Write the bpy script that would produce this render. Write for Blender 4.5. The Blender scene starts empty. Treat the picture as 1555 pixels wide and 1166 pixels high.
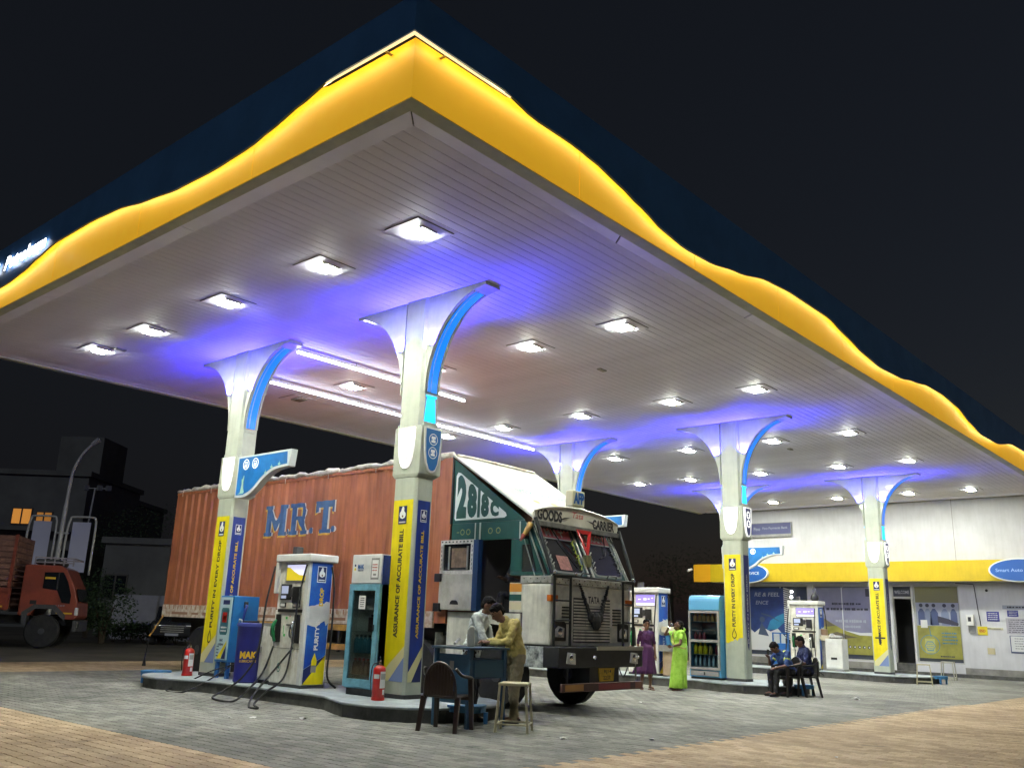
import bpy, bmesh, math, random
from mathutils import Vector, Matrix
random.seed(7)
sc = bpy.context.scene
C = sc.collection
# ------------------------------------------------------------------ camera, sky, exposure
YAW, PITCH, ROLL = math.radians(41.506), math.radians(15.0184), math.radians(2.0324)
fw = Vector((math.cos(YAW)*math.cos(PITCH), math.sin(YAW)*math.cos(PITCH), math.sin(PITCH)))
r0 = Vector((math.sin(YAW), -math.cos(YAW), 0)); u0 = r0.cross(fw)
rt = r0*math.cos(ROLL)+u0*math.sin(ROLL); up = -r0*math.sin(ROLL)+u0*math.cos(ROLL)
cam = bpy.data.cameras.new('camera'); co = bpy.data.objects.new('camera', cam); C.objects.link(co)
m4 = Matrix((( rt.x, up.x, -fw.x, -9.6875), (rt.y, up.y, -fw.y, -10.5993), (rt.z, up.z, -fw.z, 1.3373), (0, 0, 0, 1)))
co.matrix_world = m4
cam.sensor_width = 36; cam.sensor_fit = 'HORIZONTAL'; cam.lens = 1354.29/1555*36
cam.clip_start = .1; cam.clip_end = 2000
sc.camera = co
w = bpy.data.worlds.new('World'); sc.world = w; w.use_nodes = True
nt = w.node_tree; bg = nt.nodes['Background']
sky = nt.nodes.new('ShaderNodeTexSky'); sky.sky_type = 'NISHITA'; sky.sun_disc = False
sky.sun_elevation = math.radians(-4); sky.sun_rotation = math.radians(120); sky.air_density = 1.0
mx = nt.nodes.new('ShaderNodeMix'); mx.data_type = 'RGBA'; mx.inputs[0].default_value = .90
mx.inputs[7].default_value = (.0034, .0042, .0058, 1)
nt.links.new(sky.outputs[0], mx.inputs[6]); nt.links.new(mx.outputs[2], bg.inputs[0])
bg.inputs[1].default_value = 1.0
sc.view_settings.view_transform = 'Standard'; sc.view_settings.look = 'None'
sc.view_settings.exposure = .56; sc.view_settings.gamma = 1
sc.render.engine = 'CYCLES'
cy = sc.cycles
cy.use_denoising = True; cy.max_bounces = 7; cy.diffuse_bounces = 4; cy.glossy_bounces = 3
cy.transmission_bounces = 4; cy.transparent_max_bounces = 20; cy.sample_clamp_indirect = 6
cy.caustics_reflective = False; cy.caustics_refractive = False
LAMP = (.97, 1.0, .86)       # metal halide white
LAMP_S = 560
BLUE_W = 85
LED_S = 8.5
# faint bluish sun lamp added behind the camera to brighten the dark fascia
ml_ = bpy.data.lights.new('fascia_fill', 'SUN'); ml_.energy = .22; ml_.angle = math.radians(.5); ml_.color = (.80, .88, 1.0)
mo_ = bpy.data.objects.new('fascia_fill', ml_); C.objects.link(mo_); mo_.rotation_euler = Vector((.80, .52, -.52)).to_track_quat('-Z', 'Y').to_euler()
# ------------------------------------------------------------------ materials
MC = {}
def mat(name, col, rough=.55, metal=0, noise=None, bump=None, emit=None, spec=.5, coat=0, trans=0, streak=0):
    if name in MC: return MC[name]
    m = bpy.data.materials.new(name); m.use_nodes = True; n = m.node_tree; b = n.nodes['Principled BSDF']
    b.inputs['Base Color'].default_value = (*col, 1); b.inputs['Roughness'].default_value = rough
    b.inputs['Metallic'].default_value = metal; b.inputs['Specular IOR Level'].default_value = spec
    b.inputs['Coat Weight'].default_value = coat; b.inputs['Transmission Weight'].default_value = trans
    if emit:
        b.inputs['Emission Color'].default_value = (*(emit[1] if len(emit) > 1 else col), 1)
        b.inputs['Emission Strength'].default_value = emit[0]
    if noise or bump:
        tc = n.nodes.new('ShaderNodeTexCoord')
    if noise:                       # (scale, darkest factor, dirt colour or None)
        t = n.nodes.new('ShaderNodeTexNoise'); t.inputs['Scale'].default_value = noise[0]; t.inputs['Detail'].default_value = 7
        t.inputs['Roughness'].default_value = .65
        n.links.new(tc.outputs['Object'], t.inputs['Vector'])
        r = n.nodes.new('ShaderNodeValToRGB'); r.color_ramp.elements[0].position = .35; r.color_ramp.elements[1].position = .62
        d = noise[2] if len(noise) > 2 else tuple(c*noise[1] for c in col)
        r.color_ramp.elements[0].color = (*d, 1); r.color_ramp.elements[1].color = (*col, 1)
        n.links.new(t.outputs[0], r.inputs[0]); n.links.new(r.outputs[0], b.inputs['Base Color'])
        rr = n.nodes.new('ShaderNodeMapRange'); rr.inputs[3].default_value = min(1, rough+.15); rr.inputs[4].default_value = max(.05, rough-.08)
        n.links.new(t.outputs[0], rr.inputs[0]); n.links.new(rr.outputs[0], b.inputs['Roughness'])
    if streak:                      # rain and dirt runs: noise stretched along z
        tc2 = n.nodes.new('ShaderNodeTexCoord'); mp = n.nodes.new('ShaderNodeMapping'); mp.inputs['Scale'].default_value = (5, 5, .55); n.links.new(tc2.outputs['Object'], mp.inputs[0])
        t3 = n.nodes.new('ShaderNodeTexNoise'); t3.inputs['Scale'].default_value = 2.2; t3.inputs['Detail'].default_value = 6; n.links.new(mp.outputs[0], t3.inputs['Vector'])
        r3 = n.nodes.new('ShaderNodeMapRange'); r3.inputs[1].default_value = .34; r3.inputs[2].default_value = .58; r3.inputs[3].default_value = 1-streak; r3.inputs[4].default_value = 1; n.links.new(t3.outputs[0], r3.inputs[0])
        sv = n.nodes.new('ShaderNodeVectorMath'); sv.operation = 'SCALE'; n.links.new(r3.outputs[0], sv.inputs['Scale'])
        if noise: n.links.new(r.outputs[0], sv.inputs[0])
        else: sv.inputs[0].default_value = col
        n.links.new(sv.outputs[0], b.inputs['Base Color'])
    if bump:
        t2 = n.nodes.new('ShaderNodeTexNoise'); t2.inputs['Scale'].default_value = bump[0]; t2.inputs['Detail'].default_value = 5
        n.links.new(tc.outputs['Object'], t2.inputs['Vector'])
        bp = n.nodes.new('ShaderNodeBump'); bp.inputs['Strength'].default_value = bump[1]; bp.inputs['Distance'].default_value = bump[2]
        n.links.new(t2.outputs[0], bp.inputs['Height']); n.links.new(bp.outputs[0], b.inputs['Normal'])
    MC[name] = m
    return m
WHITE = mat('painted_white', (.72, .72, .69), .38, noise=(3, .82), coat=.2)
WHITED = mat('white_dirty', (.84, .83, .75), .40, noise=(4, .6, (.60, .56, .45)), streak=.22)
CEIL = mat('ceiling_panel', (.74, .735, .88), .55, noise=(.7, .86))
CEILEDGE = mat('edge_trim', (.44, .47, .37), .6, noise=(3, .8))
YEL = mat('fascia_yellow', (.88, .51, .02), .4, noise=(.8, .85), emit=(.30, (1, .52, .022)))  # even emission added so the LED wash seems to reach down the panels
YELB = mat('band_yellow', (.60, .43, .006), .5, noise=(2, .9), streak=.06)
NAVY = mat('fascia_blue', (.045, .14, .32), .4, noise=(1.5, .8))
BLACK = mat('black_plastic', (.012, .012, .013), .45)
RUBBER = mat('rubber', (.018, .018, .018), .75, noise=(9, .6))
DGREY = mat('dark_grey', (.06, .06, .062), .5, noise=(8, .6))
MGREY = mat('mid_grey', (.28, .28, .27), .5, noise=(6, .75))
STEEL = mat('worn_steel', (.36, .36, .33), .42, .6, noise=(7, .6))
CHROME = mat('bright_metal', (.7, .7, .68), .22, 1)
BLUE = mat('sign_blue', (.01, .04, .27), .4, noise=(2.5, .7), streak=.25)
BLUEL = mat('light_blue', (.055, .22, .44), .45, noise=(4, .8))
BLUEM = mat('mid_blue', (.012, .11, .36), .4, noise=(4, .8))
SKYB = mat('cooler_blue', (.10, .34, .58), .35)
DKBL = mat('banner_navy', (.008, .014, .12), .4)
BANY = mat('banner_yellow', (.80, .66, .004), .45, noise=(2.5, .88), streak=.12)
PALE = mat('banner_pale', (.62, .58, .30), .45)
FADE = mat('banner_fade', (.16, .22, .42), .45)
TXTD = mat('print_dark', (.03, .03, .03), .6)
TXTN = mat('print_navy', (.012, .02, .10), .5)
TXTW = mat('print_white', (.78, .78, .76), .5)
TXTY = mat('print_gold', (.72, .46, .02), .5)
RED = mat('gloss_red', (.50, .018, .012), .3, noise=(6, .75), coat=.4)
REDP = mat('reflector_red', (.48, .03, .035), .35)
SKIN = mat('skin_brown', (.17, .085, .05), .55)
HAIR = mat('hair_black', (.008, .007, .007), .8, spec=.15)
GLASS = mat('dark_glass', (.012, .014, .017), .06, spec=.6)
def pane(name, tint, refl=.5):
    m = bpy.data.materials.new(name); m.use_nodes = True; n = m.node_tree; out = n.nodes['Material Output']; n.nodes.remove(n.nodes['Principled BSDF'])
    t = n.nodes.new('ShaderNodeBsdfTransparent'); t.inputs[0].default_value = (*tint, 1); g = n.nodes.new('ShaderNodeBsdfGlossy'); g.inputs['Roughness'].default_value = .04
    f = n.nodes.new('ShaderNodeFresnel'); f.inputs[0].default_value = 1.45; k = n.nodes.new('ShaderNodeMath'); k.operation = 'MULTIPLY'; k.inputs[1].default_value = refl; x = n.nodes.new('ShaderNodeMixShader')
    n.links.new(f.outputs[0], k.inputs[0]); n.links.new(k.outputs[0], x.inputs[0]); n.links.new(t.outputs[0], x.inputs[1]); n.links.new(g.outputs[0], x.inputs[2]); n.links.new(x.outputs[0], out.inputs['Surface']); MC[name] = m; return m
CLEAR = pane('clear_glass', (.93, .96, .96))
KERB = mat('kerb_concrete', (.10, .10, .09), .8, noise=(4, .45), bump=(25, .4, .01))
KERBT = mat('island_paint', (.31, .36, .38), .65, noise=(3, .55, (.22, .24, .23)))
WALLW = mat('wall_white', (.57, .57, .60), .7, noise=(.9, .86), bump=(40, .15, .004), streak=.06)
# ------------------------------------------------------------------ mesh builder
class M:
    def __init__(s): s.v = []; s.f = []; s.mi = []
    def add(s, vs, fs, m=0):
        o = len(s.v); s.v += [tuple(p) for p in vs]
        for f in fs: s.f.append([o+i for i in f]); s.mi.append(m)
        return s
    def box(s, a, b, m=0):
        x0, y0, z0 = a; x1, y1, z1 = b
        return s.add([(x0,y0,z0),(x1,y0,z0),(x1,y1,z0),(x0,y1,z0),(x0,y0,z1),(x1,y0,z1),(x1,y1,z1),(x0,y1,z1)],
              [(0,3,2,1),(4,5,6,7),(0,1,5,4),(1,2,6,5),(2,3,7,6),(3,0,4,7)], m)
    def prism(s, pts, ax, lo, hi, m=0, mside=None):
        n = len(pts)
        def P(p, t): return (t, p[0], p[1]) if ax == 'x' else ((p[0], t, p[1]) if ax == 'y' else (p[0], p[1], t))
        vs = [P(p, lo) for p in pts]+[P(p, hi) for p in pts]
        s.add(vs, [list(range(n))[::-1], list(range(n, 2*n))], m)
        o = len(s.v)-2*n
        for i in range(n):
            j = (i+1) % n; s.f.append([o+i, o+j, o+n+j, o+n+i]); s.mi.append(m if mside is None else mside)
        return s
    def cyl(s, p0, p1, r0, r1=None, n=14, m=0):
        r1 = r0 if r1 is None else r1
        p0 = Vector(p0); p1 = Vector(p1); d = (p1-p0).normalized()
        a = d.orthogonal().normalized(); b = d.cross(a)
        vs = [p0+a*(r0*math.cos(2*math.pi*i/n))+b*(r0*math.sin(2*math.pi*i/n)) for i in range(n)]
        vs += [p1+a*(r1*math.cos(2*math.pi*i/n))+b*(r1*math.sin(2*math.pi*i/n)) for i in range(n)]
        fs = [(i, (i+1) % n, n+(i+1) % n, n+i) for i in range(n)]+[list(range(n))[::-1], list(range(n, 2*n))]
        return s.add(vs, fs, m)
    def tube(s, pts, r, n=8, m=0):
        pts = [Vector(p) for p in pts]; k = len(pts); rr = r if isinstance(r, (list, tuple)) else [r]*k
        a = None; vs = []
        for i, p in enumerate(pts):
            d = (pts[min(i+1, k-1)]-pts[max(i-1, 0)]).normalized()
            if a is None: a = d.orthogonal().normalized()
            a = (a-d*a.dot(d))
            a = a.normalized() if a.length > 1e-6 else d.orthogonal().normalized()
            b = d.cross(a)
            vs += [p+a*(rr[i]*math.cos(2*math.pi*j/n))+b*(rr[i]*math.sin(2*math.pi*j/n)) for j in range(n)]
        fs = [(i*n+j, i*n+(j+1) % n, (i+1)*n+(j+1) % n, (i+1)*n+j) for i in range(k-1) for j in range(n)]
        fs += [list(range(n))[::-1], list(range((k-1)*n, k*n))]
        return s.add(vs, fs, m)
    def lathe(s, prof, c=(0,0,0), n=18, m=0):
        vs = [(c[0]+r*math.cos(2*math.pi*i/n), c[1]+r*math.sin(2*math.pi*i/n), c[2]+z) for r, z in prof for i in range(n)]
        k = len(prof)
        fs = [(i*n+j, i*n+(j+1) % n, (i+1)*n+(j+1) % n, (i+1)*n+j) for i in range(k-1) for j in range(n)]
        fs += [list(range(n))[::-1], list(range((k-1)*n, k*n))]
        return s.add(vs, fs, m)
    def ell(s, c, r, m=0, n=12, k=8):
        prof = [(max(math.sin(math.pi*i/k), .02), -math.cos(math.pi*i/k)) for i in range(k+1)]
        o = len(s.v); s.lathe(prof, (0,0,0), n, m)
        s.v[o:] = [(c[0]+x*r[0], c[1]+y*r[1], c[2]+z*r[2]) for x, y, z in s.v[o:]]
        return s
    def sheet(s, pts, m=0): return s.add(pts, [list(range(len(pts)))], m)
    def xf(s, mat4, o=0):
        s.v[o:] = [tuple(mat4 @ Vector(p)) for p in s.v[o:]]; return s
    def mesh(s, name, mats, smooth=False, fix=True):
        me = bpy.data.meshes.new(name); me.from_pydata(s.v, [], s.f)
        for mm in (mats if isinstance(mats, (list, tuple)) else [mats]): me.materials.append(mm)
        me.polygons.foreach_set('material_index', s.mi)
        if fix:
            bm = bmesh.new(); bm.from_mesh(me); bmesh.ops.recalc_face_normals(bm, faces=bm.faces[:]); bm.to_mesh(me); bm.free()
        if smooth: me.polygons.foreach_set('use_smooth', [True]*len(me.polygons))
        return me
    def build(s, name, mats, parent=None, bev=0, smooth=False, loc=(0,0,0), seg=2, rot=None, fix=True, auto=None):
        me = s.mesh(name, mats, smooth, fix)
        o = bpy.data.objects.new(name, me); C.objects.link(o); o.location = loc
        if rot: o.rotation_euler = rot
        if parent: o.parent = parent
        if bev:
            b = o.modifiers.new('bevel', 'BEVEL'); b.width = bev; b.segments = seg; b.limit_method = 'ANGLE'; b.angle_limit = math.radians(35)
        if smooth and auto:
            bm = bmesh.new(); bm.from_mesh(me)
            for e in bm.edges:
                if len(e.link_faces) == 2 and e.calc_face_angle(0) > auto: e.smooth = False
            bm.to_mesh(me); bm.free()
        return o
def tag(o, label, cat, group=None, kind=None):
    o['label'] = label; o['category'] = cat
    if group: o['group'] = group
    if kind: o['kind'] = kind
    return o
def setting(o): o['kind'] = 'structure'; return o
def thing(name, label, cat, loc=(0,0,0), rotz=0, group=None):
    o = bpy.data.objects.new(name, None); C.objects.link(o); o.location = loc; o.rotation_euler = (0, 0, rotz); o.empty_display_size = .2
    return tag(o, label, cat, group)
def kids(o, memo={}):
    return [c for c in C.objects if c.parent == o]
def clone(src, children, loc, rotz=None, label=None):
    r = src.copy(); C.objects.link(r); r.location = loc
    if rotz is not None: r.rotation_euler = (0, 0, rotz)
    if label: r['label'] = label
    def rec(tree, par):
        for ch, sub in tree:
            c = ch.copy(); C.objects.link(c); c.parent = par; rec(sub, c)
    rec(children, r)
    return r
def tree_of(o):
    return [(c, tree_of(c)) for c in kids(o)]
# text: built-in font, turned into mesh, fitted to a w x h box, laid on a plane
_tx = {}
def textmesh(s, fat=0.0, shear=0.0):
    k = (s, fat, shear)
    if k in _tx: return _tx[k]
    cu = bpy.data.curves.new('lettering', 'FONT'); cu.body = s; cu.offset = fat; cu.shear = shear; cu.resolution_u = 3
    cu.align_x = 'CENTER'
    o = bpy.data.objects.new('lettering', cu); C.objects.link(o)
    dg = bpy.context.evaluated_depsgraph_get(); dg.update()
    me = o.evaluated_get(dg).to_mesh()
    vs = [v.co.copy() for v in me.vertices]; fs = [list(p.vertices) for p in me.polygons]
    o.to_mesh_clear(); C.objects.unlink(o); bpy.data.objects.remove(o); bpy.data.curves.remove(cu)
    x0 = min(v.x for v in vs); x1 = max(v.x for v in vs); y0 = min(v.y for v in vs); y1 = max(v.y for v in vs)
    vs = [((v.x-x0)/(x1-x0)-.5, (v.y-y0)/(y1-y0)-.5) for v in vs]
    _tx[k] = (vs, fs, (x1-x0)/(y1-y0)); return _tx[k]
AX = {'-x': ((0,-1,0), (0,0,1)), '-y': ((1,0,0), (0,0,1)), '-x^': ((0,0,1), (0,1,0)), '-y^': ((0,0,1), (-1,0,0)), '+y': ((-1,0,0), (0,0,1)), '+x': ((0,1,0), (0,0,1))}
def put2d(mm, vs, fs, c, ax, sx, sy, m=0):
    a, b = [Vector(t) for t in (AX[ax] if isinstance(ax, str) else ax)]; c = Vector(c)
    mm.add([c+a*(x*sx)+b*(y*sy) for x, y in vs], fs, m)
def text(s, c, ax, wid, hei, m, parent, fat=.02, shear=0, name='lettering'):
    vs, fs, asp = textmesh(s, fat, shear)
    mm = M(); put2d(mm, vs, fs, c, ax, wid, hei or wid/asp); return mm.build(name, m, parent, fix=False)
def rect2d(mm, c, ax, x0, x1, y0, y1, m=0): put2d(mm, [(x0,y0),(x1,y0),(x1,y1),(x0,y1)], [(0,1,2,3)], c, ax, 1, 1, m)
def poly2d(mm, c, ax, pts, m=0): put2d(mm, pts, [list(range(len(pts)))], c, ax, 1, 1, m)
def disc2d(mm, c, ax, x, y, r, m=0, n=16, r2=None): poly2d(mm, c, ax, [(x+r*math.cos(2*math.pi*i/n), y+(r2 or r)*math.sin(2*math.pi*i/n)) for i in range(n)], m)
def ring2d(mm, c, ax, x, y, ro, ri, m=0, n=18, sy=1):
    vs = [(x+r*math.cos(2*math.pi*i/n), y+sy*r*math.sin(2*math.pi*i/n)) for r in (ro, ri) for i in range(n)]
    put2d(mm, vs, [(i, (i+1) % n, n+(i+1) % n, n+i) for i in range(n)], c, ax, 1, 1, m)
def shift(c, ax, d):
    a, b = [Vector(t) for t in (AX[ax] if isinstance(ax, str) else ax)]
    return Vector(c)+a.cross(b)*d
def scrib(mm, c, ax, x0, x1, y0, y1, rows, rnd, m=0, fill=.55):
    h = (y1-y0)/rows
    for r in range(rows):
        x = x0+rnd.random()*.05*(x1-x0); y = y1-(r+.5)*h
        while x < x1-(x1-x0)*.08:
            wd = (x1-x0)*rnd.uniform(.03, .09); hh = h*fill*rnd.uniform(.6, 1)
            rect2d(mm, c, ax, x, min(x+wd, x1), y-hh/2, y+hh/2, m); x += wd*rnd.choice((1.2, 1.25, 1.6))
DROP = [(-.04,1.05),(.16,.98),(.22,.72),(.20,.42),(.44,.18),(.50,-.12),(.36,-.44),(.02,-.60),(-.32,-.46),(-.46,-.14),(-.42,.22),(-.24,.46),(-.16,.76)]
def logo(parent, c, ax, wid, border=None):
    mm = M(); h = wid*1.5
    if border: rect2d(mm, c, ax, -wid*.58, wid*.58, -h*.56, h*.56, 1)
    c1 = shift(c, ax, .002)
    rect2d(mm, c1, ax, -wid/2, wid/2, -h/2, h/2, 0)
    c2 = shift(c, ax, .004)
    poly2d(mm, c2, ax, [(x*wid*.8, y*h*.42+h*.04) for x, y in DROP], 1)
    rect2d(mm, c2, ax, -wid*.4, wid*.4, -h*.43, -h*.36, 1)
    disc2d(mm, shift(c, ax, .006), ax, .02*wid, -.07*h, wid*.1, 2, 10)
    return mm.build('emblem', [TXTN, TXTW, mat('print_brown', (.2,.1,.05), .6)], parent, fix=False)

def bez(pts, n=8):                                   # Catmull-Rom through points
    P = [Vector(p) for p in pts]; out = []
    for i in range(len(P)-1):
        a, b, c, d = P[max(i-1, 0)], P[i], P[i+1], P[min(i+2, len(P)-1)]
        for k in range(n):
            t = k/n; out.append(.5*((2*b)+(c-a)*t+(2*a-5*b+4*c-d)*t*t+(3*b-a-3*c+d)*t**3))
    return out+[P[-1]]
def Wd(o):
    o.location = -o.parent.location; return o
def proj(x, y, z):
    d = Vector((x, y, z))-co.matrix_world.translation; q = d.dot(fw)
    if q < .2: return None
    return 1555/2+1354.29*d.dot(rt)/q, 1166/2-1354.29*d.dot(up)/q, q
# ------------------------------------------------------------------ the ground
def paver_mat(name, c0, c1, stain):
    m = bpy.data.materials.new(name); m.use_nodes = True; n = m.node_tree; b = n.nodes['Principled BSDF']; b.inputs['Roughness'].default_value = .78
    g = n.nodes.new('ShaderNodeNewGeometry'); oi = n.nodes.new('ShaderNodeObjectInfo')
    ad = n.nodes.new('ShaderNodeMath'); ad.operation = 'ADD'; n.links.new(g.outputs['Random Per Island'], ad.inputs[0]); n.links.new(oi.outputs['Random'], ad.inputs[1])
    fr = n.nodes.new('ShaderNodeMath'); fr.operation = 'FRACT'; n.links.new(ad.outputs[0], fr.inputs[0])
    mx = n.nodes.new('ShaderNodeMix'); mx.data_type = 'RGBA'; n.links.new(fr.outputs[0], mx.inputs[0]); mx.inputs[6].default_value = (*c0, 1); mx.inputs[7].default_value = (*c1, 1)
    t = n.nodes.new('ShaderNodeTexNoise'); t.inputs['Scale'].default_value = .34; t.inputs['Detail'].default_value = 9; t.inputs['Roughness'].default_value = .66; t.inputs['Distortion'].default_value = .6
    n.links.new(g.outputs['Position'], t.inputs['Vector'])
    r = n.nodes.new('ShaderNodeValToRGB'); e = r.color_ramp.elements; e[0].position = .36; e[0].color = (*stain, 1); e[1].position = .60; e[1].color = (1, 1, 1, 1)
    n.links.new(t.outputs[0], r.inputs[0])
    t2 = n.nodes.new('ShaderNodeTexNoise'); t2.inputs['Scale'].default_value = 45; t2.inputs['Detail'].default_value = 4; n.links.new(g.outputs['Position'], t2.inputs['Vector'])
    r2 = n.nodes.new('ShaderNodeMapRange'); r2.inputs[1].default_value = .3; r2.inputs[2].default_value = .7; r2.inputs[3].default_value = .72; r2.inputs[4].default_value = 1.12; n.links.new(t2.outputs[0], r2.inputs[0])
    m1 = n.nodes.new('ShaderNodeMix'); m1.data_type = 'RGBA'; m1.blend_type = 'MULTIPLY'; m1.inputs[0].default_value = 1; n.links.new(mx.outputs[2], m1.inputs[6]); n.links.new(r.outputs[0], m1.inputs[7])
    m2 = n.nodes.new('ShaderNodeVectorMath'); m2.operation = 'SCALE'; n.links.new(m1.outputs[2], m2.inputs[0]); n.links.new(r2.outputs[0], m2.inputs['Scale'])
    mp = n.nodes.new('ShaderNodeMapping'); mp.inputs['Scale'].default_value = (1.5, .16, 1); mp.inputs['Rotation'].default_value = (0, 0, .12); n.links.new(g.outputs['Position'], mp.inputs[0])
    t4 = n.nodes.new('ShaderNodeTexNoise'); t4.inputs['Scale'].default_value = 1.1; t4.inputs['Detail'].default_value = 5; n.links.new(mp.outputs[0], t4.inputs['Vector'])
    r4 = n.nodes.new('ShaderNodeMapRange'); r4.inputs[1].default_value = .60; r4.inputs[2].default_value = .72; r4.inputs[3].default_value = 1; r4.inputs[4].default_value = .70; n.links.new(t4.outputs[0], r4.inputs[0])
    t5 = n.nodes.new('ShaderNodeTexNoise'); t5.inputs['Scale'].default_value = 1.7; t5.inputs['Detail'].default_value = 3; n.links.new(g.outputs['Position'], t5.inputs['Vector'])
    r5 = n.nodes.new('ShaderNodeMapRange'); r5.inputs[1].default_value = .66; r5.inputs[2].default_value = .72; r5.inputs[3].default_value = 1; r5.inputs[4].default_value = .55; n.links.new(t5.outputs[0], r5.inputs[0])
    ml2 = n.nodes.new('ShaderNodeMath'); ml2.operation = 'MULTIPLY'; n.links.new(r4.outputs[0], ml2.inputs[0]); n.links.new(r5.outputs[0], ml2.inputs[1])
    m3 = n.nodes.new('ShaderNodeVectorMath'); m3.operation = 'SCALE'; n.links.new(m2.outputs[0], m3.inputs[0]); n.links.new(ml2.outputs[0], m3.inputs['Scale'])
    n.links.new(m3.outputs[0], b.inputs['Base Color'])
    bp = n.nodes.new('ShaderNodeBump'); bp.inputs['Strength'].default_value = .35; bp.inputs['Distance'].default_value = .004; n.links.new(t2.outputs[0], bp.inputs['Height']); n.links.new(bp.outputs[0], b.inputs['Normal'])
    return m
def bed_mat(name, c0, c1, cj):
    m = bpy.data.materials.new(name); m.use_nodes = True; n = m.node_tree; b = n.nodes['Principled BSDF']; b.inputs['Roughness'].default_value = .85
    g = n.nodes.new('ShaderNodeNewGeometry'); mp = n.nodes.new('ShaderNodeMapping'); mp.inputs['Rotation'].default_value = (0, 0, math.pi/2)
    n.links.new(g.outputs['Position'], mp.inputs[0])
    t = n.nodes.new('ShaderNodeTexBrick'); t.inputs['Scale'].default_value = 1; t.inputs['Brick Width'].default_value = .25; t.inputs['Row Height'].default_value = .14
    t.inputs['Mortar Size'].default_value = .007; t.inputs['Color1'].default_value = (*c0, 1); t.inputs['Color2'].default_value = (*c1, 1); t.inputs['Mortar'].default_value = (*cj, 1)
    n.links.new(mp.outputs[0], t.inputs[0])
    q = n.nodes.new('ShaderNodeTexNoise'); q.inputs['Scale'].default_value = .32; q.inputs['Detail'].default_value = 9; n.links.new(g.outputs['Position'], q.inputs['Vector'])
    r = n.nodes.new('ShaderNodeValToRGB'); r.color_ramp.elements[0].position = .36; r.color_ramp.elements[0].color = (.55, .53, .5, 1); r.color_ramp.elements[1].position = .6
    n.links.new(q.outputs[0], r.inputs[0])
    m1 = n.nodes.new('ShaderNodeMix'); m1.data_type = 'RGBA'; m1.blend_type = 'MULTIPLY'; m1.inputs[0].default_value = 1; n.links.new(t.outputs[0], m1.inputs[6]); n.links.new(r.outputs[0], m1.inputs[7])
    n.links.new(m1.outputs[2], b.inputs['Base Color'])
    return m
GX0, GX1, GY0, GY1 = -4.56, 27.6, -4.80, 10.3
G0, G1 = (.165, .168, .140), (.30, .295, .25)
T0, T1 = (.42, .295, .165), (.64, .475, .29)
PG = paver_mat('paver_grey', G0, G1, (.44, .43, .42)); PT = paver_mat('paver_tan', T0, T1, (.62, .58, .54))
ASPH = mat('asphalt', (.10, .088, .066), .85, noise=(.5, .5), bump=(30, .3, .01))
setting(M().sheet([(-700,-700,-.014),(700,-700,-.014),(700,700,-.014),(-700,700,-.014)]).build('ground', ASPH))
fc = setting(M().sheet([(GX0,GY0,-.006),(GX1,GY0,-.006),(GX1,GY1,-.006),(GX0,GY1,-.006)]).build('forecourt', bed_mat('grey_bed', G0, G1, (.07,.07,.06))))
mm = M()
mm.sheet([(-30,-26,-.006),(60,-26,-.006),(60,GY0,-.006),(-30,GY0,-.006)]); mm.sheet([(-30,GY0,-.006),(GX0,GY0,-.006),(GX0,13.9,-.006),(-30,13.9,-.006)])
mm.sheet([(GX0,GY1,-.006),(GX1,GY1,-.006),(GX1,13.9,-.006),(GX0,13.9,-.006)]); mm.sheet([(GX1,GY0,-.006),(60,GY0,-.006),(60,-1.2,-.006),(GX1,-1.2,-.006)])
ap = setting(mm.build('apron', bed_mat('tan_bed', T0, T1, (.12,.09,.06))))
def paver(full):
    L, B, g, A, ins = .25, .14, .0018, .014, .006
    pts = []
    ys = [g, L*.25, L*.5, L*.75, L-g] if full else [g, L-g]
    for i, y in enumerate(ys): pts.append((B-g+(A if i % 2 else 0), y))
    for i, y in reversed(list(enumerate(ys))): pts.append((g+(A if i % 2 else 0), y))
    cx, cyy = B/2, L/2
    top = [(cx+(x-cx)*(1-ins*2/B), cyy+(y-cyy)*(1-ins*2/L)) for x, y in pts]
    n = len(pts)
    return ([(x, y, -.0055) for x, y in pts]+[(x, y, 0) for x, y in top], [list(range(n, 2*n))]+[(i, (i+1) % n, n+(i+1) % n, n+i) for i in range(n)])
PF, PS = paver(True), paver(False)
cands = {0: [], 1: []}
rp = random.Random(3)
for k in range(int(-9/.14), int(12/.14)):
    for j in range(int(-11/.25), int(9/.25)):
        x = k*.14; y = j*.25+(k % 2)*.125
        q = proj(x+.05, y+.1, 0)
        if not q or q[2] > 21 or not (-30 < q[0] < 1590 and 900 < q[1] < 1200): continue
        inside = GX0 <= x and y >= GY0
        if inside and (abs(x) < .5 and -1.2 < y < 6.3): continue
        cands[0 if inside else 1].append((q[2], x, y))
for kind, base, pm in ((0, fc, PG), (1, ap, PT)):
    cands[kind].sort()
    for f in (True, False):
        if f:
            me = M().add(*PF).mesh('paver', pm)
            for q, x, y in cands[kind][:290]:
                o = bpy.data.objects.new('paver', me); C.objects.link(o); o.parent = base; o.location = (x, y, rp.uniform(-.0005, .0022))
    mm = M()
    for q, x, y in cands[kind][290:]:
        vs, fs = PF if q < 13 else PS
        dz = rp.uniform(-.0005, .0022); tx = rp.uniform(-.0015, .0015)
        mm.add([(a+x, b+y, c+dz+(tx*(a/.14) if c == 0 else 0)) for a, b, c in vs], fs)
    o = mm.build('paver_field', pm, base); o['kind'] = 'stuff'
# ------------------------------------------------------------------ the canopy
CX0, CX1, CY0, CY1, CZ = -4.41, 26.95, -4.42, 10.05, 6.5
can = thing('fuel_canopy', 'huge flat white canopy with glowing yellow wavy fascia over the whole forecourt', 'canopy', (11.2, 2.8, 6.5))
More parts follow.
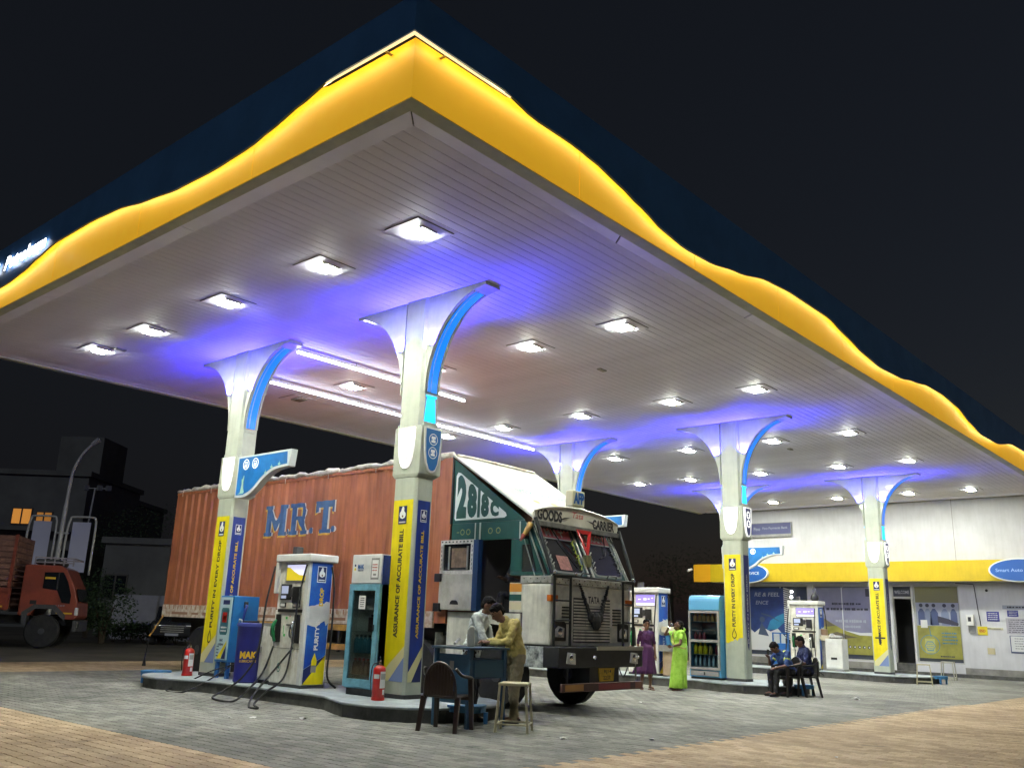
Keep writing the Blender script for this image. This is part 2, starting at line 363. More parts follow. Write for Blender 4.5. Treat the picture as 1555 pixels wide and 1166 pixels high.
# ceiling planks run along x
pitch = .17; y = -3.98; k = 0
plank_me = M().prism([(.0025,.005),(.006,0),(pitch-.006,0),(pitch-.0025,.005),(pitch-.0025,.02),(.0025,.02)], 'x', -3.98, CX1-.3).mesh('ceiling_plank', CEIL)
while y < CY1-.45:
    o = bpy.data.objects.new('ceiling_plank', plank_me); C.objects.link(o); o.parent = can; o.location = Vector((0, y, CZ+.03))-can.location; y += pitch
yend = y
Wd(M().box((CX0+.1, CY0+.1, CZ+.052), (CX1, CY1-.1, CZ+.30)).build('roof_deck', DGREY, can))
# border: sloped white soffit pieces with joints, then the olive lip
def border(o_, i_, n):                             # from an outer line to an inner line
    for k in range(n):
        t0, t1 = k/n+.0006, (k+1)/n-.0006
        P = lambda base, t: Vector(base[0]).lerp(Vector(base[1]), t)
        mm = M(); A0, A1, B0, B1 = P(o_, t0), P(o_, t1), P(i_, t0), P(i_, t1); u = Vector((0,0,.02))
        mm.add([A0, A1, B1, B0, A0+u, A1+u, B1+u, B0+u], [(0,1,2,3),(4,5,6,7),(0,1,5,4),(1,2,6,5),(2,3,7,6),(3,0,4,7)])
        Wd(mm.build('soffit_panel', CEIL, can))
zo, zi = CZ+.005, CZ+.03
xo, yo, xi, yi = CX0+.17, CY0+.2, CX0+.43, CY0+.44
border(((xo,yo,zo),(CX1,yo,zo)), ((xi,yi,zi),(CX1,yi,zi)), 8)
border(((xo,yo,zo),(xo,CY1-.17,zo)), ((xi,yi,zi),(xi,yend,zi)), 3)
border(((xo,CY1-.17,zo),(CX1,CY1-.17,zo)), ((xi,yend,zi),(CX1,yend,zi)), 8)
Wd(M().box((CX1-.3, CY0+.44, CZ+.005), (CX1, yend, CZ+.05)).build('end_trim', CEIL, can))
lip = M()
lip.box((CX0+.01, CY0+.01, CZ-.012), (CX1, yo, CZ+.06)); lip.box((CX0+.01, yo+.001, CZ-.012), (xo, CY1, CZ+.06)); lip.box((xo+.001, CY1-.17, CZ-.012), (CX1, CY1, CZ+.06))
Wd(lip.build('edge_lip', CEILEDGE, can))
def smooth(pts, t):
    if t <= pts[0][0]: return pts[0][1]
    for (a, za), (b, zb) in zip(pts, pts[1:]):
        if t <= b:
            q = (t-a)/(b-a); q = q*q*(3-2*q)*.6+q*.4; return za+(zb-za)*q
    return pts[-1][1]
WL = [(-4.42,7.19),(-3.2,7.2),(-2.6,7.18),(-2.1,7.07),(-1.6,6.98),(-.8,6.94),(.1,6.96),(.9,7.05),(1.9,7.20),(2.7,7.25),(4.0,7.24),(4.7,7.13),(5.2,7.02),(5.9,6.95),(6.8,6.94),(7.8,7.02),(8.8,7.18),(10.1,7.22)]
WR = [(-4.41,7.19),(-3.0,7.21),(-1.9,7.22),(-1.4,7.18),(-.9,7.09),(-.35,6.97),(.2,6.83),(.8,6.77),(1.5,6.80),(2.4,6.94),(3.5,7.15),(4.4,7.22),(6.0,7.23),(6.9,7.09),(7.7,6.96),(8.7,6.89),(9.9,6.95),(10.9,7.09),(11.9,7.22),(13.0,7.25),(14.3,7.18),(15.3,6.97),(16.3,6.84),(17.9,6.87),(19.9,7.18),(22,7.23),(23.5,7.08),(25,6.88),(27,6.9)]
LEDM = mat('led_warm', (1, .74, .36), .5, emit=(LED_S,))
def fascia(ax, t0, t1, wave, npan, plane, sgn):
    # yellow panels, blue overhang and led line along one side; t runs along the side
    def P(t, off, z): return (plane-off, t, z) if ax == 'y' else (t, plane-off, z)
    N = npan
    topy = lambda t: smooth(wave, t)+.14*max(0, min(1, (t-t0-1.4)/.5))
    a = P(t0+.02, -.06, CZ+.05); b = P(t1, -.04, 7.49); Wd(M().box(tuple(min(p, q) for p, q in zip(a, b)), tuple(max(p, q) for p, q in zip(a, b))).build('backing_plate', BLACK, can))
    for k in range(N):
        a, b = t0+(t1-t0)*k/N+(.006 if k else 0), t0+(t1-t0)*(k+1)/N-.006
        ts = [a+(b-a)*i/10 for i in range(11)]
        mm = M(); fr = [P(t, 0, CZ) for t in ts]+[P(t, 0, topy(t)) for t in reversed(ts)]
        tb = [max(t, t0+.03) for t in ts]; bk = [P(t, -.03, CZ) for t in tb]+[P(t, -.03, topy(q)) for t, q in reversed(list(zip(tb, ts)))]
        n = len(fr); mm.add(fr+bk, [list(range(n)), list(range(n, 2*n))[::-1]]+[(i, (i+1) % n, n+(i+1) % n, n+i) for i in range(n)])
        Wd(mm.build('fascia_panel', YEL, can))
    n = int((t1-t0)/.2); ts = [t0-.15+(t1-t0+.15)*i/n for i in range(n+1)]
    def low(t):
        z = smooth(wave, t); z2 = 1.337+(z-1.337)*.972
        return z2+.105*max(0, min(1, (t0+1.75-t)/.5))
    mm = M(); o1, o2 = .15, .12
    vs = []
    for t in ts: vs += [P(t, o1, low(t)), P(t, o1, 7.58), P(t, o2, low(t)), P(t, o2, 7.58)]
    fs = []
    for i in range(n):
        a, b = 4*i, 4*i+4; fs += [(a, b, b+1, a+1), (a+2, a+3, b+3, b+2), (a, a+2, b+2, b), (a+1, b+1, b+3, a+3)]
    Wd(mm.add(vs, fs).build('wave_board', NAVY, can, fix=True))
    mm = M(); vs = []; fs = []
    for i, t in enumerate(ts[1:]):
        z = smooth(wave, t)*.972+.037+.13
        vs += [P(t, .108, z-.012), P(t, .108, z+.012), P(t, .085, z+.012), P(t, .085, z-.012)]
        if i: a = 4*i-4; b = 4*i; fs += [(a, b, b+1, a+1), (a+1, b+1, b+2, a+2), (a+2, b+2, b+3, a+3), (a+3, b+3, b, a)]
    Wd(mm.add(vs, fs).build('led_strip', LEDM, can))
    z = low(t0)
    q8 = [P(t, o_, z-h_) for t, h_ in ((t0-.13, .030), (t0+1.36, .010)) for o_ in (.115, .138)]+[P(t, o_, z-.004) for t in (t0-.13, t0+1.36) for o_ in (.115, .138)]
    Wd(M().add(q8, [(0,1,3,2),(4,6,7,5),(0,4,5,1),(2,3,7,6),(0,2,6,4),(1,5,7,3)]).build('led_strip', mat('led_visible', (1, .8, .5), .5, emit=(.85, (1, .72, .38))), can))
    t = t0+.35
    while t < t0+1.5:
        z = low(t)+(.0 if t < t0+1.5 else .05); a = P(t, .118, z-.004); b = P(t+.03, 0, z+.008)
        Wd(M().box(tuple(min(p, q) for p, q in zip(a, b)), tuple(max(p, q) for p, q in zip(a, b))).build('led_bracket', STEEL, can)); t += 2.9
fascia('y', CY0, CY1, WL, 5, CX0, 1)
fascia('x', CX0, CX1, WR, 11, CY0, 1)
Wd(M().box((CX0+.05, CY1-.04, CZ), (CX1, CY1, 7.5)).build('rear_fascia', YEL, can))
Wd(M().box((CX0-.10, CY0-.10, 7.50), (CX1, CY1, 7.53)).build('top_deck', DGREY, can))
# illuminated lettering near the open end of the left fascia (the start of the name is out of frame)
SIGNW = mat('sign_lit_white', (1, 1, 1), .5, emit=(5, (.93, .95, 1)))
o = text('Petroleum', (CX0-.19, 5.13, 7.17), '-x', 1.75, .25, SIGNW, can, .03, .25, 'sign_lettering'); Wd(o)
o = text('Bharat', (CX0-.19, 6.85, 7.20), '-x', 1.2, .24, SIGNW, can, .03, .25, 'sign_lettering'); Wd(o)
# ------------------------------------------------------------------ downlights
LENS = mat('lamp_lens', (1, 1, 1), .4, emit=(LAMP_S, LAMP))
LENSIDE = mat('lamp_side', (.8, .8, .75), .4, emit=(82, LAMP)); LENSOFF = mat('lamp_lens_off', (.25, .25, .24), .2)
ordn = ['first', 'second', 'third', 'fourth', 'fifth', 'sixth']
XS = [-2.05, 2.908, 8.162, 13.52, 18.26, 24.894]; YS = [-2.03, .1, 2.774, 5.443, 7.6]
def downlight(x, y, lab, lit):
    t = thing('downlight', lab, 'ceiling light', (x, y, CZ+.03), 0, 'square downlights in the canopy ceiling')
    M().box((-.33,-.33,-.012), (.33,.33,-.001)).build('cover_plate', CEIL, t)
    mm = M().box((-.335,-.341,-.006), (.341,-.331,.004)); mm.box((-.341,-.341,-.006), (-.331,.341,.004)); mm.build('shadow_gap', BLACK, t)
    ho = M().prism([(-.14,-.012),(.14,-.012),(.125,-.045),(-.125,-.045)], 'y', -.13, .12).build('lens_housing', LENSIDE if lit else LENSOFF, t)
    M().box((-.118,-.122,-.049), (.118,.112,-.0455)).build('lens', LENS if lit else LENSOFF, ho)
    M().box((-.14,-.21,-.033), (.14,-.132,-.012)).build('gear_box', MGREY, t)
    return t
lit_t = downlight(XS[0], YS[0], 'x', True); off_t = downlight(XS[1], YS[4], 'unlit square downlight near the far edge behind the second column row', False)
tl = tree_of(lit_t)
for i, x in enumerate(XS):
    for j, yy in enumerate(YS):
        if (i, j) == (1, 4): continue
        lab = 'lit downlight, %s from the right fascia, in the %s row back' % (ordn[j], ordn[i])
        if (i, j) == (0, 0): lit_t['label'] = lab
        else: clone(lit_t, tl, (x, yy, CZ+.03), None, lab)
# two hanging tube runs
TUBE = mat('tube_lit', (1, 1, 1), .5, emit=(13, (.88, .90, 1.0)))
for nm, y, x0, x1, lab in (('a', 3.88, .2, 5.0, 'short run of glowing white tube lights between the first two front columns'), ('b', 6.38, 1.25, 10.6, 'long run of glowing white tube lights near the far ceiling edge')):
    t = thing('tube_light_run', lab, 'tube light', ((x0+x1)/2, y, CZ-.05), 0, 'tube light runs under the canopy')
    n = round((x1-x0)/1.2); d = (x1-x0)/n
    for k in range(n):
        xa = x0+k*d-(x0+x1)/2
        M().cyl((xa+.012, 0, -.05), (xa+d-.012, 0, -.05), .022, n=10).build('tube', TUBE, t, smooth=False)
        M().box((xa, -.03, -.02), (xa+d-.004, .03, .02)).build('batten', WHITE, t)
        M().cyl((xa+.3, 0, .02), (xa+.3, 0, .078), .006, n=6).build('hanger', STEEL, t)
# small ceiling fittings
for x, y in ((4.97, -.12), (14.85, .2), (-1.82, 7.18)):
    tag(M().box((-.11,-.05,-.03), (.11,.05,0)).build('ceiling_fitting', MGREY, None, .006, loc=(x, y, CZ+.03)), {4.97: 'small grey box fitting on the ceiling between downlights near second row', 14.85: 'small grey box fitting on the ceiling ahead of the far columns', -1.82: 'small grey box fitting between the farthest front row downlights'}[x], 'fitting', 'small ceiling fittings')
# ------------------------------------------------------------------ columns
COLX = [0, 10.9, 20.75]; COLY = [0, 5.22]; ZB = .2
GLOWB = mat('led_panel_blue', (.01, .06, .35), .35, emit=(.85, (0, .19, 1)))
GLOWC = mat('niche_glow', (0, .5, 1), .4, emit=(1.5, (0, .42, 1)))
SHW = mat('shield_lit', (.85, .85, .85), .5, emit=(.50, (1, .99, .97)))
PRINTP = mat('print_pink', (.45, .22, .25), .6, emit=(.25, (.8, .42, .48)))
COLM = mat('column_paint', (.45, .485, .395), .34, noise=(2.5, .84), coat=.25, streak=.07)
SHAPE = [(-1,0),(1,0),(.99,-.25),(.90,-.55),(.70,-.82),(.42,-.96),(.15,-1),(-.15,-1),(-.42,-.96),(-.70,-.82),(-.90,-.55),(-.99,-.25)]
def shield(t, c, ax, hw, h, lit):
    sh = M(); poly2d(sh, c, ax, [(x*hw, y*h) for x, y in SHAPE]); 
    n = len(sh.v); d = shift((0,0,0), ax, .03)
    sh.v = [tuple(Vector(v)+d) for v in sh.v]+[v for v in sh.v]; sh.f += [(i, (i+1) % n, n+(i+1) % n, n+i) for i in range(n)]; sh.mi += [0]*n
    o = sh.build('shield_sign', SHW if lit != 'blue' else WHITE, t)
    c2 = shift(c, ax, .034); pr = M()
    if lit == 'prohibit':
        for k in range(3):
            ring2d(pr, c2, ax, 0, -h*(.18+.26*k), hw*.42, hw*.34, 0)
            a = hw*.36; y0 = -h*(.18+.26*k)
            poly2d(pr, c2, ax, [(-a*.8, y0+a*.65), (-a*.6, y0+a*.8), (a*.8, y0-a*.65), (a*.6, y0-a*.8)], 0)
        pr.build('print', PRINTP, o, fix=False)
    else:
        poly2d(pr, c2, ax, [(x*hw*(.86 if lit == 'blue' else .72), -h*.03+y*h*.93) for x, y in SHAPE], 0)
        c3 = shift(c, ax, .037)
        for k in range(2):
            y0 = -h*(.26+.30*k); ring2d(pr, c3, ax, 0, y0, hw*.52, hw*.45, 1)
            if lit != 'blue': disc2d(pr, c3, ax, 0, y0, hw*.5, 1)
            m = 1 if lit == 'blue' else 0
            c4 = shift(c, ax, .039)
            rect2d(pr, c4, ax, -hw*.25, hw*.25, y0+hw*.02, y0+hw*.28, m); rect2d(pr, c4, ax, -hw*.25, hw*.25, y0-hw*.28, y0-hw*.06, m); rect2d(pr, c4, ax, -hw*.1, hw*.1, y0-hw*.08, y0+hw*.04, m)
        pr.build('print', [mat('shield_blue', (.012,.13,.36), .4) if lit == 'blue' else DKBL, TXTW if lit == 'blue' else SHW], o, fix=False)
def jag(a, b, n, r, amp):                        # ragged paint edge
    return [(a[0]+(b[0]-a[0])*i/n+r.uniform(-amp, amp)*.6, a[1]+(b[1]-a[1])*i/n+r.uniform(-amp, amp)) for i in range(1, n)]
PGR_ = mat('print_grey', (.45, .47, .5), .6)
WA, WP = 'ASSURANCE OF ACCURATE BILL', 'PURITY IN EVERY DROP'
def banner(t, ax, c, hw, z0, z1, colour, word, style, seed):
    r = random.Random(seed); o = M(); zc = lambda z: z-c[2]
    base = BANY if colour == 'y' else (DKBL if style == 'strip' else BLUE)
    zt = zc(z1); zb = zc(z0); H = zt-zb
    if style == 'torn':                           # lower part scraped off
        k = zb+H*.235; edge = jag((hw, k+.12), (-hw, k), 9, r, .05)
        poly2d(o, c, ax, [(-hw, zt), (-hw, k), *reversed(edge), (hw, k+.12), (hw, zt)], 0)
    elif style == 'strip':                        # faded navy strip narrowing to a point
        poly2d(o, c, ax, [(-hw, zt), (-hw*.8, zb+H*.42), (-hw*.3, zb+H*.2), (hw*.15, zb+H*.17), (hw*.9, zb+H*.45), (hw, zt)], 0)
    else:
        b0, b1 = zb+H*.19, zb+H*.05
        s = 1
        poly2d(o, c, ax, [(-hw, zt), (-hw, b1), (hw, b0), (hw, zt)], 0)
        poly2d(o, c, ax, [(-hw, b1), (-hw, zb), (-hw*.4, zb), (hw, b0-.16), (hw, b0)], 1)
        poly2d(o, c, ax, [(-hw*.4, zb), (hw, zb), (hw, b0-.16)], 2)
    ob = o.build('banner', [base, PALE, FADE if colour == 'y' else TXTN], t, fix=False)
    lc = shift(c, ax, .003); a, b = [Vector(q) for q in AX[ax]]
    lg = Vector(lc)+b*(zt-.24)
    if style != 'strip': logo(ob, lg, ax, hw*.85, border=(colour == 'b'))
    if word:
        tl = H*(.60 if style != 'torn' else .46); ctr = Vector(lc)+b*(zt-.46-tl/2)
        text(word, ctr, ax+'^', tl, hw*.42, TXTD if colour == 'y' else (TXTY if style != 'strip' else PGR_), ob, .035)
        if colour == 'y' and word == WP:
            ic = M(); pt = [(x*.13, y*.15) for x, y in [(0,1.1),(.14,.75),(.36,.38),(.48,.0),(.42,-.34),(.22,-.55),(0,-.62),(-.22,-.55),(-.42,-.34),(-.48,0),(-.36,.38),(-.14,.75)]]; zz = zt-.50-tl-.15; n = len(pt); put2d(ic, [(x, y+zz) for x, y in pt]+[(x*.72, y*.72+zz) for x, y in pt], [(i, (i+1) % n, n+(i+1) % n, n+i) for i in range(n)], lc, ax, 1, 1, 0); ic.build('drop_icon', TXTD, ob, fix=False)
    return ob
def column(x, y, lab, row, words, top_fin, styles, seed):
    t = thing('canopy_column', lab, 'column', (x, y, ZB), 0, 'canopy columns on the pump islands')
    hx, hy = .19, .265; z = lambda v: v-ZB
    ch = .035
    sec = [(-hx+ch,-hy),(hx-ch,-hy),(hx,-hy+ch),(hx,hy-ch),(hx-ch,hy),(-hx+ch,hy),(-hx,hy-ch),(-hx,-hy+ch)]
    M().prism([(a*1.04, b*1.03) for a, b in sec], 'z', 0, .06).build('base_plate', DGREY, t)
    M().prism(sec, 'z', .06, z(3.52)).build('lower_shaft', COLM, t)
    # collar with a sloped underside
    cx0, cx1, cyy = -.20, .27, .315
    mm = M(); lo = [(-hx,-hy),(hx,-hy),(hx,hy),(-hx,hy)]; hi = [(cx0,-cyy),(cx1,-cyy),(cx1,cyy),(cx0,cyy)]
    vs = [(a, b, z(3.52)) for a, b in lo]+[(a, b, z(3.58)) for a, b in hi]+[(a, b, z(4.36)) for a, b in hi]
    mm.add(vs, [(3,2,1,0),(8,9,10,11)]+[(i, (i+1) % 4, 4+(i+1) % 4, 4+i) for i in range(4)]+[(4+i, 4+(i+1) % 4, 8+(i+1) % 4, 8+i) for i in range(4)])
    mm.build('collar', COLM, t, .015)
    up_ = [(-hx,-hy+.05),(-hx+.06,-hy-.01),(hx-.03,-hy-.01),(hx,-hy+.03),(hx,hy-.03),(hx-.03,hy+.01),(-hx+.06,hy+.01),(-hx,hy-.05)]
    M().prism(up_, 'z', z(4.36), z(6.535)).build('upper_shaft', COLM, t, smooth=False)
    # two wings along the row, concave edge, each with a glowing strip on its edge
    for s in (-1, 1):
        y0, tip, za = hy+.011, 1.55, 4.92
        arc = []
        for i in range(15):
            q = i/14*math.pi/2; yy = y0+.015+(tip-y0-.015)*(1-math.cos(q)); zz = za+(6.47-za)*math.sin(q)
            arc.append((yy*s, z(zz)))
        pts = [(y0*s, z(za)), *arc, (tip*s, z(6.525)), (y0*s, z(6.525))]
        M().prism(pts, 'x', -.165, .165).build('wing', COLM, t)
        g = M()
        for i in range(len(arc)-3):
            (ya, z1), (yb, z2) = arc[i], arc[i+1]
            nrm = Vector((0, (z2-z1), -(yb-ya)*1)); nrm = Vector((0, s*abs(z2-z1), -abs(yb-ya))).normalized()*.006
            w0, w1 = -.10*(1-.25*(i/14)), .10
            g.add([(w0, ya+nrm.y, z1+nrm.z), (w1, ya+nrm.y, z1+nrm.z), (w1, yb+nrm.y, z2+nrm.z), (w0, yb+nrm.y, z2+nrm.z)], [(0,1,2,3)])
        g.build('light_strip', GLOWB, t, fix=False)
        for xr in (-.125, .125, -.04):
            M().tube([(xr, a_+(.006 if s > 0 else -.006), b_-.004) for a_, b_ in arc[:-2]], .008, 5).build('edge_rib', COLM, t, smooth=True)
        # niche below the wing: frame, glowing plate, cap
        fr = M(); yf = (hy+.012)*s; ax = '-y' if s < 0 else '+y'
        zc_ = 4.63
        poly2d(fr, (0, yf+.004*s, z(zc_)), ax, [(-.125,-.20),(.125,-.20),(.10,.10),(.085,.20),(-.085,.20),(-.10,.10)], 0)
        fr.build('niche_plate', COLM if top_fin and x == 0 else GLOWC, t, fix=False)
        M().box((-.11, min(yf, yf+.02*s), z(4.835)), (.11, max(yf, yf+.02*s), z(4.865))).build('niche_cap', COLM if top_fin and x == 0 else GLOWC, t)
        M().box((-.15, min(yf, yf+.03*s), z(4.365)), (.15, max(yf, yf+.03*s), z(4.42))).build('niche_sill', COLM, t)
        # blue up-lights on both flanks
        for sx in (-1, 1):
            xu, yu = sx*.205, s*.36
            M().box((xu-.018, yu-.02, z(5.66)), (xu+.018, yu+.02, z(5.685))).build('uplight_case', COLM, t)
            ld = bpy.data.lights.new('uplight', 'AREA'); ld.shape = 'RECTANGLE'; ld.size = .04; ld.size_y = .04; ld.color = (.030, .022, 1.0); ld.energy = BLUE_W; ld.spread = math.radians(160)
            lo_ = bpy.data.objects.new('uplight', ld); C.objects.link(lo_); lo_.parent = t; lo_.location = (xu, yu, z(5.69)); lo_.rotation_euler = (math.pi-s*math.radians(18), -sx*math.radians(16), 0)
    shield(t, (cx0, 0, z(4.33)), '-x', .19, .66, 'prohibit')
    if not top_fin: shield(t, (.04, -cyy, z(4.33)), '-y', .185, .72, styles.get('sh', 'dark'))
    shield(t, (.04, cyy, z(4.33)), '+y', .185, .72, 'prohibit')
    if styles.get('yel'): banner(t, '-x', (-hx-.004, 0, z(1.7)), hy*.84, .24, 2.97, 'y', words[0], styles['yel'], seed)
    if styles.get('blu'): banner(t, '-y', (.0, -hy-.004, z(1.7)), hx*.70, .24, 2.96, 'b', words[1], styles['blu'], seed+1)
    if top_fin:
        # blue back-lit fin sign standing out toward the front, face to the lane
        cv = [(v.x, v.y) for v in bez([(2.02,4.0,0),(1.58,3.965,0),(1.25,3.83,0),(.95,3.62,0),(.68,3.52,0),(.32,3.51,0)], 4)]
        pts = [(.32,4.31),(2.06,4.31)]+cv
        s = M().prism([(-u, z(v)) for u, v in pts], 'x', -.20, -.06).build('fin_sign', mat('fin_rim', (.55,.60,.60), .4), t)
        cx_, cz_ = .95, 4.03
        ins = [(.36,4.275),(1.95,4.275)]+[(u-.05 if u > .6 else u+.04, v+.045) for u, v in cv]
        o0 = (-.204, 0, 0); fp = M(); poly2d(fp, o0, '-x', [(u, z(v)) for u, v in ins])
        fp.build('sign_face', mat('fin_face', (.01,.15,.40), .4, emit=(.16, (.004,.16,.60)), noise=(1.5, .45)), s, fix=False)
        for k in (0, 1):
            ic = M(); yk, zk = .62+.31*k, z(4.14)
            disc2d(ic, (-.207,0,0), '-x', yk, zk, .105, 0); disc2d(ic, (-.209,0,0), '-x', yk, zk, .086, 1)
            rect2d(ic, (-.211,0,0), '-x', yk-.045, yk+.045, zk-.05, zk+.05, 0); rect2d(ic, (-.213,0,0), '-x', yk-.03, yk+.03, zk+.0, zk+.03, 1); rect2d(ic, (-.211,0,0), '-x', yk-.035, yk-.015, zk-.065, zk-.05, 0); rect2d(ic, (-.211,0,0), '-x', yk+.015, yk+.035, zk-.065, zk-.05, 0)
            ic.build('vehicle_icon', [SHW, mat('fin_icon', (.01,.14,.4), .4)], s, fix=False)
        sp = M(); FG = mat('fin_glow', (.30,.50,.42), .5, emit=(.16, (.5, .8, .5)))
        poly2d(sp, (-.207,0,0), '-x', [(u, z(v)) for u, v in [(.42,3.575),(.50,3.60),(.535,3.76),(.52,3.86),(.55,3.86),(.575,3.92),(.60,3.93),(.60,3.87),(.585,3.80),(.605,3.68),(.64,3.60),(.60,3.575)]]); sp.build('bright_figure', FG, s, fix=False)
        for u, v in ((1.30,3.93),(1.48,4.02),(1.72,4.06)): g2 = M(); poly2d(g2, (-.207,0,0), '-x', [(u-.05,z(v)),(u-.01,z(v)-.02),(u,z(v)-.06),(u+.01,z(v)-.02),(u+.05,z(v)),(u+.01,z(v)+.02),(u,z(v)+.06),(u-.01,z(v)+.02)]); g2.build('spark', FG, s, fix=False)
    return t
WA, WP = 'ASSURANCE OF ACCURATE BILL', 'PURITY IN EVERY DROP'
column(0, 0, 'nearest column with yellow accurate bill banner and blue shield sign', 0, (WA, WA), None, dict(sh='blue', yel='full', blu='full'), 1)
column(0, 5.22, 'column at the left end of the near island with purity banner and fin sign', 1, (WP, WA), 'x', dict(sh='dark', yel='full', blu='full'), 2)
column(10.9, 0, 'middle column by the drinks cooler with torn purity banner', 0, (WP, WP), None, dict(sh='dark', yel='torn', blu='strip'), 3)
column(10.9, 5.22, 'column behind the truck cab with a blue fin sign', 1, (WP, WA), 'x', dict(sh='dark', yel='full', blu='full'), 4)
c6 = column(20.75, 0, 'farthest right column with yellow banner and black cross mark', 0, (WA, WA), None, dict(sh='dark', yel='full', blu='strip'), 5)
column(20.75, 5.22, 'far column behind the middle one before the white building', 1, (WP, WA), 'x', dict(sh='dark', yel='full', blu='full'), 6)
mm = M(); rect2d(mm, (-.200, 0, 1.30-.2), '-x', -.15, .17, -.025, .025); rect2d(mm, (-.201, 0, 1.30-.2), '-x', -.03, .03, -.19, .17); mm.build('cross_mark', TXTD, c6, fix=False)
# ------------------------------------------------------------------ pump islands
def outline(hw, y0, y1, R, n=10):
    pts = []
    def arc(cy_, a0, a1):
        for i in range(n+1):
            a = a0+(a1-a0)*i/n; pts.append((R*math.cos(a), cy_+R*math.sin(a)))
    ya, yb = y0+R, y1-R
    d = math.sqrt(max(R*R-hw*hw, .01))
    arc(ya, math.pi-.6, 2*math.pi+.6)
    pts += [(hw+.05, ya+d+.15), (hw, ya+d+.5), (hw, yb-d-.5), (hw+.05, yb-d-.15)]
    arc(yb, -.6, math.pi+.6)
    pts += [(-hw-.05, yb-d-.15), (-hw, yb-d-.5), (-hw, ya+d+.5), (-hw-.05, ya+d+.15)]
    return pts
def island(x, lab):
    t = thing('pump_island', lab, 'kerbed island', (x, 0, 0), 0, 'raised concrete pump islands')
    o = outline(.80, -1.62, 6.5, 1.25)
    M().prism(o, 'z', -.01, .165).build('kerb', KERB, t)
    M().prism([(a*1.025, (b-2.44)*1.006+2.44) for a, b in o], 'z', .1655, .2).build('top_slab', KERBT, t, .012)
island(0, 'nearest raised island carrying the drum, dispenser and oil cabinet')
island(10.9, 'middle raised island carrying the drinks cooler')
island(20.75, 'farthest raised island before the white building')
# blue guard plates at island ends
def guard(x, y, rz, lab):
    t = thing('end_guard', lab, 'guard rail', (x, y, 0), rz, 'blue guards at the island ends')
    n = 9; pts = [(-.28+.56*i/n, -.24*math.sin(math.pi*i/n)) for i in range(n+1)]
    mm = M().prism(pts+[(.28, .10), (-.28, .10)], 'z', .205, .24); mm.build('top_plate', BLUEL, t, .008)
    M().prism([(a*.97, b*.97) for a, b in pts]+[(.26,.08),(-.26,.08)], 'z', .15, .2045).build('apron_band', BLUEL, t)
    for a, b in ((-.22,-.10), (.22,-.10)): M().cyl((a, b, 0), (a, b, .15), .028, .032).build('leg', BLUEL, t, smooth=True, auto=.7)
guard(-.25, -1.66, -.35, 'blue plate guard at the near island end, behind the brown chair')
guard(-.55, 6.38, math.pi*.86, 'blue guard at the left end of the near island beside an extinguisher')
guard(10.75, -1.66, -.1, 'blue guard at the middle island end beside the seated pair')
guard(20.75, -1.66, -.1, 'blue guard at the farthest island end beside a beige stool')
# ------------------------------------------------------------------ dispensers
SCRN = mat('lcd_purple', (.25, .2, .6), .3, emit=(.55, (.30, .22, .85)))
SCRW = mat('lcd_white', (.6, .6, .8), .3, emit=(.55, (.75, .74, 1.0)))
SCRY = mat('lcd_yellow', (.5, .4, .02), .3, emit=(.35, (.8, .6, .03)))
SIDEB = mat('side_print', (.008, .035, .34), .38, noise=(1.6, .75, (.02, .15, .52)))
GREEN = mat('nozzle_green', (.008, .17, .05), .4)
def nozzle(t, y, z, m, hose):
    n = M(); n.tube(bez([(-.065, y, z), (-.10, y, z+.10), (-.12, y, z+.22), (-.085, y, z+.31), (-.045, y+.02, z+.335)], 4), [.028]*4+[.036]*5+[.032]*4+[.02]*4, 8)
    o = n.build('nozzle', m, t, smooth=True)
    M().tube(bez([(-.10, y, z+.06), (-.15, y, z+.10), (-.155, y, z+.2), (-.12, y, z+.23)], 4), .008, 6).build('trigger_guard', BLACK, o, smooth=True)
    M().cyl((-.063, y, z+.01), (-.055, y, z-.10), .017, .014, 8).build('swivel', CHROME, o, smooth=True)
    M().tube(bez(hose, 8), .0165, 8).build('hose', RUBBER, t, smooth=True)
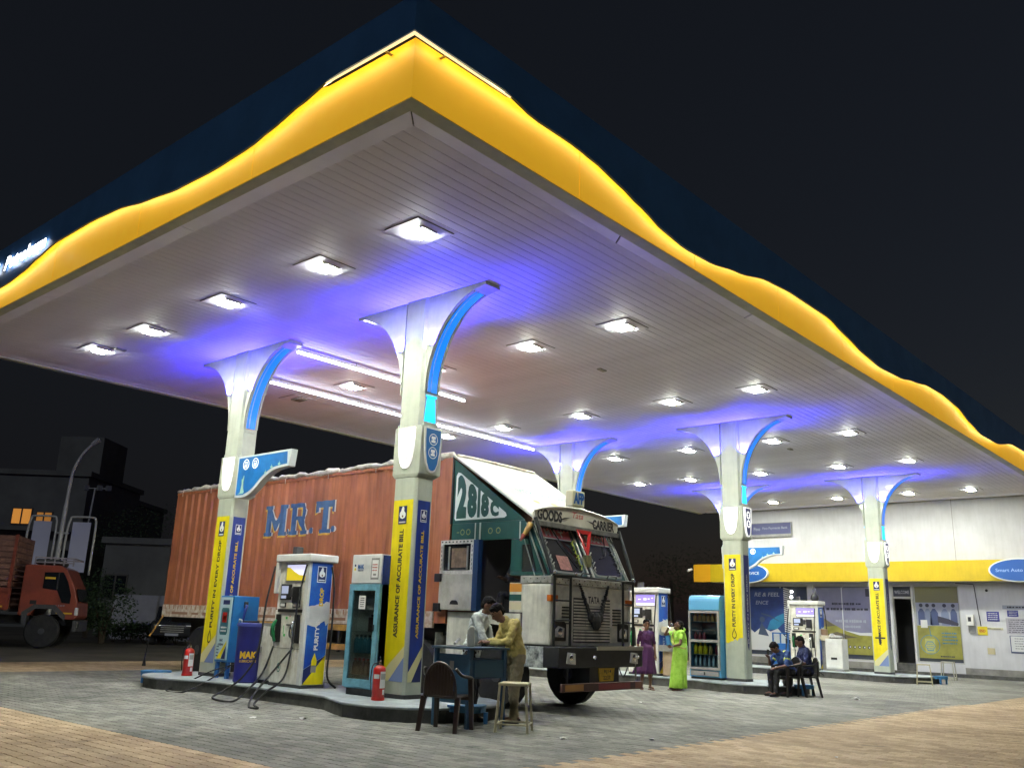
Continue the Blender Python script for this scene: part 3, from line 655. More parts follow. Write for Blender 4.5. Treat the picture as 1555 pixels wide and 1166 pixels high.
def dispenser(x, y, lab, hoses, sidetext=True, W=.90, D=.46, H=2.05, scr='mix'):
    t = thing('fuel_dispenser', lab, 'fuel dispenser', (x, y, ZB), 0, 'white fuel dispensers on the islands')
    h = W/2
    M().prism([(0,-h),(0,h),(D,h),(D,-h)], 'z', .0, .05).build('plinth', DGREY, t)
    M().box((.0, -h+.03, .05), (D, h, 1.23)).build('lower_cabinet', WHITED, t, .012)
    M().box((.0, -h+.03, 1.235), (D, h-.03, H-.02)).build('upper_cabinet', WHITED, t, .012)
    M().prism([(-.07,-h-.05),(-.07,h+.03),(D+.07,h+.03),(D+.07,-h-.05)], 'z', H-.02, H+.11).build('cap', WHITE, t, .02)
    M().prism([(-.03,-h-.0),(-.03,-h+.10),(.0,-h+.10),(D,-h+.02),(D,-h-.0)], 'z', .05, H-.02).build('corner_post', WHITE, t, .01)
    M().prism([(-.06,h-.05),(-.06,h+.03),(.12,h+.03),(.12,h-.05)], 'z', 1.5, H-.02).build('wing_flange', WHITE, t, .015)
    M().box((.08, h-.34, H+.11), (.22, h-.22, H+.25)).build('vent_box', DGREY, t, .01)
    U = lambda u: h-.06-u*(W-.10)
    # price display
    M().box((-.012, U(.97), 1.69), (-.0, U(.20), 2.0)).build('display_frame', MGREY, t, .004)
    d = M(); c = (-.016, 0, 0); ax = '-x'
    def R(u0, u1, z0, z1, m): rect2d(d, c, ax, -U(u0), -U(u1), z0, z1, m)
    if scr == 'mix':
        R(.24, .93, 1.72, 1.98, 0)
        c = (-.018, 0, 0); poly2d(d, c, ax, [(-U(.24), 1.72), (-U(.93), 1.72), (-U(.93), 1.80), (-U(.7), 1.81), (-U(.5), 1.87), (-U(.36), 1.93), (-U(.24), 1.94)], 1)
    else:
        R(.22, .95, 1.78, 1.98, 2); R(.22, .95, 1.71, 1.775, 0)
        c = (-.018, 0, 0); R(.5, .62, 1.84, 1.9, 0); R(.66, .74, 1.86, 1.89, 0); R(.3, .4, 1.85, 1.88, 0); R(.8, .86, 1.88, 1.91, 0)
    d.build('display', [SCRW, SCRY, SCRN], t, fix=False)
    M().box((-.02, U(.46), 1.40), (0, U(.08), 1.66)).build('keypad_frame', BLACK, t, .01)
    d = M(); c = (-.0225, 0, 0); R(.12, .36, 1.50, 1.63, 0); R(.12, .30, 1.42, 1.47, 0); d.build('keypad_screen', mat('lcd_dim', (.35,.4,.55), .3, emit=(.25, (.6,.65,.9))), t, fix=False)
    M().box((-.075, U(.80), 1.34), (0, U(.60), 1.62)).build('card_reader', BLACK, t, .012)
    M().box((-.035, U(.56), 1.45), (0, U(.46), 1.60)).build('printer_slot', DGREY, t, .006)
    for u0, u1 in ((.08,.30), (.54,.80)):
        M().box((-.014, U(u1), 1.275), (0, U(u0), 1.355)).build('totaliser', BLACK, t, .006)
        d = M(); c = (-.0165, 0, 0); R(u0+.03, u1-.03, 1.29, 1.34, 0); d.build('totaliser_window', WHITE, t, fix=False)
    M().box((-.018, U(.93), 1.195), (0, U(.04), 1.245)).build('black_band', BLACK, t)
    for u in (.10, .76):
        M().prism([(U(u)-.085, .70), (U(u)+.075, .70), (U(u)+.085, 1.16), (U(u)-.06, 1.16)], 'x', -.022, .0).build('nozzle_boot', BLACK, t, .01)
    d = M(); c = (-.006, 0, 0)
    R(.33, .40, 1.08, 1.12, 0); R(.30, .36, .80, .84, 0); R(.28, .30, .84, .98, 0); R(.46, .50, 1.12, 1.14, 1)
    d.build('sticker', [mat('sticker_green', (.03,.45,.06), .5), REDP], t, fix=False)
    M().box((-.012, U(.54), .98), (0, U(.38), 1.0)).build('slot', BLACK, t)
    d = M(); c = (-.006, 0, 0); ring2d(d, c, ax, -U(.24), .30, .055, .042, 0, sy=1.4); rect2d(d, c, ax, -U(.24)-.02, -U(.24)+.02, .28, .32, 0); d.build('round_badge', mat('badge_green', (.02,.16,.12), .5), t, fix=False)
    M().box((-.004, U(1.0), .608), (-.0005, U(.0), .614)).build('seam', DGREY, t)
    # side print on the face towards the near end
    s = M(); c = (D/2, -h-.004, 0); ax = '-y'; w = D/2-.02; r = random.Random(11)
    e1 = jag((-w, 1.30), (w, 1.38), 8, r, .035); e2 = jag((w, 1.04), (-w, 1.0), 8, r, .05)
    poly2d(s, c, ax, [(-w, 2.02), (-w, 1.30), *e1, (w, 1.38), (w, 2.02)], 0)
    poly2d(s, c, ax, [(w, .52), (w, 1.04), *e2, (-w, 1.0), (-w, .30)], 0)
    poly2d(s, c, ax, [(-w, .06), (w, .06), (w, .52)], 1); poly2d(s, c, ax, [(-w, .06), (w, .515), (-w, .295)], 2)
    sp = s.build('side_print', [SIDEB, BANY, TXTN], t, fix=False)
    sl = M()
    for k in range(5): sl.box((.05, -h-.012, 1.10+.042*k), (D-.05, -h-.004, 1.118+.042*k))
    sl.build('louvre', WHITE, t)
    logo(sp, (D/2, -h-.007, 1.83), '-y', .16, True)
    if sidetext:
        text('DROP', (D/2+.03, -h-.008, 1.46), '-y^', .30, .085, TXTY, sp, .045)
        text('PURITY IN', (D/2, -h-.008, .86), '-y^', .52, .085, TXTW, sp, .045)
    else: text('PURITY IN EVERY', (D/2, -h-.008, 1.0), '-y^', .8, .075, TXTW, sp, .02)
    dm = M(); c = (D/2-.01, -h-.007, 0); poly2d(dm, c, ax, [(0,.56),(.055,.43),(.05,.36),(-.05,.36),(-.055,.43)], 0); rect2d(dm, c, ax, -.055, .05, .25, .355, 1); dm.build('drop_motif', [BANY, MGREY], sp, fix=False)
    for (yy, zz, col), hs in zip(((U(.10), .72, GREEN), (U(.76), .72, CHROME)), hoses): nozzle(t, yy, zz, col, hs)
    M().tube(bez([(D-.05, -h-.03, H-.08), (D, -h-.07, 1.6), (D+.02, -h-.07, .8), (D-.02, -h-.10, .2), (D+.1, -h-.2, .01)], 7), .0165, 7).build('hose', RUBBER, t, smooth=True)
    return t
# hose points are local to the dispenser (x toward the truck, y along the island)
h1 = [(-.06, .49, 1.96), (-.22, .42, 1.35), (-.35, .33, .55), (-.52, .42, .15), (-.72, .58, -.06), (-.98, .52, -.165), (-1.08, .10, -.183), (-.95, -.05, -.180), (-.72, .0, -.06), (-.36, .12, .22), (-.07, .31, .63)]
h2 = [(-.05, -.40, 1.98), (-.17, -.41, 1.4), (-.25, -.45, .6), (-.42, -.55, .18), (-.72, -.55, -.02), (-1.02, -.72, -.165), (-1.22, -1.12, -.183), (-1.30, -1.14, -.183), (-1.20, -.85, -.180), (-.86, -.45, -.05), (-.45, -.28, .25), (-.07, -.24, .63)]
dispenser(-.40, 2.42, 'nearest fuel dispenser with green nozzle, between the blue drum and oil cabinet', (h1, h2))
h3 = [(-.06, .5, 1.96), (-.3, .5, 1.0), (-.4, .5, .3), (-.5, .3, -.05), (-.45, .2, .15), (-.07, .31, .63)]
h4 = [(-.05, -.42, 1.98), (-.2, -.45, 1.2), (-.3, -.5, .35), (-.5, -.55, 0), (-.45, -.4, .2), (-.07, -.24, .63)]
dispenser(10.5, 2.45, 'fuel dispenser partly behind the truck and the girl in purple', (h3, h4), False, scr='purple')
h5 = [(-.05, -.42, 1.98), (-.18, -.42, 1.2), (-.25, -.46, .45), (-.35, -.62, .0), (-.5, -.8, -.12), (-.4, -.5, .1), (-.07, -.24, .63)]
dispenser(20.4, 2.45, 'farthest fuel dispenser, between the seated pair and the farthest column', (h3, h5), False, W=1.02, H=2.12, scr='purple')
# ------------------------------------------------------------------ near island equipment
t = thing('steel_cabinet', 'low dirty white steel cabinet between the blue drum and the dispenser', 'cabinet', (-.32, 3.14, ZB))
M().box((0, -.25, .06), (.5, .25, .98)).build('body', WHITED, t, .012); M().box((.03, -.23, 0), (.47, .23, .06)).build('plinth', BLACK, t)
M().box((-.008, -.22, .1), (-.0, .22, .94)).build('door', WHITED, t, .004); M().box((-.03, .12, .5), (-.008, .15, .6)).build('handle', STEEL, t, .004)
M().box((-.015, -.26, .982), (.51, .26, 1.0)).build('lid', MGREY, t)
t = thing('oil_drum', 'dark blue plastic drum lettered in yellow beside the air unit', 'drum', (-.42, 3.52, ZB))
M().lathe([(.20,0),(.222,.02),(.212,.05),(.218,.5),(.224,.93),(.228,.94)], n=26).build('barrel', mat('drum_blue', (.018,.022,.20), .38, noise=(3, .75)), t, smooth=True, auto=.6)
M().lathe([(.240,.93),(.246,.95),(.240,.985),(.20,.995),(.02,.995)], n=26).build('rim', mat('drum_rim', (.06,.08,.34), .4), t, smooth=True, auto=.6)
M().box((-.12,-.1,.995),(.1,.1,1.03)).build('lid_grip', BLACK, t, .01)
M().tube([(-.16,.06,.99),(-.17,.06,1.04),(-.17,.12,1.05),(-.16,.15,.99)], .014, 6).build('hook', TXTW, t, smooth=True)
def wrap_text(s, parent, r, zc, ang, wid, hei, m, fat=.03):           # lettering curved round a drum
    vs, fs, a = textmesh(s, fat); mm = M()
    mm.add([(r*math.cos(ang+x*wid/r), r*math.sin(ang+x*wid/r), zc+y*hei) for x, y in vs], fs); return mm.build('lettering', m, parent, fix=False)
va = math.atan2(-10.6-3.52, -9.69+.42)
wrap_text('MAK', t, .223, .46, va, .30, .12, TXTY, .05); wrap_text('LUBRICANTS', t, .223, .36, va, .30, .042, TXTY, .02)
t = thing('air_unit', 'tall blue air and oil vending unit with pale front panel at the column', 'air unit', (-.3, 4.55, ZB))
M().box((0,-.2,.28),(.55,.24,1.46)).build('body', mat('unit_blue', (.015,.16,.42), .38, noise=(2.5,.8)), t, .015)
M().box((-.012,-.17,.32),(0,.21,1.43)).build('front_panel', mat('panel_pale', (.46,.62,.66), .45, noise=(3,.85)), t, .004)
pn = M(); c = (-.0145,.02,0); ax = '-x'
rect2d(pn, c, ax, -.10, .12, 1.30, 1.38, 0); poly2d(pn, c, ax, [(-.13,.80),(-.10,.76),(.10,.76),(.13,.80),(.13,1.20),(.10,1.24),(-.10,1.24),(-.13,1.20)], 1)
c = (-.017,.02,0); rect2d(pn, c, ax, -.075, .075, .98, 1.16, 2); disc2d(pn, c, ax, .0, 1.06, .05, 3, 10)
scrib(pn, c, ax, -.1, .1, .80, .92, 2, random.Random(4), 4); scrib(pn, c, ax, -.13, .06, .56, .62, 1, random.Random(8), 0, .8)
poly2d(pn, c, ax, [(-.14,.34),(.0,.34),(.15,.60),(.15,.66)], 5); poly2d(pn, c, ax, [(.02,.34),(.15,.34),(.15,.58)], 0); scrib(pn, c, ax, -.16, -.08, .36, .58, 4, random.Random(5), 0)
pn.build('panel_print', [TXTN, mat('panel_teal', (.03,.13,.16), .35), RED, mat('print_orange', (.75,.22,.05), .5), TXTW, BANY], t, fix=False)
text('MAK', (-.018,.05,.665), '-x', .11, .05, TXTN, t, .03)
for a, b in ((.05,-.15),(.05,.19),(.5,-.15),(.5,.19)): M().box((a-.03,b-.03,0),(a+.03,b+.03,.28)).build('leg', BLUEM, t)
M().box((.22,-.225,1.24),(.30,-.2,1.36)).build('gun_socket', BLACK, t, .006)
M().tube(bez([(.26,-.24,1.3),(.2,-.27,1.1),(.2,-.25,.8),(.22,-.24,.5)],5), [.03]*4+[.024]*5+[.012]*7, 7).build('oil_gun', BLUE, t, smooth=True)
M().tube(bez([(.22,-.24,.5),(.1,-.3,.28),(-.3,-.2,.14),(-.62,.15,-.1),(-.95,.1,-.185),(-.88,-.35,-.185),(-.5,-.45,.0),(.0,-.3,.22)],7), .012, 7).build('air_hose', RUBBER, t, smooth=True)
def extinguisher(x, y, rz, lab):
    t = thing('fire_extinguisher', lab, 'fire extinguisher', (x, y, ZB), rz, 'red extinguishers on the near island')
    M().lathe([(.088,0),(.092,.01),(.092,.41),(.085,.445),(.06,.475),(.03,.49)], n=22).build('cylinder', RED, t, smooth=True, auto=.6)
    M().lathe([(.098,.0),(.098,.03),(.092,.045)], n=22).build('base_ring', RED, t, smooth=True, auto=.6)
    M().cyl((0,0,.49),(0,0,.54),.02).build('valve', CHROME, t)
    mm = M(); mm.prism([(-.03,.53),(.08,.56),(.10,.545),(.0,.51)], 'y', -.012, .012); mm.prism([(-.02,.545),(.07,.61),(.085,.60),(.0,.53)], 'y', -.010, .010); mm.build('lever', BLACK, t)
    M().tube(bez([(0,-.02,.52),(.02,-.10,.48),(.02,-.12,.3),(.02,-.10,.1)],5), .009, 6).build('hose', BLACK, t, smooth=True)
    lb = M(); n = 9
    def cur(a0, a1, z0, z1, m, r=.0935):
        vs = [(r*math.cos(a0+(a1-a0)*i/n), r*math.sin(a0+(a1-a0)*i/n), z) for z in (z0, z1) for i in range(n+1)]
        lb.add(vs, [(i, i+1, n+2+i, n+1+i) for i in range(n)], m)
    cur(.2, 1.3, .17, .40, 0); cur(-.9, .05, .30, .36, 0); cur(.7, 1.2, .08, .15, 0); cur(.3, 1.2, .29, .37, 1, .0942)
    lb.build('label_sheet', [TXTW, mat('label_grey', (.4,.4,.38), .6)], t, fix=False)
    return t
ang = math.atan2(-10.6, -9.69)
extinguisher(-.60, -.17, ang, 'red fire extinguisher standing by the nearest yellow banner'); extinguisher(-.48, 5.36, ang, 'red fire extinguisher at the left end of the near island')
# oil cabinet
t = thing('oil_cabinet', 'light blue glass fronted lubricant cabinet with white header', 'display cabinet', (-.35, .57, ZB))
BL2 = mat('cabinet_blue', (.17,.42,.55), .45, noise=(5,.6))
mm = M(); mm.box((.42,-.35,.14),(.45,.36,1.66)); mm.box((.0,-.36,.14),(.42,-.33,1.66)); mm.box((.0,.33,.14),(.42,.36,1.66)); mm.box((.0,-.36,.10),(.45,.36,.139)); mm.build('carcass', BL2, t)
M().box((.130,-.322,.15),(.418,.322,1.65)).build('back_lining', WHITE, t); mm = M(); mm.box((.005,-.329,.15),(.128,-.3225,1.65)); mm.box((.005,.3225,.15),(.128,.329,1.65)); mm.build('side_lining', WHITE, t)
M().box((0,-.33,1.67),(.45,.38,2.12)).build('header_box', WHITE, t, .01)
M().prism([(.02,-.34),(.02,-.36),(.44,-.36),(.44,-.34)], 'z', .1, 2.1).build('side_board', BLUE, t)
mm = M(); mm.box((-.04,-.36,.12),(-.002,-.27,1.66)); mm.box((-.04,.27,.12),(-.002,.36,1.66)); mm.box((-.04,-.27,.12),(-.002,.27,.24)); mm.box((-.04,-.27,1.56),(-.002,.27,1.66)); mm.build('door_frame', BL2, t, .004)
M().box((-.024,-.27,.24),(-.018,.27,1.56)).build('door_glass', pane('cabinet_glass', (.80,.86,.84), .5), t)
for zz in (.30, .62, .94, 1.26): M().box((.005,-.322,zz-.010),(.128,.322,zz)).build('shelf', CLEAR, t)
M().prism([(.03,-.34),(.03,.34),(.42,.34),(.42,-.34)], 'z', 0, .10).build('plinth', DGREY, t)
pp = M(); rect2d(pp, (-.027,.04,0), '-x', -.08, .08, 1.28, 1.48, 0); pp.build('notice', TXTW, t, fix=False)
sc_ = M(); scrib(sc_, (-.0285,.04,0), '-x', -.05, .05, 1.30, 1.46, 5, random.Random(2), 0); sc_.build('notice_print', DGREY, t, fix=False)
text('MAK', (-.005,.16,1.93), '-x', .15, .075, BLUEM, t, .04); hp = M(); scrib(hp, (-.004,.16,0), '-x', -.075, .075, 1.86, 1.88, 1, random.Random(1), 0, .9)
hp2 = (-.004,.02,0); rect2d(hp, hp2, '-x', .11, .30, 1.73, 2.06, 1); rect2d(hp, (-.006,.02,0), '-x', .13, .28, 1.76, 2.03, 2); scrib(hp, (-.008,.02,0), '-x', .14, .27, 1.85, 1.98, 3, random.Random(3), 3); rect2d(hp, (-.008,.02,0), '-x', .17, .24, 1.79, 1.82, 1)
disc2d(hp, (-.004,.30,0), '-x', 0, 1.95, .02, 0); disc2d(hp, (-.004,.30,0), '-x', 0, 1.89, .022, 4)
hp.build('header_print', [TXTN, MGREY, TXTW, REDP, BANY], t, fix=False)
M().box((-.06,-.30,.95),(-.04,-.27,1.05)).build('handle', BLACK, t, .004)
def bottle(x, y, z, h, m, capm, lab, grp, r=.045):
    t = thing('oil_bottle', lab, 'bottle', (x, y, z), 0, grp)
    M().lathe([(r*.9,0),(r,.01),(r,h*.62),(r*.85,h*.72),(r*.4,h*.85),(r*.38,h*.88)], n=12).build('body', m, t, smooth=True, auto=.7)
    M().lathe([(r*.48,h*.88),(r*.48,h)], n=10).build('cap', capm, t)
TEAL = mat('bottle_teal', (.03,.17,.24), .35); BROWN = mat('bottle_brown', (.05,.02,.018), .35)
for i in range(5): bottle(-.285, .78-.10*i, ZB+.62, .27, TEAL, BLACK, '%s teal oil bottle from the left on its cabinet shelf' % ordn[i], 'teal oil bottles in the lubricant cabinet')
for i in range(5): bottle(-.285, .78-.10*i, ZB+.30, .24, BROWN, RED, '%s dark brown oil bottle from the left on the bottom cabinet shelf' % ordn[i], 'brown oil bottles in the lubricant cabinet')
tag(M().box((-.05,-.07,0),(.05,.07,.22)).cyl((0,.03,.22),(0,.03,.26),.02).build('oil_can', BROWN, None, .015, loc=(-.283,.42,ZB+.942)), 'dark square oil can alone on the third cabinet shelf', 'oil can')
# ------------------------------------------------------------------ drinks cooler on the middle island
t = thing('drinks_cooler', 'glass door drinks cooler with rounded blue header at the middle column', 'cooler', (10.55, .72, ZB))
w = .42
M().prism([(-.02,1.62),(.62,1.62),(.62,1.98),(.12,1.98),(.03,1.955),(-.01,1.90),(-.02,1.84)], 'y', -w, w).build('header', SKYB, t, .01)
mm = M(); mm.box((.58,-w,.05),(.62,w,1.62)); mm.box((.0,-w,.05),(.58,-w+.03,1.62)); mm.box((.0,w-.03,.05),(.58,w,1.62)); mm.box((0,-w+.03,.05),(.58,w-.03,.24)); mm.build('cabinet', SKYB, t)
M().box((.02,-w+.02,0),(.6,w-.02,.05)).build('plinth', BLACK, t)
mm = M(); mm.box((-.05,-w,.22),(-.005,-w+.05,1.61)); mm.box((-.05,w-.05,.22),(-.005,w,1.61)); mm.box((-.05,-w+.05,.22),(-.005,w-.05,.28)); mm.box((-.05,-w+.05,1.55),(-.005,w-.05,1.61)); mm.box((-.05,-w+.05,.86),(-.005,w-.05,.92)); mm.build('door_frame', MGREY, t, .004)
M().box((-.03,-w+.05,.28),(-.025,w-.05,1.55)).build('door_glass', pane('cooler_glass', (.70,.80,.84), .6), t)
for zz in (.30, .58, .925, 1.15, 1.36): M().box((.01,-w+.035,zz-.012),(.55,w-.035,zz)).build('shelf', STEEL, t)
M().box((-.04,-w+.04,.08),(0,w-.04,.19)).build('kick_grille', MGREY, t, .006)
M().box((-.045,-.02,.10),(-.04,.02,.17)).build('grille_slot', BLACK, t)
YB = mat('drink_yellow', (.72,.50,.01), .35); CL = mat('drink_clear', (.35,.4,.42), .2); OR = mat('drink_amber', (.35,.20,.07), .4); RD = mat('drink_red', (.25,.03,.05), .4)
def rowof(z, n, mm_, h, lab, grp, y0=.30, dy=.12, r=.045, cap=None):
    for i in range(n): bottle(10.55+.10, .72+y0-dy*i, ZB+z, h, mm_, cap or mm_, lab if n == 1 else ordn[i]+' '+lab, grp, r)
rowof(.58, 3, YB, .26, 'yellow drink bottle from the left on the second lowest cooler shelf', 'yellow bottles in the drinks cooler', dy=.13, r=.055)
rowof(.58, 1, OR, .24, 'dull amber bottle next to the yellow bottles in the cooler', 'amber bottles in the drinks cooler', y0=-.10, r=.05)
rowof(.58, 1, RD, .26, 'single red bottle at the shelf end in the cooler', 'red bottles in the drinks cooler', y0=-.27, r=.04, cap=TXTW)
rowof(.30, 6, CL, .25, 'clear water bottle from the left on the bottom cooler shelf', 'clear bottles in the drinks cooler', cap=TXTW, r=.035)
rowof(1.36, 6, OR, .18, 'amber jar from the left on the top cooler shelf', 'amber jars in the drinks cooler', r=.048)
rowof(.925, 3, RD, .17, 'dark red carton from the left on the middle cooler shelf', 'red cartons in the drinks cooler', r=.045)
# things on the middle island behind the sari
t = thing('bin_stand', 'blue and cream waste bin on the middle island behind the sari', 'bin', (10.55, 1.72, ZB))
M().box((0,-.2,.02),(.35,.2,.60)).build('box', mat('cream_board', (.5,.38,.25), .6, noise=(4,.7)), t, .01); M().lathe([(.10,0),(.14,.3),(.15,.31)], (-.02,-.05,.75), 14).build('bucket', BLUEL, t); M().box((-.05,-.3,.60),(.4,.3,.75)).build('shelf_board', MGREY, t)
M().box((-.02,-.22,1.06),(.38,.22,1.2)).build('tray', mat('cream_tray', (.55,.5,.36), .5), t, .01)
# ------------------------------------------------------------------ far island things
t = thing('white_locker', 'small white cabinet with a slot on the farthest island', 'cabinet', (20.4, 1.47, ZB))
M().box((0,-.28,.06),(.5,.28,1.02)).build('body', WHITE, t, .012); M().box((-.01,-.25,.1),(0,.25,.98)).build('door', WHITE, t, .004); M().box((-.02,-.1,.36),(-.01,.1,.43)).build('slot', BLACK, t); M().box((-.03,-.3,0),(.52,.3,.06)).build('plinth', MGREY, t)
tag(M().ell((0,0,.05),(.2,.24,.07)).ell((.05,.15,.1),(.1,.1,.07)).build('crumpled_cloth', mat('cloth_grey', (.4,.4,.38), .8, noise=(9,.5)), None, smooth=True, loc=(20.65,1.47,ZB+1.02)), 'crumpled grey cloth lying on the small white cabinet', 'cloth')
t = thing('card_stand', 'cream stand with a till and cards beside the farthest dispenser', 'stand', (20.55, 1.85, ZB))
M().box((0,-.12,.0),(.25,.1,.95)).build('post', MGREY, t); M().box((-.08,-.2,.95),(.3,.16,1.12)).build('tray', mat('cream_tray', (.55,.5,.36), .5), t, .01); M().box((0,-.1,1.12),(.15,.1,1.32)).build('till', mat('till_brown', (.25,.16,.10), .5), t, .02)
t = thing('blue_rack', 'blue steel rack with windows beside the farthest dispenser', 'rack', (20.9, 3.55, ZB))
M().box((0,-.30,.1),(.4,.3,.8)).build('lower_box', BLUEM, t, .01); mm = M()
for a in (-.30,-.02,.26): mm.box((0,a,.8),(.04,a+.04,1.12))
mm.box((0,-.3,1.12),(.4,.3,1.16)); mm.build('frame', BLUEM, t); M().box((.02,-.26,.82),(.03,.26,1.12)).build('pane', CLEAR, t)
for a, b in ((.03,-.27),(.03,.27),(.37,-.27),(.37,.27)): M().box((a-.02,b-.02,0),(a+.02,b+.02,.1)).build('leg', BLUEM, t)
# ------------------------------------------------------------------ the container lorry (x across 0..2.25, y back from the front)
TK = thing('container_lorry', 'lorry with rust red corrugated container and decorated white and green cab', 'lorry', (1.6, -1.58, 0))
ORG = mat('container_red', (.44, .148, .062), .55, noise=(.9, .75), coat=.1, streak=.25)
CRM = mat('cab_cream', (.70, .69, .60), .4, noise=(3, .72), coat=.2, streak=.2)
CRG = mat('cab_front', (.74, .72, .63), .42, noise=(5, .7), coat=.15)
GRN = mat('cab_green', (.008, .07, .062), .35, noise=(3, .8), coat=.3)
ROOFW = mat('fairing_white', (.36, .37, .345), .45, noise=(1.3, .88))
TRIM = mat('trim_silver', (.55, .56, .52), .3, .7)
TARP = mat('tarp_cloth', (.58, .55, .50), .85, noise=(6, .5, (.30, .25, .2)))
GUARD = mat('guard_pipe', (.035, .038, .036), .4, .4)
Wt = 2.25; PITCH_ = .30
def cprof(y):                                       # corrugation depth at y
    q = (y-2.62) % PITCH_
    if y < 2.62 or y > 11.80: return 0.0
    a = (.10, .14, .24, .28)
    if q < a[0]: return 0.0
    if q < a[1]: return .035*(q-a[0])/.04
    if q < a[2]: return .035
    if q < a[3]: return .035*(1-(q-a[2])/.04)
    return 0.0
brk = []
y = 2.62
while y < 11.80:
    brk += [b for b in (y, y+.10, y+.14, y+.24, y+.28) if b < 11.80]; y += PITCH_
brk = [2.33]+brk+[11.80, 12.0]
for side in (0, 1):
    mm = M(); vs = []
    for b in brk:
        x = cprof(b) if side == 0 else Wt-cprof(b)
        vs += [(x, b, 1.5), (x, b, 4.14)]
    mm.add(vs, [(2*i, 2*i+2, 2*i+3, 2*i+1) for i in range(len(brk)-1)]); mm.build('corrugated_side', ORG, TK)
    x0, x1 = ((-.012, .06) if side == 0 else (Wt-.06, Wt+.012))
    M().box((x0, 2.33, 4.14), (x1, 12.0, 4.2)).build('top_rail', ORG, TK)
M().box((.04, 2.33, 1.40), (Wt-.04, 12.0, 1.5)).build('floor_frame', DGREY, TK); M().box((.045, 2.33, 4.10), (Wt-.045, 11.95, 4.16)).build('container_roof', ORG, TK)
M().box((.0, 2.30, 1.3), (Wt, 2.36, 4.2)).build('front_wall', ORG, TK); M().box((.01, 11.94, 1.5), (Wt-.01, 12.0, 4.18)).build('rear_door', ORG, TK)
M().box((-.014, 2.30, 1.30), (.07, 2.60, 4.2)).build('corner_post', ORG, TK, .01)
RAILW = mat('rail_white', (.68, .63, .54), .6, noise=(8, .55, (.40,.26,.16)))
M().box((-.02, 2.62, 1.22), (.03, 12.0, 1.5)).build('bottom_rail', RAILW, TK); M().box((Wt-.03, 2.62, 1.22), (Wt+.02, 12.0, 1.5)).build('bottom_rail', RAILW, TK)
ml = M(); scrib(ml, (-.0225, 0, 0), '-x', -11.9, -2.8, 1.25, 1.37, 1, random.Random(6), 0, .6)
for k in range(46): rect2d(ml, (-.0225, 0, 0), '-x', -11.9+.2*k, -11.86+.2*k, 1.40, 1.49, 1)
ml.build('rail_print', [mat('rail_ink', (.30,.16,.10), .7), mat('rail_rust', (.38,.2,.12), .7)], TK, fix=False)
# tarpaulin rolled along the top edge, lumpy
tr = random.Random(5)
def tarp(y0, y1):
    pts = []; rr = []; y = y0
    while y < y1: pts.append((.02+tr.uniform(-.03, .03), y, 4.235+tr.uniform(-.02, .03))); rr.append(tr.uniform(.035, .075)); y += .14
    return M().tube(pts, rr, 7).build('tarp_roll', TARP, TK, smooth=True)
tarp(2.35, 5.6); tarp(5.68, 8.7); tarp(8.76, 12.05)
for yy in (3.1, 4.4, 5.9, 7.4, 8.9, 10.4, 11.7):
    M().tube([(-.02, yy, 4.28), (-.03, yy+.02, 4.18), (-.02, yy+.03, 4.1)], .008, 5).build('tie_rope', TARP, TK)
# painted letters follow the corrugation
GL = {'M': [[(0,0),(.38,0),(.38,.12),(0,.12)], [(.62,0),(1,0),(1,.12),(.62,.12)], [(.08,.12),(.30,.12),(.30,.88),(.08,.88)], [(.70,.12),(.92,.12),(.92,.88),(.70,.88)], [(0,.88),(.34,.88),(.34,1),(0,1)], [(.66,.88),(1,.88),(1,1),(.66,1)], [(.30,.88),(.30,.56),(.5,.14),(.5,.50)], [(.70,.88),(.5,.50),(.5,.14),(.70,.56)]],
 'R': [[(0,0),(.46,0),(.46,.12),(0,.12)], [(.10,.12),(.36,.12),(.36,.86),(.10,.86)], [(0,.86),(.76,.86),(.68,1),(0,1)], [(.62,.86),(.62,.58),(.86,.62),(.88,.76),(.76,.86)], [(.36,.46),(.74,.46),(.86,.62),(.62,.58),(.36,.58)], [(.46,.46),(.68,.12),(.94,.12),(.74,.46)], [(.60,0),(1,0),(1,.12),(.60,.12)]],
 'T': [[(0,.80),(1,.80),(1,1),(0,1)], [(0,.62),(.14,.66),(.14,.80),(0,.80)], [(.86,.66),(1,.62),(1,.80),(.86,.80)], [(.36,.12),(.64,.12),(.64,.80),(.36,.80)], [(.20,0),(.80,0),(.80,.12),(.20,.12)]],
 '.': [[(.2,0),(.8,0),(1,.3),(1,.7),(.8,1),(.2,1),(0,.7),(0,.3)]]}
def decal(s, yc, zc, wid, hei, m, off, fat=0):
    bm = bmesh.new()
    for pl_ in GL[s]: bm.faces.new([bm.verts.new((0, yc-(x-.5)*wid, zc+(y-.5)*hei)) for x, y in pl_])
    for b in brk:
        if yc-wid/2 < b < yc+wid/2: bmesh.ops.bisect_plane(bm, geom=bm.verts[:]+bm.edges[:]+bm.faces[:], plane_co=(0, b, 0), plane_no=(0, 1, 0))
    for v in bm.verts: v.co.x = cprof(v.co.y)-off
    me = bpy.data.meshes.new('painted_letter'); bm.to_mesh(me); bm.free(); me.materials.append(m)
    o = bpy.data.objects.new('painted_letter', me); C.objects.link(o); o.parent = TK
LBL = mat('letter_blue', (.05, .13, .30), .6, noise=(5, .7)); LGL = mat('letter_gold', (.62, .40, .06), .6); LWH = mat('letter_white', (.62, .6, .55), .6)
for s, yc, wd in (('M', 7.68, .78), ('R', 6.84, .64), ('T', 5.96, .62)):
    for z, o_, mt, dy, dz in ((3.31, .003, LGL, .02, -.032), (3.31, .0045, LWH, -.04, .008), (3.32, .006, LBL, 0, 0)):
        decal(s, yc+dy, z+dz, wd, .66, mt, o_, .085)
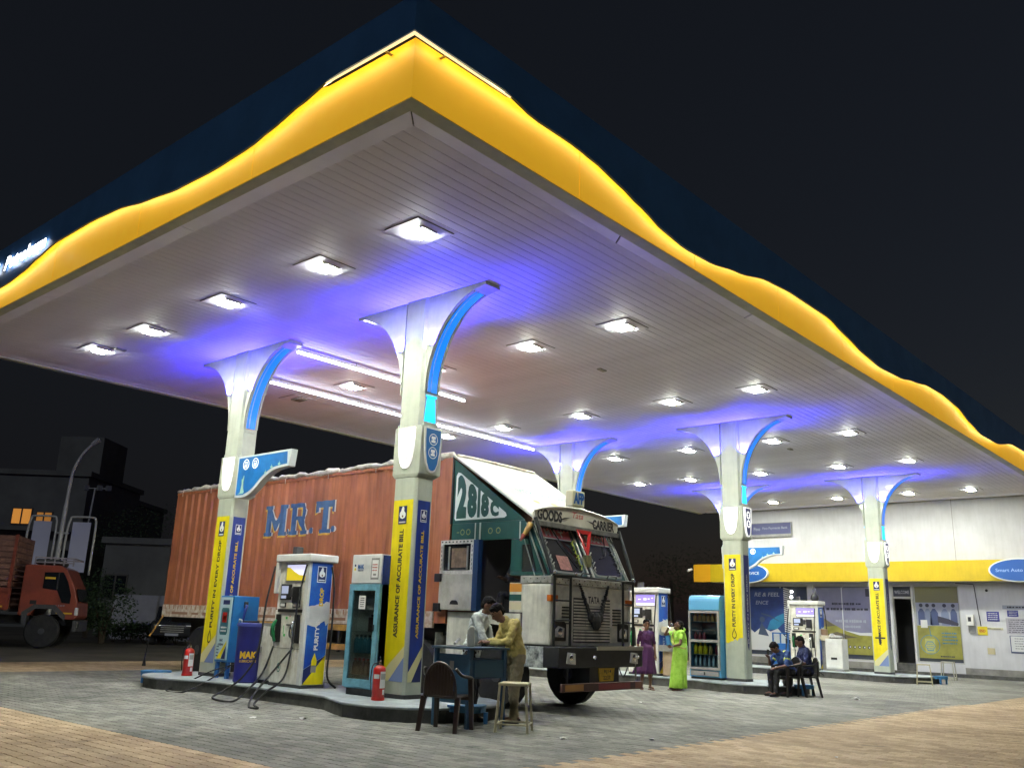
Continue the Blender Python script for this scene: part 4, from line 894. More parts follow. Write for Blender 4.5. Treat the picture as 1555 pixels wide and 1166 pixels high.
for yy in (7.22, 6.42, 5.66):
    for o_, mt, dy in ((.0045, LWH, -.03), (.006, LBL, 0)): decal('.', yy+dy, 3.06, .11, .12, mt, o_, .05)
# chassis, wheels, side guards
for xx in (.55, 1.55): M().box((xx, 1.0, .85), (xx+.12, 11.6, 1.1)).build('chassis_beam', BLACK, TK)
M().box((.2, 2.4, 1.1), (2.05, 11.9, 1.38)).build('sub_frame', BLACK, TK)
YRAIL = mat('rail_yellow', (.62, .34, .08), .55, noise=(6, .6))
for zz in (1.10, .74): M().box((-.015, 3.5, zz), (.02, 8.3, zz+.11)).build('side_guard', YRAIL, TK)
for yy in (3.8, 5.2, 6.6, 8.0): M().box((.02, yy, .7), (.06, yy+.06, 1.3)).build('guard_bracket', DGREY, TK)
def wheel(x0, x1, y, r=.52, n=26):
    c = .06; mm = M(); pr = [(r*.55, 0), (r*.92, 0), (r, c), (r, (x1-x0)-c), (r*.92, x1-x0), (r*.55, x1-x0)]
    mm.lathe(pr, (0, 0, 0), n); R = Matrix.Rotation(math.pi/2, 4, 'Y'); mm.xf(Matrix.Translation((x0, y, r)) @ R)
    o = mm.build('tyre', RUBBER, TK, smooth=True, auto=.5)
    for s, xx in ((0, x0+.05), (1, x1-.05)):
        M().cyl((xx-.02, y, r), (xx+.02, y, r), r*.56, n=20).build('rim', MGREY, o); M().cyl((xx-.06, y, r), (xx+.06, y, r), r*.2, n=12).build('hub', DGREY, o)
for y in (1.12, 3.05, 9.0, 10.3):
    d = .28 if y < 4 else .55
    wheel(.03, .03+d, y); wheel(Wt-.03-d, Wt-.03, y)
M().box((.02, 2.55, .30), (.34, 2.57, 1.15)).build('mud_flap', mat('flap_white', (.5,.5,.46), .7, noise=(5,.5)), TK); M().box((.05, 4.0, .55), (.6, 5.1, 1.0)).build('fuel_tank', DGREY, TK, .06)
# cab: sides
def cabside(x, s):
    X = lambda d: x+s*d
    lo, hi = sorted((x, X(.04)))
    P = lambda pts, m, nm: M().prism(pts, 'x', lo, hi).build(nm, m, TK, .004)
    P([(.62, .70), (.62, 1.5), (2.27, 1.5), (2.27, .70), (1.95, .70), (1.75, 1.15), (1.45, 1.34), (.95, 1.30), (.72, .95)], CRM, 'lower_side')
    P([(.62, 2.70), (2.27, 2.70), (2.27, 3.0), (.60, 3.0), (.52, 2.92)], GRN, 'green_band')
    P([(.58, 3.004), (2.27, 3.004), (2.27, 4.16)], GRN, 'fairing_side')
    P([(1.62, 1.52), (2.27, 1.52), (2.27, 2.69), (1.62, 2.69)], CRM, 'sleeper_panel')
    P([(.50, 1.52), (.86, 1.52), (.86, 2.0), (.50, 2.0)], CRM, 'kick_panel')
    P([(.10, 2.10), (.86, 2.10), (.86, 2.16), (.20, 2.16)], GRN, 'belt_panel')
    P([(.62, 2.162), (.86, 2.162), (.86, 2.69), (.62, 2.69)], GRN, 'pillar_panel'); P([(.20, 2.162), (.30, 2.162), (.47, 2.69), (.52, 2.92), (.42, 2.92)], GRN, 'front_pillar')
    P([(.472, 2.60), (.62, 2.60), (.62, 2.69), (.50, 2.69)], GRN, 'quarter_top')
    M().prism([(.305, 2.163), (.618, 2.163), (.618, 2.598), (.468, 2.598)], 'x', min(X(.012), X(.018)), max(X(.012), X(.018))).build('quarter_window', GLASS, TK)
cabside(0, 1); cabside(Wt, -1)
# side decoration (visible side)
c = (-.003, 0, 0); ax = '-x'; DM = [mat('stripe_orange', (.55,.23,.03), .45), GRN, mat('stripe_cream', (.62,.55,.36), .45), BLACK, TRIM, mat('motif_gold', (.22,.22,.08), .5)]
def rr(y0, y1, z0, z1, m): dec = M(); rect2d(dec, c, ax, -y1, -y0, z0, z1, m); dec.build('side_stripe' if m < 5 else 'motif', DM, TK, fix=False)
rr(.60, .86, 1.84, 1.97, 0); rr(.60, .86, 1.70, 1.80, 1); rr(.60, .86, 1.56, 1.68, 2); rr(.50, .86, 1.985, 1.998, 3)
rr(1.56, 1.60, 2.70, 3.0, 4); rr(1.68, 1.71, 2.70, 3.0, 4); rr(.66, .69, 2.70, 2.98, 4)
for yc in (2.0, 1.86, 1.34, 1.16): dec = M(); ring2d(dec, c, ax, -yc, 2.85, .055, .038, 5, 8); dec.build('motif', DM, TK, fix=False)
rr(2.08, 2.14, 2.84, 2.855, 5)
# 2818C panel: white rounded outline with green digits that shrink toward the front
pl = M(); tri = [(2.19, 3.06), (1.03, 3.06), (.98, 3.09), (1.0, 3.14), (2.10, 3.90), (2.17, 3.92), (2.21, 3.86), (2.215, 3.10)]
def scale(pts, k): 
    cx = sum(p[0] for p in pts)/len(pts); cz = sum(p[1] for p in pts)/len(pts); return [(cx+(a-cx)*k, cz+(b-cz)*k) for a, b in pts]
poly2d(pl, (-.004, 0, 0), '-x', [(-a, b) for a, b in tri][::-1], 0); 
pl.build('number_panel', mat('panel_white', (.62,.66,.66), .5), TK, fix=False)
def trap(s, y0, y1, z0, h0, h1):
    vs, fs, a = textmesh(s, .075); mm = M()
    mm.add([(-.007, y0+(x+.5)*(y1-y0), z0+(y+.5)*(h0+(h1-h0)*(x+.5))) for x, y in vs], fs); mm.build('painted_number', GRN, TK, fix=False)
for s, y0, y1 in (('2', 2.17, 1.93), ('8', 1.91, 1.68), ('1', 1.665, 1.60), ('8', 1.58, 1.39), ('C', 1.36, 1.16)):
    hh = lambda y: .15+(y-1.03)*.63
    trap(s, y0, y1, 3.09, hh(y0)-.04, hh(y1)-.04)
# open door folded back along the side
dr = M(); dx0, dx1 = -.10, -.055
M().box((dx0, 1.62, 1.53), (dx1, 2.42, 2.13)).build('cab_door', mat('door_cream', (.46,.45,.40), .45, noise=(4,.7)), TK, .01)
DF = mat('door_frame_white', (.62,.62,.58), .5, noise=(14, .6))
mm = M(); mm.box((dx0, 1.62, 2.135), (dx1, 2.42, 2.19)); mm.box((dx0, 1.62, 2.64), (dx1, 2.42, 2.71)); mm.box((dx0, 1.62, 2.19), (dx1, 1.69, 2.64)); mm.box((dx0, 2.35, 2.19), (dx1, 2.42, 2.64)); mm.build('door_window_frame', DF, TK)
M().box((-.075, 1.69, 2.19), (-.07, 2.35, 2.64)).build('door_window', GLASS, TK)
M().box((-.083, 1.80, 2.24), (-.077, 2.16, 2.57)).build('cardboard', mat('cardboard', (.20,.14,.09), .8, noise=(7,.5)), TK)
for yy in (1.76, 2.20): M().box((-.09, yy, 2.21), (-.076, yy+.03, 2.6)).build('window_bar', TRIM, TK)
M().prism([(1.93, 1.62), (2.13, 1.62), (2.12, 1.66), (2.08, 1.69), (1.98, 1.69), (1.94, 1.66)], 'x', -.106, -.095).build('door_handle', BLACK, TK)
for zz in (1.50, 2.0): M().box((-.13, 2.36, zz), (-.06, 2.52, zz+.14)).build('hinge_block', BLACK, TK, .01)
M().box((-.11, 1.50, 1.52), (.0, 1.617, 2.70)).build('door_jamb', mat('jamb_blue', (.01,.04,.12), .4), TK)
zig = M(); 
for k in range(9): rect2d(zig, (-.1025, 0, 0), '-x', -2.40+.088*k, -2.36+.088*k, 2.665, 2.69, 0)
for k in range(6): rect2d(zig, (-.1025, 0, 0), '-x', -2.395, -2.38, 2.2+.075*k, 2.24+.075*k, 0); rect2d(zig, (-.1025, 0, 0), '-x', -1.66, -1.645, 2.2+.075*k, 2.24+.075*k, 0)
zig.build('door_trim_print', DGREY, TK, fix=False)
# inside
M().box((.06, 1.62, 1.35), (Wt-.06, 1.66, 2.9)).build('cab_partition', mat('cab_inside', (.05,.045,.05), .7), TK); M().box((.05, .3, 1.36), (Wt-.05, 2.2, 1.42)).build('cab_floor', BLACK, TK)
M().box((.9, .9, 1.42), (1.9, 1.55, 1.75)).build('bench_seat', mat('seat_dark', (.05,.03,.06), .8), TK, .04); M().box((.15, .30, 1.75), (Wt-.15, .55, 1.98)).build('dashboard', DGREY, TK, .03)
M().tube([(.45+.2*math.cos(a*.5236), .72+.05*math.sin(a*.5236), 1.95+.2*math.sin(a*.5236)) for a in range(13)], .014, 6).build('steering_wheel', BLACK, TK, smooth=True)
# cab: front. lower face
def FP(pts, y0, y1, m, nm, bev=.006): return M().prism(pts, 'y', y0, y1).build(nm, m, TK, bev)
FP([(.0, 1.03), (Wt, 1.03), (Wt, 1.97), (0, 1.97)], .005, .06, CRG, 'front_panel')
M().prism([(-.012, .0), (.06, -.02), (.06, .58), (-.012, .58)], 'z', 1.03, 1.97).build('corner_panel', CRM, TK, .03); M().prism([(Wt+.012, .0), (Wt-.06, -.02), (Wt-.06, .58), (Wt+.012, .58)], 'z', 1.03, 1.97).build('corner_panel', CRM, TK, .03)
M().box((-.02, -.02, 1.975), (Wt+.02, .62, 2.095)).build('belt_trim', mat('belt_silver', (.48,.48,.44), .4, .5, noise=(6,.6)), TK, .01)
st = M()
for k in range(30): st.ell((.05+.0742*k, -.022, 2.0+.05*(k % 2)), (.014, .008, .014), 0, 6, 4)
for k in range(8): st.ell((-.022, .05+.07*k, 2.0+.05*(k % 2)), (.008, .014, .014), 0, 6, 4)
st.build('stud', CHROME, TK)
# grille slats: dark recess with proud bars
M().box((.60, -.004, 1.08), (1.62, .004, 1.78)).build('grille_recess', BLACK, TK)
for k in range(14):
    z = 1.10+.048*k
    if k == 4: continue
    for x0, x1 in ((.60, .90), (.92, 1.30), (1.32, 1.62)):
        M().box((x0, -.02, z), (x1, -.004, z+.027)).build('grille_slat', CRG, TK)
M().box((.58, -.024, 1.285), (1.64, -.002, 1.33)).build('grille_bar', TRIM, TK, .004)
for x0 in (.30, 1.70):
    for k in range(6): M().box((x0, -.008, 1.36+.05*k), (x0+.24, .004, 1.38+.05*k)).build('vent_slot', BLACK, TK)
M().prism([(.93, 1.66), (1.30, 1.66), (1.37, 1.88), (.86, 1.88)], 'y', -.03, -.005).build('badge_plate', CRG, TK, .004)
text('TATA', (1.115, -.033, 1.76), '-y', .32, .11, TXTD, TK, .03)
for x0 in (.08, Wt-.40):
    FP([(x0, 1.10), (x0+.32, 1.10), (x0+.32, 1.36), (x0+.28, 1.40), (x0, 1.40)], -.02, .01, BLACK, 'lamp_housing', .02)
    M().prism([(x0+.03, 1.16), (x0+.25, 1.15), (x0+.26, 1.30), (x0+.10, 1.33), (x0+.03, 1.28)], 'y', -.032, -.018).build('headlight', mat('lamp_glass', (.75,.76,.72), .2, .3), TK, .01)
AMB = mat('amber_lens', (.55,.13,.01), .3)
for x0 in (.08, Wt-.40): M().ell((x0+.15,-.034,1.235),(.075,.02,.07),0,14,8).build('lamp_reflector', CHROME, TK, smooth=True)
M().box((-.022, -.03, 1.70), (.16, .06, 1.80)).build('indicator', AMB, TK, .008); M().box((Wt-.16, -.03, 1.70), (Wt+.022, .06, 1.80)).build('indicator', AMB, TK, .008)
# windscreen assembly leans back
def ws(x, v, d=0): return (x, .03+.44*v-d*.89, 2.10+.86*v)
fr = M(); pan = []
fr.add([ws(0,0), ws(Wt,0), ws(Wt,1), ws(0,1), ws(0,0,-.03), ws(Wt,0,-.03), ws(Wt,1,-.03), ws(0,1,-.03)], [(0,1,2,3),(7,6,5,4),(0,4,5,1),(1,5,6,2),(2,6,7,3),(3,7,4,0)])
fr.build('windscreen_frame', GRN, TK)
def rrect(x0, x1, v0, v1, rx, rv, n=4):
    pts = []
    for cx, cv, a0 in ((x1-rx, v0+rv, -90), (x1-rx, v1-rv, 0), (x0+rx, v1-rv, 90), (x0+rx, v0+rv, 180)):
        for i in range(n+1):
            a = math.radians(a0+90*i/n); pts.append((cx+rx*math.cos(a), cv+rv*math.sin(a)))
    return pts
for x0, x1 in ((.13, 1.00), (1.25, 2.12)):
    o_ = rrect(x0, x1, .06, .97, .12, .13); i_ = rrect(x0+.035, x1-.035, .10, .94, .10, .11); n = len(o_)
    g = M(); g.add([ws(a, v, .012) for a, v in o_]+[ws(a, v, .018) for a, v in i_], [(i, (i+1) % n, n+(i+1) % n, n+i) for i in range(n)]); g.build('window_gasket', mat('gasket_grey', (.16,.18,.17), .5), TK, fix=False)
    g = M(); g.sheet([ws(a, v, .010) for a, v in i_]); w_ = g.build('windscreen', GLASS, TK, fix=False)
    sv = M(); sv.sheet([ws(x0+.05, .74, .020), ws(x1-.05, .74, .020), ws(x1-.05, .92, .020), ws(x0+.05, .92, .020)]); sv.sheet([ws(x0+.05, .715, .020), ws(x1-.05, .715, .020), ws(x1-.05, .74, .020), ws(x0+.05, .74, .020)], 1)
    sv.build('sun_strip', [mat('strip_pink', (.72,.17,.20), .5), TXTW], TK, fix=False)
    aa = ((1, 0, 0), tuple((Vector(ws(0, 1))-Vector(ws(0, 0))).normalized()))
    text('M R T' if x0 < 1 else 'BIKAN', ws((x0+x1)/2-.04, .83, .024), aa, .50, .12, TXTW, TK, .05)
    M().tube([ws(x1-.14, .96, .05), ws(x1-.34, .5, .04), ws(x1-.62 if x0 < 1 else x1-.5, .20 if x0 < 1 else .45, .03)][::1] if x0 > 1 else [ws(x0+.30, .98, .05), ws(x0+.52, .55, .04), ws(x0+.72, .20, .03)], .009, 6).build('wiper', BLACK, TK)
tn = M(); tr2 = random.Random(9)
for x in (.17, .93, 1.33, 2.06):
    for k in range(12):
        v = .16+.048*k; tn.tube([ws(x+tr2.uniform(-.03,.03), v, .03), ws(x+tr2.uniform(-.05,.05), v+.05, .05)], .012, 4, 0 if x != .93 else 1)
tn.build('tinsel', [mat('tinsel_silver', (.35,.36,.32), .4), mat('tinsel_green', (.40,.48,.06), .5)], TK)
pc = M(); pc.sheet([ws(.34, .13, .02), ws(.66, .13, .02), ws(.66, .40, .02), ws(.34, .40, .02)]); pc.build('window_notice', mat('notice_pink', (.32,.12,.10), .6, noise=(20,.5)), TK, fix=False)
mu = M(); mu.add([ws(1.035, .03, .012), ws(1.075, .03, .012), ws(1.075, .98, .012), ws(1.035, .98, .012), ws(1.035, .03, .035), ws(1.075, .03, .035), ws(1.075, .98, .035), ws(1.035, .98, .035)], [(0,3,2,1),(4,5,6,7),(0,1,5,4),(1,2,6,5),(2,3,7,6),(3,0,4,7)])
o0 = len(mu.v); mu.add([(x+.14, y, z) for x, y, z in mu.v[:8]], mu.f[:6]); mu.build('centre_trim', TRIM, TK)
M().sheet([ws(a, v, .014) for a, v in rrect(1.095, 1.155, .08, .55, .03, .06)]).build('centre_window', GLASS, TK, fix=False)
for x, s in ((.03, 1), (.09, 1), (Wt-.03, 1), (Wt-.09, 1)): M().tube([ws(x, .0, .02), ws(x, 1.0, .02)], .012, 6).build('pillar_trim', TRIM, TK)
M().tube([(-.02, .12, 2.1), (-.02, .52, 2.95)], .014, 6).build('pillar_trim', TRIM, TK); M().tube([(-.02, .32, 2.1), (-.02, .56, 2.68)], .010, 6).build('pillar_trim', TRIM, TK)
# visor board with arched top
arc = [(-.06+(Wt+.12)*i/16, 3.12+.15*math.sin(math.pi*i/16)**.7) for i in range(17)]
vis = M().prism([(-.06, 2.98), *arc, (Wt+.06, 2.98)], 'y', .32, .37).build('visor_board', mat('visor_cream', (.68,.66,.54), .5, noise=(4,.8)), TK, .006)
M().tube([(a, .32, b+.012) for a, b in arc], .018, 6).build('visor_edge', TRIM, vis, smooth=True)
M().box((-.05, .27, 2.90), (Wt+.05, .34, 2.975)).build('visor_lip', STEEL, vis)
fg = M()
for k in range(26): fg.prism([(k*.09-.03, 2.90), (k*.09+.05, 2.90), (k*.09+.01, 2.85)], 'y', .28, .29)
fg.build('fringe', BLACK, vis)
text('GOODS', (.33, .315, 3.095), '-y', .66, .19, TXTD, vis, .05); text('CARRIER', (1.86, .315, 3.075), '-y', .66, .17, TXTD, vis, .05); text('Tata', (1.10, .315, 3.17), '-y', .30, .10, REDP, vis, .0, .3)
orn = M()
for s in (-1, 1): poly2d(orn, (1.12+.40*s, .314, 3.07), '-y', [(-.18*s, .05), (.0, .03), (.2*s, -.04), (.0, .0)], 0)
orn.build('visor_motif', TXTD, vis, fix=False)
bx = M().box((.93, .30, 3.33), (1.27, .46, 3.60)).build('roof_sign', mat('sign_cream', (.60,.58,.40), .5), TK, .015); text('AFP', (1.10, .296, 3.47), '-y', .30, .20, BLUEM, bx, .06)
# red warning triangle, tassel, garland
M().add([(.92,.20,2.92),(1.34,.20,2.92),(1.13,.10,2.46),(1.00,.20,2.86),(1.26,.20,2.86),(1.13,.13,2.59)]+[(a,b+.02,c) for a,b,c in [(.92,.20,2.92),(1.34,.20,2.92),(1.13,.10,2.46),(1.00,.20,2.86),(1.26,.20,2.86),(1.13,.13,2.59)]],
  [(0,1,4,3),(1,2,5,4),(2,0,3,5),(6,9,10,7),(7,10,11,8),(8,11,9,6),(0,6,7,1),(1,7,8,2),(2,8,6,0)]).build('warning_triangle', mat('triangle_red', (.62,.03,.03), .35), TK)
M().box((1.06, .10, 2.30), (1.22, .16, 2.50)).build('idol_box', mat('idol', (.30,.30,.14), .5, noise=(12,.4)), TK, .01)
M().tube([(-.05,.40,2.93),(-.10,.44,2.82),(-.16,.48,2.70)], [.05,.045,.02], 8).build('tassel', mat('tassel_gold', (.55,.36,.10), .7), TK, smooth=True); M().tube([(-.14,.47,2.74),(-.19,.50,2.64)], [.04,.015], 8).build('tassel_tip', mat('tassel_red', (.45,.10,.06), .7), TK, smooth=True)
ga = M(); gr = random.Random(3)
for p0, p1 in (((.72,-.03,2.0),(.98,-.06,1.50)), ((1.52,-.03,2.0),(1.28,-.06,1.50))):
    for k in range(16):
        t_ = k/15; p = Vector(p0).lerp(Vector(p1), t_); r = .018+.03*t_; ga.ell((p.x+gr.uniform(-.012,.012), p.y, p.z), (r, .03, r*.9), 0, 6, 4)
ga.ell((1.13,-.07,1.42),(.13,.06,.15),0,9,6); ga.ell((1.0,-.06,1.48),(.07,.04,.09),0,8,5); ga.ell((1.27,-.06,1.48),(.07,.04,.09),0,8,5)
ga.build('black_garland', mat('garland', (.015,.015,.017), .7, noise=(30,.5)), TK)
# guard pipes and ladders
def pipe(pts, r=.024): M().tube(pts, r, 8).build('guard_bar', GUARD, TK, smooth=True, auto=.8)
for x in (.02, .44, 1.93, Wt-.01):
    pipe([(x, -.06, 1.02), (x, -.06, 2.12)], .022)
pipe([(-.03, -.05, 2.12), (-.06, .30, 3.02)], .032); pipe([(Wt+.03, -.05, 2.12), (Wt+.06, .30, 3.02)], .032)
for x0, x1 in ((.02, .44), (1.93, Wt)):
    for z in (1.42, 1.72, 2.08): pipe([(x0, -.06, z), (x1, -.06, z)], .014)
pipe([(-.02, -.07, 2.11), (Wt+.02, -.07, 2.11)], .018)
for x in (.82, 1.55): pipe([(x-.14, -.07, 2.11), (x-.12, -.10, 2.17), (x+.12, -.10, 2.17), (x+.14, -.07, 2.11)], .012)
for x in (.55, Wt-.05, -.02): M().ell((x, -.08, 2.15), (.03,.03,.03), 0, 8, 6).build('marker_knob', CHROME, TK, smooth=True)
# bumpers
BK = mat('bumper_black', (.022,.023,.023), .45, noise=(7,.6))
M().prism([(-.04,.70),(Wt+.05,.70),(Wt+.05,.98),(Wt+.02,1.02),(-.04,1.02)], 'y', -.22, .10).build('bumper', BK, TK, .02)
M().box((-.03, .10, .69), (.04, .56, 1.01)).build('corner_guard', mat('speckled_white', (.52,.55,.52), .6, noise=(7,.1,(.03,.04,.04))), TK, .01); M().box((Wt-.04, .10, .69), (Wt+.03, .56, 1.01)).build('corner_guard', BK, TK, .01)
M().box((.95, -.235, .97), (Wt+.04, -.20, 1.035)).build('bumper_strip', TRIM, TK)
for x in (.14, Wt-.36): M().prism([(x,.77),(x+.24,.75),(x+.23,.92),(x+.03,.94)], 'y', -.235, -.215).build('fog_light', mat('lamp_glass', (.75,.76,.72), .2, .3), TK, .01)
for x in (.14, Wt-.36): M().ell((x+.12,-.238,.845),(.06,.015,.06),0,14,8).build('fog_reflector', CHROME, TK, smooth=True)
for x in (.88, Wt-.12): M().ell((x, -.23, .86), (.035,.02,.035), 0, 8, 6).build('tow_hook', CHROME, TK)
M().box((.80, -.19, .46), (1.62, .0, .70)).build('under_panel', BLACK, TK)
PLT = mat('plate_yellow', (.66,.42,.03), .5, noise=(9,.65))
np_ = M().prism([(1.02,.69),(1.46,.69),(1.43,.49),(1.06,.49)], 'y', -.215, -.195).build('number_plate', PLT, TK); text('RJ14', (1.26,-.218,.635), '-y', .20, .07, TXTD, np_, .01); text('2237', (1.24,-.218,.545), '-y', .20, .06, TXTD, np_, .01)
M().box((.02,-.26,.35),(Wt-.02,-.20,.475)).build('lower_bar', mat('bar_brown', (.08,.035,.03), .5), TK, .01)
lb = M(); rect2d(lb, (0,-.263,0), '-y', .08, .55, .365, .46, 1); rect2d(lb, (0,-.263,0), '-y', .95, 1.85, .365, .46, 0); rect2d(lb, (0,-.263,0), '-y', 2.0, 2.2, .365, .46, 2); lb.build('reflector_strip', [mat('reflector_dull', (.26,.035,.04), .4), mat('reflector_amber', (.42,.20,.05), .45), mat('reflector_brown', (.25,.08,.05), .4)], TK, fix=False)
M().tube([(2.05,-.2,.95),(2.08,-.22,.6),(2.07,-.22,.46)], .015, 6).build('stay_rod', STEEL, TK); M().tube([(.2,-.2,.72),(.2,-.2,.46)], .02, 6).build('stay_rod', BLACK, TK)
# sloped fairing roof
rf = M(); A = [(-.03,.36,3.04),(Wt+.03,.36,3.04),(Wt+.03,2.29,4.25),(-.03,2.29,4.25)]
rf.add(A+[(x,y+.02,z-.03) for x,y,z in A], [(0,1,2,3),(7,6,5,4),(0,4,5,1),(1,5,6,2),(2,6,7,3),(3,7,4,0)])
rf.build('fairing_roof', ROOFW, TK, .008)
sl = ((1,0,0), tuple((Vector((0,1.93,1.21))).normalized()))
def onroof(x, q, d=.006): return (x, .36+1.93*q-.53*d, 3.04+1.21*q+.85*d)
text('MERTA ROAD', onroof(1.30,.46), sl, 1.5, .20, mat('faded_teal', (.13,.25,.27), .6), TK, .0, -.2)
for x_ in (.72, 1.22): sm = M(); disc2d(sm, onroof(x_,.30), sl, 0, 0, .08, 0, 12, .055); sm.build('stain', mat('stain_yellow', (.42,.40,.12), .7), TK, fix=False)
M().tube([onroof(.02,.98),onroof(.5,1.0),onroof(1.2,.99),onroof(2.2,.98)], .035, 6).build('roof_rope', TARP, TK)
M().box((-.02,2.27,3.0),(0.0,2.31,4.22)).build('fairing_edge', BLACK, TK)
# rear prop hanging below the container's back corner
M().tube([(-.02,11.9,1.25),(-.1,12.3,.75)], .02, 6).build('rear_bracket', YRAIL, TK); M().tube([(-.1,12.3,.78),(-.12,12.35,.25),(-.12,12.35,.06)], [.012,.014,.05], 6).build('rubber_tail', RUBBER, TK)
# ------------------------------------------------------------------ the white building behind
BX = 27.3
B = thing('station_building', 'long white station building with a yellow band and poster windows behind', 'building', (BX, -2, 0))
def WB(o): o.location = -B.location; return o
FRM = mat('frame_grey', (.42,.42,.40), .45, .3)
DOORX = (1.06, 1.80)
wl = M()
wl.box((BX, 8.0, 0), (BX+.3, 8.6, 3.45)); wl.box((BX, 4.98, 0), (BX+.3, 5.22, 3.45)); wl.box((BX, 1.86, 0), (BX+.3, 2.44, 3.45)); wl.box((BX, -14, 0), (BX+.3, -.66, 3.45))
wl.box((BX, -.66, 0), (BX+.3, 1.0, .45)); wl.box((BX, 1.8, 0), (BX+.3, 1.86, 3.45)); wl.box((BX, 2.44, 0), (BX+.3, 4.98, .40)); wl.box((BX, 5.22, 0), (BX+.3, 8.0, .40)); wl.box((BX, 1.0, 0), (BX+.3, 1.06, 3.45))
wl.box((BX+.004, -.66, 3.31), (BX+.3, 8.0, 3.45))
WB(wl.build('ground_wall', WALLW, B))
WB(M().box((BX, -14, 3.45), (BX+.3, 8.6, 7.6)).build('upper_wall', WALLW, B)); WB(M().box((BX+.3, 8.3, 0), (36, 8.6, 7.6)).build('end_wall', WALLW, B))
WB(M().box((BX-.003, -.69, 4.2), (BX+.01, -.67, 7.5)).build('wall_joint', MGREY, B))
WB(M().box((BX-.35, -14, .0), (BX-.001, 8.6, .12)).build('plinth_step', KERB, B)); WB(M().box((BX-.02, -14, .12), (BX-.0005, -.67, .34)).build('skirting', mat('skirting_grey', (.28,.27,.24), .7, noise=(2,.6)), B))
WB(M().box((BX-.02, 2.44, .12), (BX-.0005, 8.0, .36)).build('skirting', MC['skirting_grey'], B))
WB(M().box((26.7, -14, 3.43), (BX-.001, 9.4, 4.19)).build('yellow_band', YELB, B)); WB(M().box((26.72, 9.403, 3.44), (27.2, 10.25, 4.2)).build('yellow_band', mat('band_sodium_lit', (.80,.40,.01), .5), B))  # left end piece has orange sodium light painted into its colour
WB(M().box((26.75, -14, 3.40), (BX-.001, 9.4, 3.428)).build('band_soffit', MGREY, B)); WB(M().box((BX-.12, 8.12, 0), (BX-.001, 8.55, 3.40)).build('yellow_pier', YELB, B))
WB(M().box((BX-.3, -14, .121), (BX-.25, -13.9, .13)).build('step_edge', KERB, B))
def window(y0, y1, z0, z1, mull, pane_m):
    f = M(); x0, x1 = BX+.05, BX+.10
    f.box((x0, y0, z0), (x1, y0+.05, z1)); f.box((x0, y1-.05, z0), (x1, y1, z1)); f.box((x0, y0+.05, z0), (x1, y1-.05, z0+.05)); f.box((x0, y0+.05, z1-.05), (x1, y1-.05, z1))
    for mY in mull: f.box((x0, mY-.02, z0+.05), (x1, mY+.02, z1-.05))
    fo = WB(f.build('window_frame', FRM, B)); g = M().box((BX+.07, y0+.05, z0+.05), (BX+.076, y1-.05, z1-.05)).build('pane', pane_m, fo); return fo
SHOP = mat('shop_glass', (.06,.07,.09), .06, spec=.7)
w1 = window(5.22, 8.0, .40, 3.31, [6.45], SHOP); w2 = window(2.44, 4.98, .40, 3.31, [3.75], SHOP); w3 = window(-.66, 1.0, .45, 3.31, [], SHOP)
# posters stuck on the panes
def poster(name, lab, cat_, y0, y1, z0, z1, cols, draw):
    o = thing(name, lab, cat_, (BX+.04, (y0+y1)/2, (z0+z1)/2)); m_ = M(); h, v = (y1-y0)/2, (z1-z0)/2
    m_.box((0, -h, -v), (.006, h, v)); m_.build('sheet', cols[0], o); p = M(); draw(p, h, v); p.build('print', cols, o, fix=False); return o
NIGHT = mat('poster_lilac', (.20,.20,.29), .5, noise=(1.1,.8)); OLIVE = mat('poster_olive', (.30,.29,.05), .5, noise=(1.5,.6)); DKOL = mat('poster_dark', (.13,.11,.06), .5, noise=(2,.7)); INK = mat('poster_ink', (.03,.03,.05), .6); PBLUE = mat('poster_blue', (.025,.055,.20), .45, noise=(.8,.5)); PCY = mat('poster_cyan', (.03,.20,.36), .45, noise=(1.2,.6)); PGR = mat('poster_grey', (.28,.30,.36), .6); PWH = mat('poster_white', (.55,.56,.57), .6)
rs = random.Random(12)
def d2(p, h, v):
    c = (-.003,0,0); poly2d(p, c, '-x', [(-h,v*.20),(-h*.55,-v*.05),(-h*.1,-v*.28),(h*.45,-v*.42),(h,-v*.43),(h,-v),(-h,-v)], 1)
    c = (-.005,0,0); poly2d(p, c, '-x', [(-h,v*.20),(-h*.6,-v*.02),(-h*.35,-v*.17),(-h*.6,-v*.20),(-h,-v*.15)], 2); poly2d(p, c, '-x', [(-h*.7,-v*.45),(-h*.3,-v*.35),(h*.1,-v*.45),(h*.4,-v*.5),(-h*.1,-v*.55)], 2)
    scrib(p, c, '-x', -h*.45, h*.55, v*.43, v*.56, 1, rs, 3, .6); scrib(p, c, '-x', -h*.7, h*.85, v*.27, v*.40, 1, rs, 3, .6); scrib(p, c, '-x', -h*.35, h*.75, -v*.10, v*.06, 1, rs, 5, .6); scrib(p, c, '-x', -h*.1, h*.55, -v*.25, -v*.12, 1, rs, 5, .6)
    poly2d(p, c, '-x', [(-h*.05,-v*.30),(h*.45,-v*.43),(h,-v*.44),(h,-v*.34),(h*.5,-v*.36)], 4)
    for k in range(6): disc2d(p, c, '-x', -h*.05+.19*k, -v*.78, .055, 3)
    for k in range(6): disc2d(p, (-.007,0,0), '-x', -h*.05+.19*k+.01, -v*.78, .03, 4)
    rect2d(p, c, '-x', h*.72, h*.92, v*.72, v*.95, 3); rect2d(p, c, '-x', -h*.09, -h*.06, -v, v, 4)
poster('window_poster', 'wide lilac and olive hill poster on the window left of the farthest column', 'poster', 2.50, 4.92, .62, 3.24, [NIGHT, OLIVE, DKOL, INK, PWH, PGR], d2)
